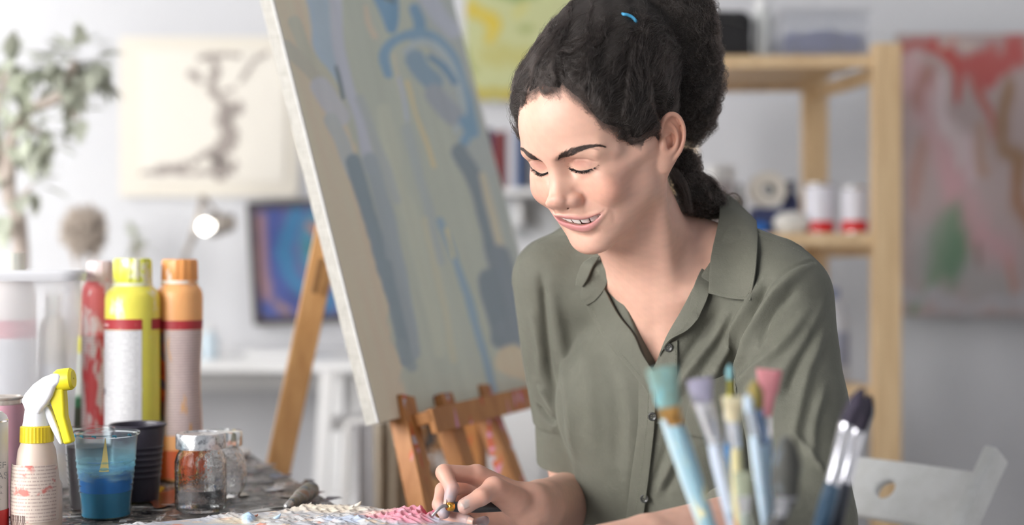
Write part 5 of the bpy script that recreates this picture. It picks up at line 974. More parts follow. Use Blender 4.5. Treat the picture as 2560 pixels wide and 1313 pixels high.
# right-hand pair stands in a second pot
bp2 = empty('glass_tumbler', (.245, 1.125, ZW)); bp2.name = 'brush_tumbler'; tag(bp2, 'plain dark tumbler holding two black brushes, below the frame', 'pot'); PB = np.array((.245, 1.125, ZW)); lathe('tumbler_wall', [(.001, 0), (.030, 0), (.033, .004), (.036, .09), (.0345, .09), (.030, .006), (.001, .006)], new_mat('dark_tumbler', srgb(60, 62, 70), .25), bp2, PB, 40, False)
shiny = (.92, .91, .96)
brush('black sable brush with bright ferrule, right-hand pair, left one', (2158, 970), (2118, 1062), (2082, 1210), (2052, 1320), 1.120, 1.130, 'round', 44, 40, 40, (srgb(44, 38, 54), srgb(60, 52, 70)), shiny, srgb(64, 92, 116), srgb(90, 120, 144))
brush('black sable brush behind its twin at far right, dark handle', (2176, 990), (2146, 1076), (2112, 1206), (2084, 1320), 1.145, 1.155, 'round', 42, 38, 36, (srgb(40, 36, 50), srgb(58, 50, 66)), shiny, srgb(52, 56, 66), srgb(80, 84, 96))
# ---- painting knife in her hand
hk = empty('palette_knife', tuple(at(1100, 1275, 1.55))); tag(hk, 'palette knife with brass collar and black handle held in her right hand', 'knife')
a, b_, c_ = at(1119, 1267, 1.545), at(1150, 1268, 1.556), at(1262, 1268, 1.606)
dirm = new_mat('bent_steel', (.42, .40, .40), .38, .85); tube('shank', [a, at(1110, 1265, 1.541), at(1098, 1272, 1.538), at(1080, 1291, 1.536)], [.0018, .0018, .0017, .0015], dirm, hk, 10, 20)
brass = new_mat('brass_collar', srgb(214, 160, 70), .2, 1.0); ax = nrm(b_-a); Rk = np.stack([nrm(np.cross(ax, (0, 0, 1.))), np.cross(nrm(np.cross(ax, (0, 0, 1.))), -ax)*-1, ax], 1)
tube('collar', [a, a+ax*.002, a+ax*.0065, a+ax*.007], [.0042, .0050, .0050, .0046], brass, hk, 24); tube('handle', [a+ax*.0065, a+ax*.010, b_, b_+(c_-b_)*.4, c_], [.0048, .0056, .0058, .0064, .0050], new_mat('black_handle', srgb(44, 44, 48), .4), hk, 18, 30)
# ---------------------------------------------------------------- the woman: head in its own frame (cm; x her left, y up, z forward)
def rot3(a, b, c):
    ca, sa, cb, sb, cc, sc = np.cos(a), np.sin(a), np.cos(b), np.sin(b), np.cos(c), np.sin(c)
    return np.array([[cc, -sc, 0], [sc, cc, 0], [0, 0, 1]])@np.array([[ca, 0, sa], [0, 1, 0], [-sa, 0, ca]])@np.array([[1, 0, 0], [0, cb, -sb], [0, sb, cb]])
HR = rot3(*np.radians((-41.6, 28.9, .25)))
HT = np.array([8.53, 10.46, -160.0])
HS = np.array([1.06, 1.0, 1.0])
def head_to_view(p): return (np.asarray(p)*HS)@HR.T+HT
def view_to_head(p): return ((p-HT.astype(p.dtype))@HR.astype(p.dtype))/HS.astype(p.dtype)
EARM = None
def ear_frame():
    n = nrm((.90, .10, .45)); up = np.array([0, 1, -.55]); up = nrm(up-n*(up@n)); u = np.cross(n, up)   # u points back
    u = -u if u[2] > 0 else u
    return np.array([u, up, n])
def ear(P):
    """P head cm (x>0 side)"""
    M = ear_frame(); q = ((P-np.array((7.35, 1.1, -3.5), P.dtype))@M.T.astype(P.dtype))*np.array((1.1, 1, 1), P.dtype)
    d = ell(q, (1.45, .45, -.1), (1.6, 2.85, .38))
    lob = ell(q, (.75, -2.25, -.1), (.85, .95, .36)); d = smin(d, lob, .5)
    rim = crom([(.1, .2), (-.15, 1.2), (.25, 2.45), (1.15, 3.15), (2.2, 3.0), (2.95, 2.0), (3.1, .7), (2.75, -.6), (2.0, -1.7), (1.3, -2.4)], 22)
    zz = np.concatenate([np.linspace(-.25, .28, 6), np.full(12, .3), np.linspace(.28, -.05, 4)])
    rim3 = np.c_[rim, zz]
    d = smin(d, chain(q, rim3, list(np.concatenate([np.linspace(.2, .27, 5), np.full(13, .28), np.linspace(.26, .2, 4)]))), .14)
    # concha carved, antihelix, tragus
    d = smax(d, -ell(q, (1.05, -.25, .28), (.95, 1.2, 1.0)), .18)
    floor_ = ell(q, (1.0, -.1, -.85), (1.2, 1.5, .3)); d = smin(d, floor_, .2)
    anti = crom([(1.1, 2.1, .12), (1.75, 1.5, .25), (2.08, .6, .32), (1.95, -.4, .3), (1.5, -1.15, .22), (1.0, -1.45, .12)], 12)
    d = smin(d, chain(q, anti, [.22]*12), .16)
    d = smin(d, chain(q, [(1.0, .75, .0), (.45, .45, 0), (.1, .15, -.1)], [.13, .16, .2]), .2)
    d = smin(d, ell(q, (.02, -.55, .12), (.32, .6, .3)), .25)
    d = smin(d, cone(q, (.9, .2, -2.2), (1.0, .2, -1.1), 1.5, 1.0), .4)
    return d
ES = np.array((-.28, -.12, .32))
EYE = np.array((3.08, 2.45, 2.5))+ES
LASH = crom([(1.66, 2.26, 3.66), (2.2, 1.92, 3.88), (2.9, 1.68, 3.92), (3.6, 1.72, 3.74), (4.15, 2.02, 3.34), (4.55, 2.38, 2.88)], 14)+ES
CREASE = crom([(1.9, 2.85, 3.6), (2.35, 3.2, 3.8), (3.1, 3.42, 3.78), (3.9, 3.25, 3.42), (4.6, 2.8, 2.85)], 8)+ES
UPLIP = crom([(0, -3.08, 5.95), (.45, -2.97, 5.93), (1.3, -3.02, 5.55), (2.3, -3.04, 4.75), (3.5, -2.88, 3.6)], 13)
LOLIP = crom([(0, -4.42, 5.62), (.7, -4.38, 5.52), (1.6, -4.12, 5.08), (2.55, -3.62, 4.4), (3.52, -2.94, 3.58)], 13)
MOUTH = crom([(0, -3.68, 5.6), (.8, -3.65, 5.45), (1.7, -3.5, 4.92), (2.6, -3.22, 4.25), (3.45, -2.92, 3.58)], 12)
def head_sdf(H):
    P = H.copy(); P[:, 0] = np.sqrt(P[:, 0]**2+.0009)
    # cranium and jaw
    d = ell(P, (0, 5.4, -3.9), (6.95, 8.4, 9.1))
    d = smin(d, ell(P, (0, 5.3, .2), (5.55, 5.9, 4.7)), 1.5)
    d = smin(d, ell(P, (0, -1.2, .4), (5.7, 7.2, 4.5)), 2.0)
    d = smin(d, cone(P, (4.6, -3.2, -1.2), (1.2, -6.8, 3.0), 1.5, 1.45), 2.0)
    d = smin(d, cone(P, (5.7, 1.5, -2.2), (4.6, -3.2, -1.2), 1.3, 1.5), 1.6)
    d = smin(d, ell(P, (0, -6.85, 3.7), (1.75, 1.5, 1.6)), 1.3)
    d = smin(d, ell(P, (0, -3.9, 2.6), (3.0, 2.7, 2.8)), 1.4)
    # cheekbones and smiling cheeks
    d = smin(d, cone(P, (4.0, .5, 2.5), (6.0, 1.2, -.8), 1.3, .9), 1.5)
    d = smin(d, ell(P, (3.75, -.95, 2.85), (1.95, 1.75, 1.75)), 1.2)
    # brow ridge
    d = smin(d, chain(P, [(.6, 3.7, 4.15), (2.4, 4.15, 4.1), (4.1, 3.95, 3.1), (5.2, 3.0, 1.5)], [.68, .68, .68, .65], .6), 1.3)
    # sockets
    d = smax(d, -ell(P, (2.7, 2.35, 5.15), (1.6, .85, .9)), 1.2)
    d = smax(d, -ell(P, (1.5, 2.5, 5.1), (.75, 1.0, 1.3)), 1.0)
    # nose
    nb = chain(P, [(0, 3.2, 4.35), (0, 1.6, 5.1), (0, .2, 6.05), (0, -.65, 6.6)], [.6, .52, .6, .82], .3)
    nose = smin(nb, cone(P, (0, 2.4, 3.6), (0, -.7, 5.0), .95, 1.45), 1.0)
    nose = smin(nose, ell(P, (0, -.75, 6.65), (.98, .95, .92)), .5)
    nose = smin(nose, ell(P, (1.18, -1.05, 5.4), (.74, .68, 1.02)), .42)
    nose = smin(nose, cone(P, (0, -1.4, 6.4), (0, -2.0, 5.4), .45, .5), .4)
    d = smin(d, nose, .75)
    d = groove(P, d, [(1.6, .1, 5.1), (2.0, -.6, 4.75), (2.06, -1.3, 4.65), (1.85, -1.85, 4.85)], .06, .42)
    d = smax(d, -cone(P, (.62, -1.85, 5.6), (.7, -.9, 5.9), .36, .2), .3)
    d = smax(d, -cone(P, (.95, -1.85, 5.15), (.7, -1.3, 5.5), .26, .3), .22)
    # eyelids over the eyeballs
    d = smin(d, ell(P, EYE, (1.52, 1.25, 1.36)), .4)
    low = chain(P, [np.array(v)+ES for v in [(1.8, 2.0, 3.5), (2.6, 1.30, 3.66), (3.5, 1.25, 3.5), (4.35, 1.75, 2.9)]], [.16, .3, .3, .2], .2)
    d = smin(d, low, .45)
    d = smax(d, -chain(P, LASH, [.07]*len(LASH)), .10)
    ec = chain(P*np.array((1, 1, 0), P.dtype), CREASE*np.array((1, 1, 0)), [0]*8); d = d+.11*np.exp(-(ec/.10)**2)*np.clip((P[:, 2]-2.2)*2, 0, 1)
    d = press(P, d, [ES+(1.62, 2.45, 3.7), ES+(1.75, 2.3, 3.7)], .18, .14)
    d = press(P, d, [ES+(1.75, 1.6, 4.0), ES+(2.6, .85, 3.95), ES+(3.6, .8, 3.65)], .4, .06)
    # lips, mouth opening
    d = smin(d, ell(P, (0, -2.4, 5.0), (1.6, 1.0, .8)), .8)
    d = smin(d, chain(P, UPLIP, list(np.linspace(.34, .31, 7))+list(np.linspace(.28, .12, 6)), .1), .34)
    d = smin(d, chain(P, LOLIP, list(np.linspace(.50, .45, 7))+list(np.linspace(.40, .12, 6)), .1), .34)
    m = None
    for dz in (.5, .1, -.3, -.8, -1.4, -2.0):
        e = chain(P, MOUTH+np.array((0, 0, dz)), [.37, .37, .37, .36, .35, .33, .30, .26, .21, .15, .09, .04])
        m = e if m is None else np.minimum(m, e)
    d = smax(d, -m, .14)
    d = press(P, d, [(0, -2.1, 6.1), (0, -2.6, 6.2)], .28, .06)
    d = press(P, d, [(0, -5.45, 5.0), (1.0, -5.3, 4.85), (1.9, -4.85, 4.5)], .5, .16)
    # smile folds
    d = press(P, d, crom([(1.95, -1.1, 4.6), (2.7, -1.7, 4.5), (3.4, -2.4, 4.0)], 5), .35, .08)
    d = press(P, d, crom([(3.68, -2.8, 3.6), (3.9, -3.4, 3.3), (3.75, -4.3, 3.2)], 5), .3, .06)
    return smin(d, ear(P), .35)
# landmarks (head frame) and where the portrait shows them: the head is warped gently in its view plane so that features meet
LMK = [((1.42, 2.18, 4.02), (1426.5, 419)), ((4.22, 2.23, 3.25), (1493, 411)), ((2.62, 1.56, 4.24), (1453, 429)), ((-1.42, 2.18, 4.02), (1374, 425)),
       ((-3.32, 1.6, 4.06), (1343, 431)), ((0, -.85, 7.5), (1382, 509)), ((1.95, -1.1, 5.1), (1456, 497)), ((0, -2.1, 5.9), (1405, 531)), ((3.5, -2.9, 3.6), (1518, 521)),
       ((0, -4.42, 6.1), (1431, 569)), ((1.6, -4.12, 5.5), (1467, 569)), ((0, -3.08, 6.3), (1412, 541)), ((1.3, -3.02, 5.9), (1442, 546)), ((0, -7.5, 5.2), (1462, 630)), ((1.2, 3.9, 4.95), (1397, 391)), ((3.3, 4.5, 4.3), (1458, 372)),
       ((-4.3, 4.2, 3.6), (1313, 378)),       ((7.0, .5, -2.8), (1647, 366))]
LV = head_to_view(np.array([a for a, b in LMK], float))
LD = np.array([V(b[0], b[1], -v[2]) for (a, b), v in zip(LMK, LV)])-LV
LS = 3.2
_K = np.exp(-((LV[:, None]-LV[None])**2).sum(2)/LS**2)
LW = np.linalg.solve(_K+.02*np.eye(len(LV)), LD)
def warp(p):
    p = np.asarray(p, float); out = np.empty_like(p)
    for i in range(0, len(p), 50000):
        q = p[i:i+50000]
        out[i:i+50000] = q+np.exp(-((q[:, None]-LV[None])**2).sum(2)/LS**2)@LW
    return out
def H2V(p): return warp(head_to_view(np.atleast_2d(np.asarray(p, float))))
def build_teeth(parent, mat):
    xs = [.46, 1.30, 2.02, 2.58]; ws = [.50, .48, .52, .5]; hs = [.62, .54, .57, .5]
    for sgn in (1, -1):
        for x, w, hh in zip(xs, ws, hs):
            z = 5.24-.27*x*x+.004*x**4; sl = -.54*x
            t = nrm((1, 0, sl)); n = np.array((-t[2], 0, t[0]))
            g = []
            for i in range(9):
                for j in range(9):
                    u = -1+i/4; v = -1+j/4
                    uu = u*(1-.10*(1-v))*w*np.cos(.25*v*0); yy = -3.55+v*hs[0]*.5-(hs[0]-hh)*.0
                    r = max(abs(u), abs(v)); zz = .16*np.sqrt(max(0, 1-r**4))
                    yy = -3.3+.03*x*x+(v*hh)+(0.10*(u*u) if v < 0 else 0)*hh
                    p = np.array((x, 0, z))+t*uu+n*zz; p[1] = yy
                    g.append((sgn*p[0], p[1], p[2]))
            q = [(i*9+j, (i+1)*9+j, (i+1)*9+j+1, i*9+j+1) for i in range(8) for j in range(8)]
            if sgn < 0: q = [f[::-1] for f in q]
            mesh_np('tooth', W(H2V(g)), q, mat, parent)

def warp_report():
    for (a, b), v, d in zip(LMK, LV, LD): print(a, (d*22).round(0)[:2])
# ---------------------------------------------------------------- body (view cm) and shirt
NB = np.array((19.2, -3.0, -171.0))
_s = nrm((.9, -.08, .43)); _u = np.array((-.03, .95, .3)); _u = nrm(_u-_s*(_u@_s)); _f = np.cross(_s, _u)
TB = np.array([_s, _u, _f])
def to_torso(P): return (P-NB.astype(P.dtype))@TB.T.astype(P.dtype)
def T2V(q): return np.asarray(q, float)@TB+NB
SHR, ELR, WRR = T2V((-15, 0, 1)), np.array((8.8, -31.0, -184)), V(1325, 1265, 163.5)
SHL, ELL_, WRL = np.array((31.3, -3.9, -163.)), np.array((31.5, -28.0, -153.5)), np.array((9.0, -28.0, -139.))
HAND = {
 'index': ([V(1192, 1188, 160.8), V(1110, 1182, 158.2), V(1130, 1222, 156.6), V(1124, 1250, 156.0)], [1.02, .92, .78, .66]),
 'middle': ([V(1190, 1208, 162.6), V(1108, 1226, 160.6), V(1098, 1262, 158.4), V(1110, 1283, 156.8)], [1.0, .9, .78, .66]),
 'ring': ([V(1200, 1232, 164.2), V(1116, 1268, 162.), V(1116, 1292, 159.2), V(1170, 1302, 157.2)], [.95, .85, .75, .64]),
 'pinky': ([V(1215, 1258, 165.4), V(1150, 1300, 163), V(1165, 1318, 160.6), V(1212, 1302, 159.)], [.85, .72, .62, .54]),
 'thumb': ([V(1285, 1252, 160.4), V(1235, 1222, 158.0), V(1202, 1243, 155.9), V(1162, 1266, 155.0)], [1.6, 1.18, .98, .8]),
}
def hand_sdf(P):
    d = None
    for k, (pts, rs) in HAND.items():
        c = chain(P, pts, rs, .25)
        if k == 'thumb':
            e = pts[3]-pts[2]; tp = ellr(P, pts[3]-e*.12, (1.0, .84, .74), thumb_frame()); c = smin(c, tp, .35)
        d = c if d is None else smin(d, c, .18)
    palm = None
    for k in ('index', 'middle', 'ring', 'pinky'):
        c = cone(P, WRR+(V(1325, 1265, 163.5)-WRR), HAND[k][0][0], 1.9, 1.18)
        palm = c if palm is None else smin(palm, c, .8)
    palm = smin(palm, cone(P, WRR+np.array((-.3, -.6, 1.2)), HAND['thumb'][0][1], 1.7, 1.25), 1.0)
    palm = smin(palm, cone(P, V(1330, 1290, 165.5), V(1222, 1290, 165.0), 1.9, 1.3), 1.0)
    d = smin(d, palm, .55)
    return d
def thumb_frame():
    a = nrm(HAND['thumb'][0][3]-HAND['thumb'][0][2]); n = np.array((-.25, .35, .9)); n = nrm(n-a*(a@n))
    return np.array([a, np.cross(n, a), n])
def thumb_nail():
    M = thumb_frame(); return HAND['thumb'][0][3], M[2]
LH = [[WRL, (5.5, -28.6, -136.2), (1.0, -28.4, -135.6), (-3.2, -28.9, -134.6), (-5.6, -29.2, -134.0)],
      [WRL, (4.8, -28.5, -134.6), (.6, -28.2, -133.4), (-3.6, -28.8, -132.0), (-6.2, -29.2, -131.4)],
      [WRL, (4.6, -28.6, -133.0), (.8, -28.5, -131.2), (-2.8, -28.9, -129.6), (-5.0, -29.2, -128.8)],
      [WRL, (4.8, -28.8, -131.6), (1.8, -28.8, -129.4), (-.4, -29.1, -127.8), (-2.2, -29.3, -126.8)],
      [WRL, (7.2, -28.6, -141.4), (4.0, -28.8, -142.6), (1.2, -29.1, -142.4)]]
def arms_sdf(P):
    d = chain(P, [ELR, ELR+(WRR-ELR)*.3, ELR+(WRR-ELR)*.8, WRR], [3.5, 3.7, 2.9, 2.55], .6)
    d = smin(d, cone(P, SHR+(ELR-SHR)*.5, ELR, 4.2, 3.4), .8)
    l = chain(P, [ELL_, ELL_+(WRL-ELL_)*.3, ELL_+(WRL-ELL_)*.8, WRL], [3.7, 4.0, 2.8, 2.4], .6)
    l = smin(l, cone(P, SHL, ELL_, 4.4, 3.7), .8)
    for i, f in enumerate(LH):
        l = smin(l, chain(P, f, ([1.5, 1.15, .85, .75, .62] if i < 4 else [1.5, 1.2, .95, .75])), .5)
    return np.minimum(d, l)
def torso_sdf(P, off=0):
    q = to_torso(P)
    qs = q.copy(); qs[:, 0] = np.abs(q[:, 0])
    d = ell(qs, (0, -13, -2.2), (14.0, 17, 9.0))
    d = smin(d, cone(qs, (2, -.5, -.5), (13.5, -1.0, .3), 5.2, 4.4), 3)
    d = smin(d, cone(qs, (0, 5, -3.2), (12.5, 3.4, -.9), 3.6, 2.6), 2.5)
    d = smin(d, ell(qs, (6.6, -14.5, 5.2), (5.6, 6.2, 3.9)), 3.5)
    d = smin(d, cone(qs, (0, -1.5, 1.2), (2.5, -12, 1.8), 4.6, 5.4), 3.0)
    d = smin(d, ell(q-np.array((.8, 0, 0), P.dtype), (0, -32, -1.5), (11.2, 16, 9.0)), 5)
    return d
def neck_sdf(P):
    q = to_torso(P)
    a = head_to_view((0, -1.5, -4.6)); m = NB+(a-NB)*.5+np.array((-.8, 0, .3))
    d = chain(P, [a, m, NB+TB.T@(0, -2, .3)], [5.3, 5.1, 5.6], 1.5)
    # sternomastoids, notch, collarbones
    d = smin(d, cone(P, head_to_view((6.0, -1.0, -3.6)), T2V((1.6, .9, 4.9)), 1.1, .75), 1.6)
    d = smin(d, cone(P, head_to_view((-6.0, -1.0, -3.6)), T2V((-1.6, .9, 4.9)), 1.1, .75), 1.6)
    return d
def chest_detail(P, d):
    q = to_torso(P); qs = q.copy(); qs[:, 0] = np.abs(q[:, 0])
    d = smin(d, chain(qs, crom([(1.6, .3, 5.0), (4.5, 1.2, 4.9), (8, 2.2, 3.7), (12, 2.8, 1.8)], 8), [.55]*8, .2), 2.0)
    d = press(qs, d, [(0, -3, 6.9), (0, -12, 8)], 1.0, .18)
    return d
def body_sdf(P):
    d = np.full(len(P), 50., P.dtype)
    hd = sph(P, head_to_view((0, 1, -2)), 17.0); m = hd < 2
    if m.any(): d[m] = head_sdf(view_to_head(P[m]))
    d[~m] = np.minimum(d[~m], hd[~m]+2)
    t = smin(torso_sdf(P), neck_sdf(P), 3.0); t = chest_detail(P, t)
    d = smin(d, t, 2.2)
    a = arms_sdf(P)
    hh = sph(P, V(1190, 1250, 160), 9); m = hh < 2
    if m.any(): a[m] = smin(a[m], hand_sdf(P[m]), 1.2)
    return smin(d, a, 1.5)
# folds of the shirt: polylines traced over the cloth (picture x, y), strength in cm (+ raises a ridge), half-width cm
def shirt_base(P, cut=False):
    q = to_torso(P)
    d = torso_sdf(P)-.9
    # loose cloth hangs from the bust
    qs = q.copy(); qs[:, 0] = np.abs(q[:, 0])
    d = smin(d, cone(qs, (5.4, -13, 4.2), (4.9, -40, 5.0), 5.2, 6.4), 4)
    d = smin(d, ell(q, (0, -14, 4.4), (10.5, 10, 5.0)), 3.5)
    d = smin(d, cone(q, (0, -14, 4.5), (0, -44, 4.0), 5.0, 6.5), 4)
    r = cone(P, SHR, SHR+(ELR-SHR)*.95, 5.3, 4.7)
    if cut: n = nrm(ELR-SHR); r = smax(r, (P-(SHR+(ELR-SHR)*.62).astype(P.dtype))@n.astype(P.dtype), .4)
    cuff = cone(P, SHR+(ELR-SHR)*.66, SHR+(ELR-SHR)*.84, 4.75, 4.95)
    if cut: cuff = smax(cuff, (P-(SHR+(ELR-SHR)*.80).astype(P.dtype))@n.astype(P.dtype), .25)
    r = smin(r, cuff, .2)
    d = smin(d, r, 1.4)
    l = chain(P, [SHL, SHL+(ELL_-SHL)*.5, ELL_, ELL_+(WRL-ELL_)*.46], [5.3, 5.6, 5.3, 4.7], 1.5)
    if cut: n = nrm(WRL-ELL_); l = smax(l, (P-(ELL_+(WRL-ELL_)*.42).astype(P.dtype))@n.astype(P.dtype), .25)
    return smin(d, l, 2.2)
def shirt_cut(P, d):
    q = to_torso(P)
    # V opening: two planes and the neck hole
    v = smax(-(q[:, 0]*VA[0][0]+q[:, 1]*VA[0][1]-VA[0][2]), -(q[:, 0]*VA[1][0]+q[:, 1]*VA[1][1]-VA[1][2]), .2)
    v = np.maximum(v, -(q[:, 2]-2.0))
    nk = cone(P, T2V((0, -3, .2)), T2V((.2, 14, -1.8)), 5.6, 7.4)
    v = smin(v, nk, .8)
    return smax(d, -v, .25)
def _plane(p0, p1, inside):
    """line through two torso-plane points, positive on the inside"""
    a = np.array(p0, float); b = np.array(p1, float); n = np.array((-(b-a)[1], (b-a)[0])); n /= np.linalg.norm(n)
    c = n@a
    if n@np.array(inside)-c < 0: n, c = -n, -c
    return (n[0], n[1], c)
VA = [_plane((-5.9, 4.0), (.5, -7.6), (0, 2)), _plane((5.2, 3.4), (.5, -7.6), (0, 2))]
# ---------------------------------------------------------------- shirt cloth, folds, collar, plackets
def shirt_sdf(P): return shirt_cut(P, shirt_base(P, True))
FOLDS = [  # picture polyline on the cloth, height cm (+ ridge, - furrow), half-width cm
 ([(1905, 700), (1860, 790), (1810, 890), (1770, 960)], .75, .75),
 ([(1925, 705), (1885, 790), (1860, 850), (1846, 930)], -.55, .6),
 ([(2010, 672), (1930, 740), (1880, 825), (1858, 900), (1840, 990)], .7, .7),
 ([(2030, 760), (1950, 865), (1880, 925), (1835, 985)], .45, .7),
 ([(1990, 720), (1925, 800), (1895, 870)], -.4, .6),
 ([(1838, 760), (1780, 850), (1715, 940), (1680, 1000)], .5, .75),
 ([(1800, 770), (1740, 860), (1690, 930)], -.35, .7),
 ([(2066, 740), (2010, 860), (1960, 930), (1930, 1010)], .32, .7),
 ([(2060, 830), (2020, 930), (1990, 1060), (1980, 1130)], .35, .6),
 ([(2052, 800), (2000, 900), (1965, 990)], -.3, .6),
 ([(2062, 960), (2035, 1060), (2030, 1160)], .3, .55),
 ([(1985, 1080), (2030, 1140), (2060, 1180)], .22, .35),
 ([(1352, 680), (1362, 800), (1376, 950), (1400, 1120)], -.5, .55),
 ([(1345, 960), (1375, 1010), (1390, 1040)], .3, .5),
 ([(1340, 1010), (1365, 1045), (1388, 1060)], -.45, .4),
 ([(1372, 720), (1400, 850), (1420, 1000), (1440, 1200)], .35, .9),
 ([(1440, 800), (1470, 950), (1490, 1150)], .18, 1.0),
 ([(1500, 860), (1540, 1000), (1545, 1180)], -.15, 1.0),
 ([(1560, 940), (1575, 1060), (1565, 1250)], .16, .8),
 ([(1330, 760), (1345, 860), (1352, 960)], .2, .6),
 ([(1700, 1030), (1690, 1130), (1640, 1240)], .35, .55),
 ([(1680, 1020), (1665, 1120), (1630, 1210)], -.2, .45),
 ([(1720, 1100), (1690, 1180), (1660, 1240)], -.25, .5),
]
SEAMS = [[(1893, 580), (1960, 600), (2010, 622), (2052, 652)], [(2052, 650), (2000, 664), (1950, 695), (1905, 742), (1880, 790)], [(1440, 585), (1390, 592), (1352, 606)]]
_cache = {}
def on_cloth(pts):
    q = np.array(pts, float); d = march(shirt_base, q[:, 0], q[:, 1], 135, 200)
    ok = d < 195
    if not ok.all(): d[~ok] = d[ok].mean() if ok.any() else 170
    return np.array([V(a, b, c) for (a, b), c in zip(q, d)])
def fold_cloth(P, Q):
    N = vert_normals(P, Q); D = np.zeros(len(P))
    for pts, amp, w in FOLDS:
        L = crom(on_cloth(crom(pts, 9)), 72); lo = L.min(0)-4*w; hi = L.max(0)+4*w
        m = ((P > lo) & (P < hi)).all(1); X = P[m]
        e = np.sqrt(((X[:, None]-L[None])**2).sum(2)); j = e.argmin(1); t = j/71.
        D[m] += 1.45*amp*np.exp(-(e.min(1)/w)**2)*np.clip(np.minimum(t, 1-t)*5+.15, 0, 1)
    for pts in SEAMS:
        L = crom(on_cloth(crom(pts, 12)), 60); lo = L.min(0)-1; hi = L.max(0)+1
        m = ((P > lo) & (P < hi)).all(1); e = np.sqrt(((P[m][:, None]-L[None])**2).sum(2)).min(1)
        D[m] -= .11*np.exp(-(e/.17)**2); D[m] += .07*np.exp(-((e-.5)/.3)**2)
    from mathutils import noise as mn
    z = np.array([mn.noise((p[0]*.22, p[1]*.14, p[2]*.22)) for p in P])
    D += z*.16
    return P+N*D[:, None]
def vert_normals(P, Q):
    n = np.cross(P[Q[:, 2]]-P[Q[:, 0]], P[Q[:, 3]]-P[Q[:, 1]]); N = np.zeros_like(P)
    for a in range(3):
        for c in range(4): N[:, a] += np.bincount(Q[:, c], n[:, a], len(P))
    return N/(np.linalg.norm(N, axis=1)[:, None]+1e-12)
def cloth_patch(name, rows, n, m, thick, mat, parent, wob=.06, seed=0):
    """rows: grid of (px, py, lift over cloth) or (px, py, None, depth)"""
    G = []
    for r in rows:
        R = []
        for c in r:
            if len(c) == 4: R.append(V(c[0], c[1], min(c[3], march(shirt_base, c[0], c[1], 135, 200)[0]-.55) if name == 'collar' else c[3]))
            else:
                d = march(shirt_base, c[0], c[1], 135, 200)[0]; R.append(V(c[0], c[1], d-c[2]))
        G.append(crom(R, m))
    G = np.array(G); G = np.stack([crom(G[:, j], n) for j in range(m)], 1)
    from mathutils import noise as mn
    for i in range(n):
        for j in range(m):
            p = G[i, j]; G[i, j, 2] += wob*mn.noise((p[0]*.9+seed, p[1]*.9, p[2]*.9))
    P = G.reshape(-1, 3)
    # hem: a slightly raised rim with a stitched groove
    q = np.array([(i*m+j, i*m+j+1, (i+1)*m+j+1, (i+1)*m+j) for i in range(n-1) for j in range(m-1)])
    nn = np.cross(P[q[:, 2]]-P[q[:, 0]], P[q[:, 3]]-P[q[:, 1]]).sum(0)
    if nn[2] < 0: q = q[:, ::-1]
    o = mesh_np(name, W(P), q, mat, parent)
    s = o.modifiers.new('thickness', 'SOLIDIFY'); s.thickness = thick/100; s.offset = 0
    b = o.modifiers.new('soft', 'BEVEL'); b.width = .0005; b.segments = 2; b.limit_method = 'ANGLE'
    return o
def stitch(pts, lift, mat, parent, name='stitching', step=.32, rad=.035):
    """a row of short thread stitches along a picture polyline on the cloth"""
    L = []
    for c in pts:
        d = c[3] if len(c) == 4 else march(shirt_base, c[0], c[1], 135, 200)[0]-c[2]
        L.append(V(c[0], c[1], d))
    L = crom(L, 400); s = np.r_[0, np.cumsum(np.linalg.norm(np.diff(L, axis=0), axis=1))]
    k = int(s[-1]/step); vs, fs = [], []
    for i in range(k):
        a = np.array([np.interp(i*step, s, L[:, c]) for c in range(3)]); b = np.array([np.interp((i+.62)*step, s, L[:, c]) for c in range(3)])
        t = nrm(b-a); u = nrm(np.cross(t, (0, 0, 1.))); w = np.cross(t, u); o = len(vs)
        for p, rr in ((a, .3), ((a+b)/2, 1), (b, .3)):
            for g in range(4): vs.append(p+rad*rr*(u*math.cos(g*math.pi/2)+w*math.sin(g*math.pi/2)))
        for q in range(2):
            for g in range(4): fs.append((o+q*4+g, o+q*4+(g+1) % 4, o+q*4+4+(g+1) % 4, o+q*4+4+g))
    return mesh_np(name, W(np.array(vs)), fs, mat, parent)
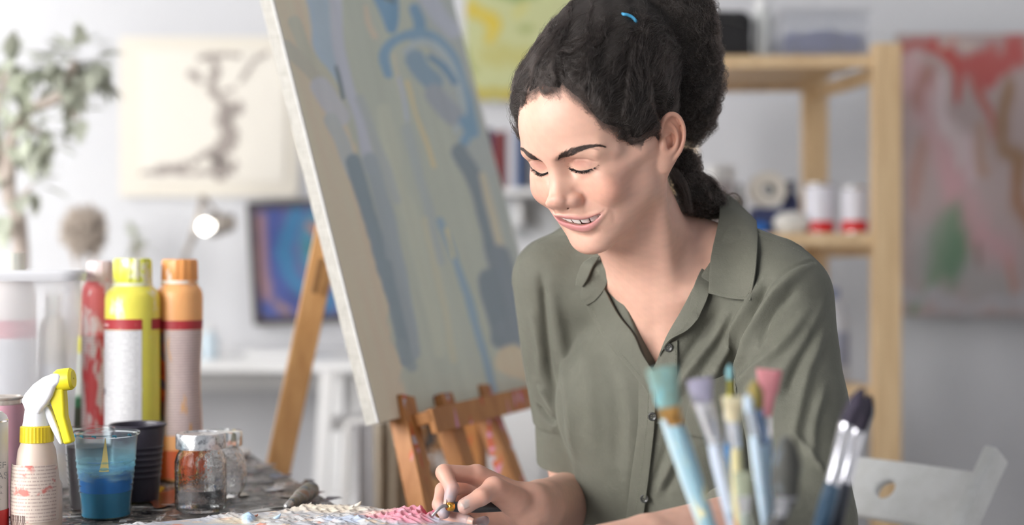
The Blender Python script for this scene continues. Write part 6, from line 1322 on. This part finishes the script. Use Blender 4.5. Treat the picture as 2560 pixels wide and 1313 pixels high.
def build_shirt(body, mat, dark, thread):
    P, Q = extract(shirt_sdf, (-10, -50, -200), (50, 16, -130), .2, 2)
    P, Q = biggest(P, Q); P = smooth_verts(P, Q, 2)
    P = fold_cloth(P, Q)
    sh = mesh_np('shirt', W(P), Q, mat, body)
    cp = lambda n, r, a=14, b=20, t=.22, **k: cloth_patch(n, r, a, b, t, mat, sh, **k)
    # her left collar leaf and stand (right in the picture)
    cp('collar', [[(1790, 466, None, 173), (1799, 535, None, 168.5), (1778, 640, None, 164.3), (1771, 733, 1.1)],
                  [(1842, 505, None, 171), (1850, 560, None, 167.2), (1836, 650, None, 163.2), (1822, 746, 1.2)],
                  [(1891, 554, None, 168), (1894, 600, None, 165.4), (1890, 670, 1.0), (1877, 751, 1.0)]], 18, 30)
    cp('collar_stand', [[(1774, 645, None, 167.0), (1758, 665, None, 165.6), (1736, 712, .6), (1722, 775, .7)],
                        [(1782, 650, None, 166.6), (1774, 680, None, 165.2), (1772, 735, .8), (1746, 797, 1.0)]], 10, 24, .2)
    cp('placket', [[(1737, 712, .6), (1706, 772, .5), (1668, 840, .4), (1645, 900, .3)],
                   [(1746, 797, 1.1), (1718, 826, 1.1), (1676, 850, .9), (1652, 880, .5)]], 10, 24, .18)
    cp('placket', [[(1655, 868, .25), (1648, 910, .15), (1640, 975, .12), (1634, 1060, .1)],
                   [(1694, 850, .25), (1694, 905, .2), (1690, 970, .2), (1680, 1060, .15)]], 8, 24, .2)
    cp('collar_stand', [[(1690, 470, None, 178), (1750, 462, None, 176.5), (1798, 474, None, 173.6)], [(1690, 560, None, 177), (1752, 552, None, 174.5), (1806, 545, None, 170.2)]], 10, 20, .2)
    # her right side (left in the picture)
    cp('collar', [[(1482, 640, None, 167.6), (1458, 658, 1.3), (1444, 690, 1.6), (1441, 714, 1.3)],
                  [(1500, 640, None, 166.6), (1484, 664, 1.9), (1470, 695, 2.0), (1457, 717, 1.5)]], 8, 18, .25)
    cp('collar_stand', [[(1484, 645, 1.0), (1468, 690, 1.2), (1452, 735, 1.2), (1466, 764, 1.1)],
                        [(1530, 640, None, 167.2), (1524, 690, .7), (1508, 728, .8), (1488, 752, .9)]], 10, 20, .25)
    cp('placket', [[(1462, 752, .9), (1484, 800, .75), (1530, 872, .6), (1576, 925, .5), (1622, 985, .45)],
                   [(1508, 716, .7), (1545, 785, .65), (1584, 836, .6), (1606, 885, .5), (1640, 938, .45)]], 12, 30, .3)
    cp('placket', [[(1598, 950, .42), (1596, 1060, .38), (1580, 1180, .38), (1562, 1330, .38)],
                   [(1640, 938, .55), (1638, 1050, .55), (1624, 1180, .55), (1604, 1330, .55)]], 8, 40, .3)
    cp('pocket', [[(1740, 946, .6), (1722, 1010, .4), (1706, 1085, .3)], [(1785, 948, .8), (1775, 1020, .5), (1765, 1095, .3)],
                  [(1826, 930, .7), (1832, 1000, .4), (1834, 1090, .3)]], 14, 18, .15)
    T = lambda p: stitch(p, 0, thread, sh)
    T([(1883, 560, None, 167.3), (1886, 640, None, 163.3), (1881, 690, 1.45), (1869, 741, 1.55)])
    T([(1779, 728, 1.4), (1825, 739, 1.6), (1870, 743, 1.55)])
    T([(1744, 720, 1.0), (1742, 760, 1.2), (1740, 790, 1.3)])
    T([(1736, 770, 1.2), (1705, 822, 1.3), (1668, 846, 1.1)])
    T([(1622, 968, .75), (1617, 1060, .72), (1602, 1180, .72), (1584, 1310, .72)])
    T([(1688, 870, .5), (1688, 910, .45), (1684, 970, .42)])
    T([(1476, 764, 1.1), (1512, 836, .95), (1560, 895, .85), (1604, 945, .8)])
    T([(1896, 590, .25), (1960, 611, .22), (2008, 632, .22), (2044, 658, .22)])
    T([(2040, 662, .2), (2000, 674, .2), (1955, 702, .22), (1912, 748, .25)])
    # buttons
    for px, py, lf in ((1631, 1042, .85), (1611, 1247, .85), (1671, 869, .45)):
        d = march(shirt_base, px, py, 135, 200)[0]-lf; c = V(px, py, d); vs, fs = [], []
        n = nrm((-.25, -.05, 1)); u = nrm(np.cross((0, 1, 0), n)); w = np.cross(n, u)
        prof = [(0, .04), (.2, .04), (.3, .05), (.36, .11), (.46, .12), (.52, .08), (.52, 0)]
        for r, h in prof:
            for g in range(20): a = g*math.pi/10; vs.append(c+r*(u*math.cos(a)+w*math.sin(a))+n*h)
        for i in range(len(prof)-1):
            for g in range(20): fs.append((i*20+g, i*20+(g+1) % 20, (i+1)*20+(g+1) % 20, (i+1)*20+g))
        b = mesh_np('button', W(np.array(vs)), fs, dark, sh)
        hs, hf = [], []
        for sx in (-.12, .12):
            for sy in (-.12, .12):
                o = len(hs)
                for h in (.03, .07):
                    for g in range(6): a = g*math.pi/3; hs.append(c+u*(sx+.055*math.cos(a))+w*(sy+.055*math.sin(a))+n*h)
                hf.append(tuple(range(o+6, o+12)))
                for g in range(6): hf.append((o+g, o+(g+1) % 6, o+6+(g+1) % 6, o+6+g))
        mesh_np('button_hole', W(np.array(hs)), hf, thread, b)
    return sh
def trousers_sdf(P):
    q = to_torso(P)
    d = ell(q, (0, -44, -2.5), (15.5, 12, 10.5))
    for sg, kx, kz in ((-1, 5, -138), (1, 31, -142)):
        hip = T2V((sg*8, -50, 0)); hip[1] = max(hip[1], -51); knee = np.array((kx, -50.5, kz)); foot = np.array((kx-1, -98, kz-4))
        d = smin(d, cone(P, hip, knee, 8.2, 6.2), 2.5); d = smin(d, cone(P, knee, foot, 6.0, 4.4), 1.5)
    return d
# ---------------------------------------------------------------- hair
HC = np.array((0, 4.6, -3.6))
def azel(H):
    q = H-HC.astype(H.dtype); r = np.sqrt((q*q).sum(1))+1e-6
    return np.degrees(np.arctan2(np.abs(q[:, 0]), q[:, 2])), np.degrees(np.arcsin(np.clip(q[:, 1]/r, -1, 1)))
def px_to_head(px, py):
    d = march(lambda P: head_sdf(view_to_head(P)), [px], [py], 140, 190)[0]
    return view_to_head(V(px, py, d)[None])[0]
HAIRLINE = [(1318, 236), (1360, 242), (1402, 246), (1440, 262), (1470, 288), (1497, 322), (1535, 336), (1566, 348), (1586, 376), (1610, 392), (1630, 372), (1640, 332)]
def hairline_table():
    pts = np.array([px_to_head(*p) for p in HAIRLINE]); a, e = azel(pts)
    a = np.r_[0, a]; e = np.r_[e[:3].max(), e]
    o = np.argsort(a); a = a[o]; e = e[o]
    keep = [0]
    for i in range(1, len(a)):
        if a[i] > a[keep[-1]]+1.0: keep.append(i)
    return np.r_[a[keep], 100, 118, 140, 180], np.r_[e[keep], 8, -20, -38, -42]
HT_A, HT_E = hairline_table()
def hair_mask(H):
    """degrees above the hairline (negative: bare skin)"""
    a, e = azel(H); return e-np.interp(a, HT_A, HT_E)
TIE = V(1578, 40, 163.0)
BUN = [(V(1690, 60, 168), (4.5, 5.6, 6.0)), (V(1640, -20, 167), (4.8, 4.2, 5.0)), (V(1650, 110, 167), (4.6, 5.0, 5.0)), (V(1724, 170, 170), (2.6, 6.0, 5.0)), (V(1732, 275, 170), (1.8, 3.4, 4.0)), (V(1700, 200, 169), (4.5, 6.5, 5))]
NAPE = [(V(1712, 430, 168), (1.5, 2.8, 2.4)), (V(1735, 480, 169.5), (1.7, 1.9, 2.2)), (V(1775, 500, 171), (1.6, 1.2, 2.0)), (V(1752, 505, 171), (2.4, 1.5, 2.6)), (V(1790, 515, 173), (2.0, 1.3, 2.0))]
CROWN = V(1522, 140, 163.5)
def cap_sdf(P, m0=1.0):
    H = view_to_head(P); m = hair_mask(H)
    d = ell(H, (0, 5.4, -3.9), (6.95, 8.4, 9.1)); d = smin(d, ell(H, (0, 5.3, .2), (5.55, 5.9, 4.7)), 1.5)
    d = smin(d, ell(H, (0, -1.2, .4), (5.7, 7.2, 4.5)), 2.0); d = smin(d, cone(H*np.array((1, 1, 1), H.dtype), (0, 2, -6.5), (0, -4, -7.5), 5.2, 4.6), 2.5)
    d = smin(d, ell(P, CROWN, (6.6, 6.2, 6.8)), 3.0)
    th = np.clip((m+m0)*.055, -1.2, 1.15)
    th = th+.16*noise_np(P, .9, 3)*np.clip(m*.05, 0, 1)+.07*noise_np(P, 2.8, 4)*np.clip(m*.08, 0, 1)
    return d-th
def lumps_sdf(P):
    d = None
    for c, r in BUN:
        e = ell(P, c, r); d = e if d is None else smin(d, e, 2.0)
    n = None
    for c, r in NAPE:
        e = ell(P, c, r); n = e if n is None else smin(n, e, 1.2)
    d = np.minimum(d, n)
    return d+.35*noise_np(P, 1.1, 5)+.15*noise_np(P, 2.6, 6)
def hair_sdf(P): return smin(cap_sdf(P, -8), lumps_sdf(P), 1.2)
def hair_curves(name, S, rad, mat, parent):
    """S (N,k,3) view cm -> one curves object; rad (N,) or scalar root radius in cm"""
    N, k = S.shape[:2]
    cu = bpy.data.hair_curves.new(name); cu.add_curves([k]*N)
    cu.attributes['position'].data.foreach_set('vector', W(S.reshape(-1, 3)).astype(np.float32).ravel())
    r = np.asarray(rad, float)*np.ones(N); t = np.linspace(0, 1, k)
    R = r[:, None]*(1-.75*t[None]**2)/100
    at = cu.attributes.get('radius') or cu.attributes.new('radius', 'FLOAT', 'POINT')
    at.data.foreach_set('value', R.astype(np.float32).ravel())
    cu.materials.append(mat)
    o = bpy.data.objects.new(name, cu); COL.objects.link(o); o.parent = parent
    return o
def seeds_on(fn, lo, hi, n, rs, keep=None):
    out = []; tot = 0
    while tot < n:
        P = rs.uniform(lo, hi, (n*6, 3)).astype(np.float32); d = fn(P); P = P[np.abs(d) < .8]
        for _ in range(2):
            g = grad(fn, P, .05); P = P-(fn(P)/np.maximum((g*g).sum(1), .2))[:, None]*g
        if keep is not None: P = P[keep(P)]
        out.append(P); tot += len(P)
    return np.vstack(out)[:n]
def build_hair(body, mat_mass, mat):
    rs = np.random.RandomState(7)
    P, Q = extract(hair_sdf, (-4, -2, -186), (30, 40, -145), .28, 1)
    P = warp(P)
    mass = mesh_np('hair', W(P), Q, mat_mass, body)
    hw = lambda S: warp(S.reshape(-1, 3)).reshape(S.shape)
    # 1 strands swept from the hairline and scalp up to the tie
    lo, hi = np.array((0, 0, -182.)), np.array((27, 36, -147.))
    front = seeds_on(cap_sdf, lo, hi, 9500, rs, keep=lambda P: (lambda m: (m > -1.0) & (m < 60) & (rs.rand(len(P)) < np.where(m < 2.5, .22, np.where(m < 6, .6, np.where(m < 14, 1, .6)))))(hair_mask(view_to_head(P))))
    K = 18; S = np.zeros((len(front), K, 3)); p = front.astype(float); S[:, 0] = p
    m0 = hair_mask(view_to_head(front))
    lift = rs.uniform(.0, .22, len(p))+.35*rs.rand(len(p))**6; ph = rs.uniform(0, 6.3, len(p)); step = rs.uniform(.35, .62, len(p))
    tgt = TIE+rs.normal(size=(len(p), 3))*.9
    tgt2 = V(1700, 120, 168)
    side = np.clip((view_to_head(front)[:, 2]*-1-2)/6, 0, 1)[:, None]
    tg = tgt*(1-side*.6)+tgt2*(side*.6)
    for i in range(1, K):
        g = grad(cap_sdf, p.astype(np.float32), .08).astype(float); g /= np.linalg.norm(g, axis=1)[:, None]+1e-9
        dv = tg-p; dist = np.linalg.norm(dv, axis=1); dv = dv/(dist[:, None]+1e-9)
        w = np.stack([noise_np(p, .8, 11), noise_np(p, .8, 12), noise_np(p, .8, 13)], 1)*.8+np.stack([noise_np(p, 2.0, 14), noise_np(p, 2.0, 15), noise_np(p, 2.0, 16)], 1)*.35+rs.normal(size=p.shape)*.12
        w += np.stack([np.sin(ph+i*.9), np.cos(ph*1.3+i*.8), np.sin(ph*.7+i*1.1)], 1)*.16
        dv = dv+w; dv -= g*(dv*g).sum(1)[:, None]; dv /= np.linalg.norm(dv, axis=1)[:, None]+1e-9
        p = p+dv*np.minimum(step, dist*.5)[:, None]
        d = cap_sdf(p.astype(np.float32)); p = p-g*(d-lift*min(1, i/3)-.02)[:, None]
        S[:, i] = p
    hair_curves('hair_strands', hw(S), rs.uniform(.008, .014, len(S)), mat, body)
    # 2 baby hairs along the hairline: fine, short, curly
    bb = seeds_on(lambda P: cap_sdf(P), lo, hi, 1500, rs, keep=lambda P: (lambda m: (m > -5.5) & (m < 3))(hair_mask(view_to_head(P))))
    S = curly(bb, lambda p: head_out(p), rs, 9, .17, 1.0, up=TIE)
    hair_curves('baby_hair', hw(S), .0055, mat, body)
    # 3 bun and nape: loose curls riding on the mass
    q = seeds_on(lumps_sdf, (14, 0, -182), (32, 40, -150), 5200, rs)
    S = np.zeros((len(q), 20, 3)); p = q.astype(float); S[:, 0] = p; ph = rs.uniform(0, 6.3, len(p)); rr = rs.uniform(.2, .5, len(p))
    flow = np.array((.25, -1, -.1)); curl = rs.uniform(.5, 1.1, len(p))
    for i in range(1, 20):
        g = grad(lumps_sdf, p.astype(np.float32), .1).astype(float); g /= np.linalg.norm(g, axis=1)[:, None]+1e-9
        b = np.cross(g, flow); b /= np.linalg.norm(b, axis=1)[:, None]+1e-9; c = np.cross(b, g)
        a = ph+i*curl*.55
        dv = c*np.cos(a)[:, None]*.9+c*.5+b*np.sin(a)[:, None]*1.1+g*(.35*np.sin(a*1.3))[:, None]
        dv += np.stack([noise_np(p, .7, 21), noise_np(p, .7, 22), noise_np(p, .7, 23)], 1)*.6
        dv /= np.linalg.norm(dv, axis=1)[:, None]; p = p+dv*.34
        d = lumps_sdf(p.astype(np.float32)); over = np.maximum(d-rr*1.6, 0)+np.minimum(d-.05, 0); p = p-g*over[:, None]*.6
        S[:, i] = p
    hair_curves('bun_curls', hw(S), rs.uniform(.008, .013, len(S)), mat, body)
    # 4 flyaways along the outline and wisps at the nape
    fl = seeds_on(hair_sdf, (-2, 2, -182), (30, 38, -147), 1500, rs, keep=lambda P: P[:, 1] > 4)
    S = curly(fl, lambda p: grad(hair_sdf, p.astype(np.float32), .1).astype(float), rs, 15, .28, .8, fly=.7)
    hair_curves('flyaway_hair', hw(S), .0068, mat, body)
    # right-hand outline: looser, longer curls
    fl = seeds_on(lumps_sdf, (17, 3, -176), (32, 34, -160), 1100, rs, keep=lambda P: (P[:, 0] > 19.6+.12*np.abs(P[:, 1]-16)) | (P[:, 1] < 12))
    S = curly(fl, lambda p: grad(lumps_sdf, p.astype(np.float32), .1).astype(float), rs, 26, .29, 1.35, fly=.62)
    hair_curves('loose_curls', hw(S), .0085, mat, body)
    cl = seeds_on(lumps_sdf, (17, 3, -176), (32, 34, -160), 70, rs, keep=lambda P: (P[:, 0] > 20.5+.12*np.abs(P[:, 1]-16)) & (P[:, 1] < 27))
    C0 = curly(cl, lambda p: grad(lumps_sdf, p.astype(np.float32), .1).astype(float), rs, 26, .27, .95, fly=.75)
    S = np.repeat(C0, 16, 0); S = S+rs.normal(size=(len(S), 1, 3))*np.linspace(.05, .2, 26)[None, :, None]
    hair_curves('curl_clumps', hw(S), .0085, mat, body)
    # 5 thick hanging locks at the nape
    L = []
    for (px, py, d), (qx, qy, e), amp, turns in [((1690, 400, 166), (1715, 520, 167), .55, 1.6), ((1700, 385, 166.5), (1752, 512, 168), .8, 1.8), ((1715, 380, 168), (1790, 485, 170), .7, 1.5),
                                               ((1685, 430, 165), (1738, 527, 166), .5, .7), ((1722, 400, 168), (1770, 470, 169.5), .9, 1.3), ((1705, 410, 167), (1800, 500, 171.5), .6, 1.1)]:
        a, b = V(px, py, d), V(qx, qy, e); t = np.linspace(0, 1, 26)
        for k in range(150):
            o = rs.normal(size=3)*.28; f = rs.uniform(0, .5); am = amp*rs.uniform(.75, 1.2)
            c = a+(b-a)*t[:, None]+o*(1-.3*t[:, None])
            ang = t*turns*6.28+f
            c[:, 0] += am*np.sin(ang)*(.3+.7*t); c[:, 2] += am*np.cos(ang)*(.3+.7*t); c[:, 1] += am*.5*np.sin(ang+1)*t
            L.append(c)
    hair_curves('nape_locks', hw(np.array(L)), .011, mat, body)
    return mass
def head_out(p): return grad(cap_sdf, p.astype(np.float32), .08).astype(float)
def curly(seeds, normal, rs, K, step, curl, up=None, fly=.12):
    p = seeds.astype(float); N = len(p); S = np.zeros((N, K, 3)); S[:, 0] = p
    n = normal(p); n /= np.linalg.norm(n, axis=1)[:, None]+1e-9
    r = rs.normal(size=(N, 3)); t = r-n*(r*n).sum(1)[:, None]; t /= np.linalg.norm(t, axis=1)[:, None]
    if up is not None:
        u = up-p; u /= np.linalg.norm(u, axis=1)[:, None]; t = t*.55+u; t -= n*(t*n).sum(1)[:, None]*.95; t /= np.linalg.norm(t, axis=1)[:, None]
    b = np.cross(n, t); w = rs.uniform(.25, .75, N)*curl*rs.choice([-1, 1], N); ph = rs.uniform(-.6, .6, N); f = fly*rs.uniform(.2, 1.3, N)
    for i in range(1, K):
        a = ph+w*i
        dv = t*np.cos(a)[:, None]+b*np.sin(a)[:, None]+n*(f*np.cos(i*.35))[:, None]
        p = p+dv/np.linalg.norm(dv, axis=1)[:, None]*step*rs.uniform(.8, 1.2, N)[:, None]; S[:, i] = p
    return S
BROW_ARCH = crom([(1.02, 3.55, 5.0), (1.7, 3.98, 4.95), (2.6, 4.4, 4.7), (3.5, 4.62, 4.2), (4.3, 4.5, 3.6), (4.95, 4.12, 2.9)], 60)
def build_face_hair(body, mat, bmat):
    rs = np.random.RandomState(3)
    hs = lambda Q: head_sdf(Q.astype(np.float32)).astype(float)
    def stick(Hp, off=.03):
        for _ in range(3):
            g = grad(head_sdf, Hp.astype(np.float32), .03).astype(float); Hp = Hp-g*((hs(Hp)-off)/np.maximum((g*g).sum(1), .3))[:, None]
        return Hp
    for sg in (1, -1):
        # eyebrow: hairs fanned along an arch
        arch = BROW_ARCH
        wid = np.interp(np.linspace(0, 1, 60), [0, .08, .3, .6, 1], [.16, .30, .28, .17, .03])
        N = 820; t = rs.beta(1.05, 1.15, N); i = (t*59).astype(int)
        c = arch[i]+np.c_[np.zeros(N), rs.uniform(-1, 1, N)*wid[i], np.zeros(N)]
        tan = np.gradient(arch, axis=0)[i]; tan /= np.linalg.norm(tan, axis=1)[:, None]
        lean = np.interp(t, [0, .15, .5, 1], [1.5, .9, .35, .0])+rs.normal(size=N)*.15
        dv = tan+np.c_[np.zeros(N), lean, np.zeros(N)]; dv /= np.linalg.norm(dv, axis=1)[:, None]
        ln = rs.uniform(.35, .62, N)*np.interp(t, [0, .1, 1], [.7, 1, .8])
        S = np.zeros((N, 5, 3))
        for k in range(5):
            h = c+dv*(ln*k/4)[:, None]; S[:, k] = stick(h, .02+.02*k/4)
        S[..., 0] *= sg
        hair_curves('eyebrow', H2V(S.reshape(-1, 3)).reshape(S.shape), rs.uniform(.008, .013, N), bmat, body)
        # upper lashes
        N = 190; t = rs.uniform(0, 1, N); L = crom(LASH, 100); i = (t*99).astype(int); c = L[i]+rs.normal(size=(N, 3))*.015+np.array((0, .05, .06))
        out = c-EYE; out /= np.linalg.norm(out, axis=1)[:, None]
        ln = rs.uniform(.38, .6, N)*np.interp(t, [0, .25, .8, 1], [.45, .8, 1.1, .9])
        fan = np.c_[(t-.35)*1.1, np.full(N, -.42), np.full(N, .5)]+rs.normal(size=(N, 3))*.12
        d0 = out*.7+fan; d0 /= np.linalg.norm(d0, axis=1)[:, None]
        S = np.zeros((N, 7, 3))
        for k in range(7):
            s = k/6; S[:, k] = c+d0*(ln*s*(1 if sg > 0 else .72))[:, None]+np.array((.06, .16, .1))*(ln*s*s)[:, None]
        S[..., 0] *= sg
        hair_curves('eyelashes', H2V(S.reshape(-1, 3)).reshape(S.shape), .014, mat, body)
        # liner: dense short lashes right on the lid edge
        N = 420; t = rs.uniform(0, 1, N); i = (t*99).astype(int); c = L[i]+np.c_[rs.normal(size=N)*.03, rs.uniform(-.02, .11, N)*np.interp(t, [0, .4, 1], [.4, 1.0, 1.8]), np.full(N, .04)]
        c0 = c; c = stick(c, .012); g_ = np.linalg.norm(c-c0, axis=1) < .2; tn = np.gradient(L, axis=0)[i]; tn /= np.linalg.norm(tn, axis=1)[:, None]; c, tn = c[g_], tn[g_]
        S = np.stack([c+tn*.16*k for k in (-1, 0, 1)], 1); S[..., 0] *= sg
        hair_curves('lash_line', H2V(S.reshape(-1, 3)).reshape(S.shape), .022, mat, body)
        N = 60; t = rs.uniform(.35, 1, N); i = (t*99).astype(int); c = stick(L[i]+np.array((0, -.2, 0)), .02)
        S = np.zeros((N, 4, 3)); dv = np.c_[(t-.4)*.7, np.full(N, -.55), np.full(N, .55)]
        for k in range(4): S[:, k] = c+dv*(.3*k/3)
        S[..., 0] *= sg
        hair_curves('lower_lashes', H2V(S.reshape(-1, 3)).reshape(S.shape), .007, mat, body)
def skin_colour(P):
    """albedo of the skin at view-space points (before the warp)"""
    n = len(P); H = view_to_head(P.astype(np.float32)).astype(float); A = H.copy(); A[:, 0] = np.abs(A[:, 0])
    base = np.array((.66, .395, .30)); c = np.tile(base, (n, 1))
    def mix(w, col): 
        w = np.clip(w, 0, 1)[:, None]; c[:] = c*(1-w)+np.array(col)*w
    def gau(ctr, r): return np.exp(-(((A-ctr)/r)**2).sum(1))
    head = np.sqrt(((H-(0, 1, -2))**2).sum(1)) < 16
    mix(.60*gau((4.4, -.7, 3.0), (2.3, 1.7, 2.6)), (.64, .275, .20))
    mix(.30*gau((0, -.8, 7.0), (1.0, .9, 1.2)), (.66, .30, .24))
    mix(.30*gau((0, -7.2, 4.8), (1.6, 1.0, 1.5)), (.68, .35, .28))
    mix(.40*gau((1.3, -1.2, 5.4), (.8, .8, 1.0)), (.62, .28, .22))
    mix(.7*np.exp(-(((A-(8.2, 1.5, -5))/(2.2, 3.6, 2.8))**2).sum(1))*(A[:, 0] > 6.6), (.60, .27, .18))
    # eyelids: brownish pink
    dl = np.sqrt((((A-(EYE+(0, .35, 1.2)))/(1.5, .75, 1.0))**2).sum(1)); mix(.8*np.clip(1.25-dl, 0, 1), (.48, .235, .19))
    m = head
    f = (np.abs(A-(3, 4.2, 4.2)) < (2.6, 1.4, 2.2)).all(1); e = np.full(n, 9.); t = np.zeros(n)
    D2 = np.sqrt(((A[f][:, None, :2]-BROW_ARCH[None, :, :2])**2).sum(2)); e[f] = D2.min(1); t[f] = D2.argmin(1)/59.
    mix(np.clip(1.15-e/np.interp(t, [0, .08, .3, .6, 1], [.22, .34, .30, .2, .06]), 0, .48), (.125, .068, .052))
    # scalp under the hairline carries fine root hair
    hm = np.full(n, -90.); hm[m] = hair_mask(H[m].astype(np.float32)); mix(np.clip((hm+1.5+1.5*noise_np(P, 3., 35))/7, 0, 1)*.85*(A[:, 0] < 7.0), (.06, .045, .04))
    # lips
    f = (np.abs(H-(0, -3.7, 4.8)) < (4.2, 2.2, 2.4)).all(1)
    Q = A[f].astype(np.float32)
    up = chain(Q, UPLIP+np.array((0, -.02, .1)), list(np.linspace(.33, .29, 7))+list(np.linspace(.25, .09, 6)))
    lo = chain(Q, LOLIP+np.array((0, .04, .1)), list(np.linspace(.52, .46, 7))+list(np.linspace(.40, .12, 6)))
    wl = np.zeros(n); wl[f] = np.clip(.5-np.minimum(up, lo)/.16, 0, 1); mix(.9*wl, (.52, .20, .205))
    inn = np.zeros(n); inn[f] = ((chain(Q, MOUTH+np.array((0, 0, -.9)), [.5]*12) < 0) & (np.abs(Q[:, 2]-4.2) < 9)).astype(float)
    e = np.zeros(n); e[f] = np.clip((chain(Q, MOUTH+np.array((0, 0, .15)), [.2]*12)), -1, 1)
    dep = np.zeros(n); zi = np.interp(A[:, 0], MOUTH[:, 0], MOUTH[:, 2]); dep = (zi-A[:, 2] > .45) & (inn > 0); mix(dep*.9, (.30, .07, .06))
    # moles and freckles, slightly mottled skin
    c *= (1+.05*noise_np(P, 1.6, 31)+.035*noise_np(P, 6.0, 32))[:, None]
    # hand: redder knuckles, grey blue paint on the fingertips
    w = np.exp(-(np.linalg.norm(P-V(1190, 1250, 159), axis=1)/6.5)**2)
    mix(.55*w, (.60, .285, .21))
    for k, (pts, rs_) in HAND.items():
        for j, s in ((1, .35), (2, .25)): mix(s*np.exp(-(np.linalg.norm(P-pts[j], axis=1)/.9)**2), (.60, .26, .19))
        mix((1.0 if k != 'thumb' else .35)*np.exp(-(np.linalg.norm(P-pts[3], axis=1)/1.05)**2)*(.85+.4*noise_np(P, 2.4, 33)), (.26, .33, .42))
        mix(.6*np.exp(-(np.linalg.norm(P-pts[2], axis=1)/1.0)**2)*(.4+noise_np(P, 1.8, 34)), (.30, .36, .44))
    return np.clip(c, .01, 1)
def nail(pt, axis, normal, w, l, mat, parent):
    a = nrm(axis); n = np.array(normal, float); n = nrm(n-a*(a@n)); b = np.cross(n, a); g = []
    for i in range(9):
        for j in range(9):
            u = -1+i/4; v = -1+j/4; u2 = u*np.sqrt(1-.35*max(0, v)**2) if v > 0 else u*np.sqrt(1-.25*v*v)
            g.append(pt+b*u2*w+a*v*l+n*(-.42*w*u*u-.06*v*v))
    q = [(i*9+j, (i+1)*9+j, (i+1)*9+j+1, i*9+j+1) for i in range(8) for j in range(8)]
    o = mesh_np('fingernail', W(np.array(g)), q, mat, parent); s = o.modifiers.new('thickness', 'SOLIDIFY'); s.thickness = .0006; s.offset = 0
    return o
def build_person(M):
    P, Q = extract(body_sdf, (-10, -36, -200), (46, 26, -120), BODY_RES)
    keep = smooth_verts(P, Q, 2, .4)
    far = ((np.linalg.norm(P-head_to_view((8.2, 1.5, -5)), axis=1) > 5) & (np.linalg.norm(P-V(1190, 1250, 159), axis=1) > 8))[:, None]
    far &= (np.linalg.norm(P-head_to_view((0, 0, 4)), axis=1) > 8.5)[:, None]
    P = np.where(far, keep, P)
    col = skin_colour(P)
    body = mesh_np('person', W(warp(P)), Q, M['skin'])
    paint(body, 'Col', col)
    tag(body, 'smiling dark haired woman in olive shirt seated at the paint table, looking down', 'person')
    build_teeth(body, M['tooth'])
    build_shirt(body, M['cloth'], M['button'], M['thread'])
    P, Q = extract(trousers_sdf, (-8, -106, -200), (50, -28, -128), .8)
    mesh_np('trousers', W(P), Q, M['denim'], body)
    build_hair(body, M['hair_mass'], M['hair'])
    build_face_hair(body, M['lash'], M['brow'])
    # hair tie
    pp = [(1552, 34), (1560, 36), (1568, 37), (1576, 40), (1583, 45), (1589, 52), (1593, 60)]
    dd = march(hair_sdf, [p[0] for p in pp], [p[1] for p in pp], 130, 185)-np.array([-.5, .12, .2, .22, .2, .12, -.5])
    vs, fs = tube_vf([V(a, b, c) for (a, b), c in zip(pp, dd)], .19, 10, 40)
    t = mesh_np('hair_tie', W(warp(np.array(vs))), fs, M['tie'], body); t['label'] = 'bright blue elastic hair tie'
    th = HAND['thumb'][0]; ax = th[3]-th[2]; tf = thumb_frame()
    nail(th[3]-nrm(ax)*.18+tf[2]*.86, ax, tf[2], .60, .72, M['nail'], body)
    r = HAND['ring'][0]; ax = r[3]-r[2]; nail(r[3]+nrm(ax)*.1+nrm((.0, .1, 1))*.69, ax, (.0, .15, 1), .5, .58, M['nail'], body)
    r = HAND['index'][0]; ax = r[3]-r[2]; nail(r[3]+nrm(ax)*.05+nrm((-1, .1, .25))*.6, ax, (-1, .1, .25), .5, .58, M['nail'], body)
    return body
BODY_RES = .16
PM = person_mats()
build_person(PM)
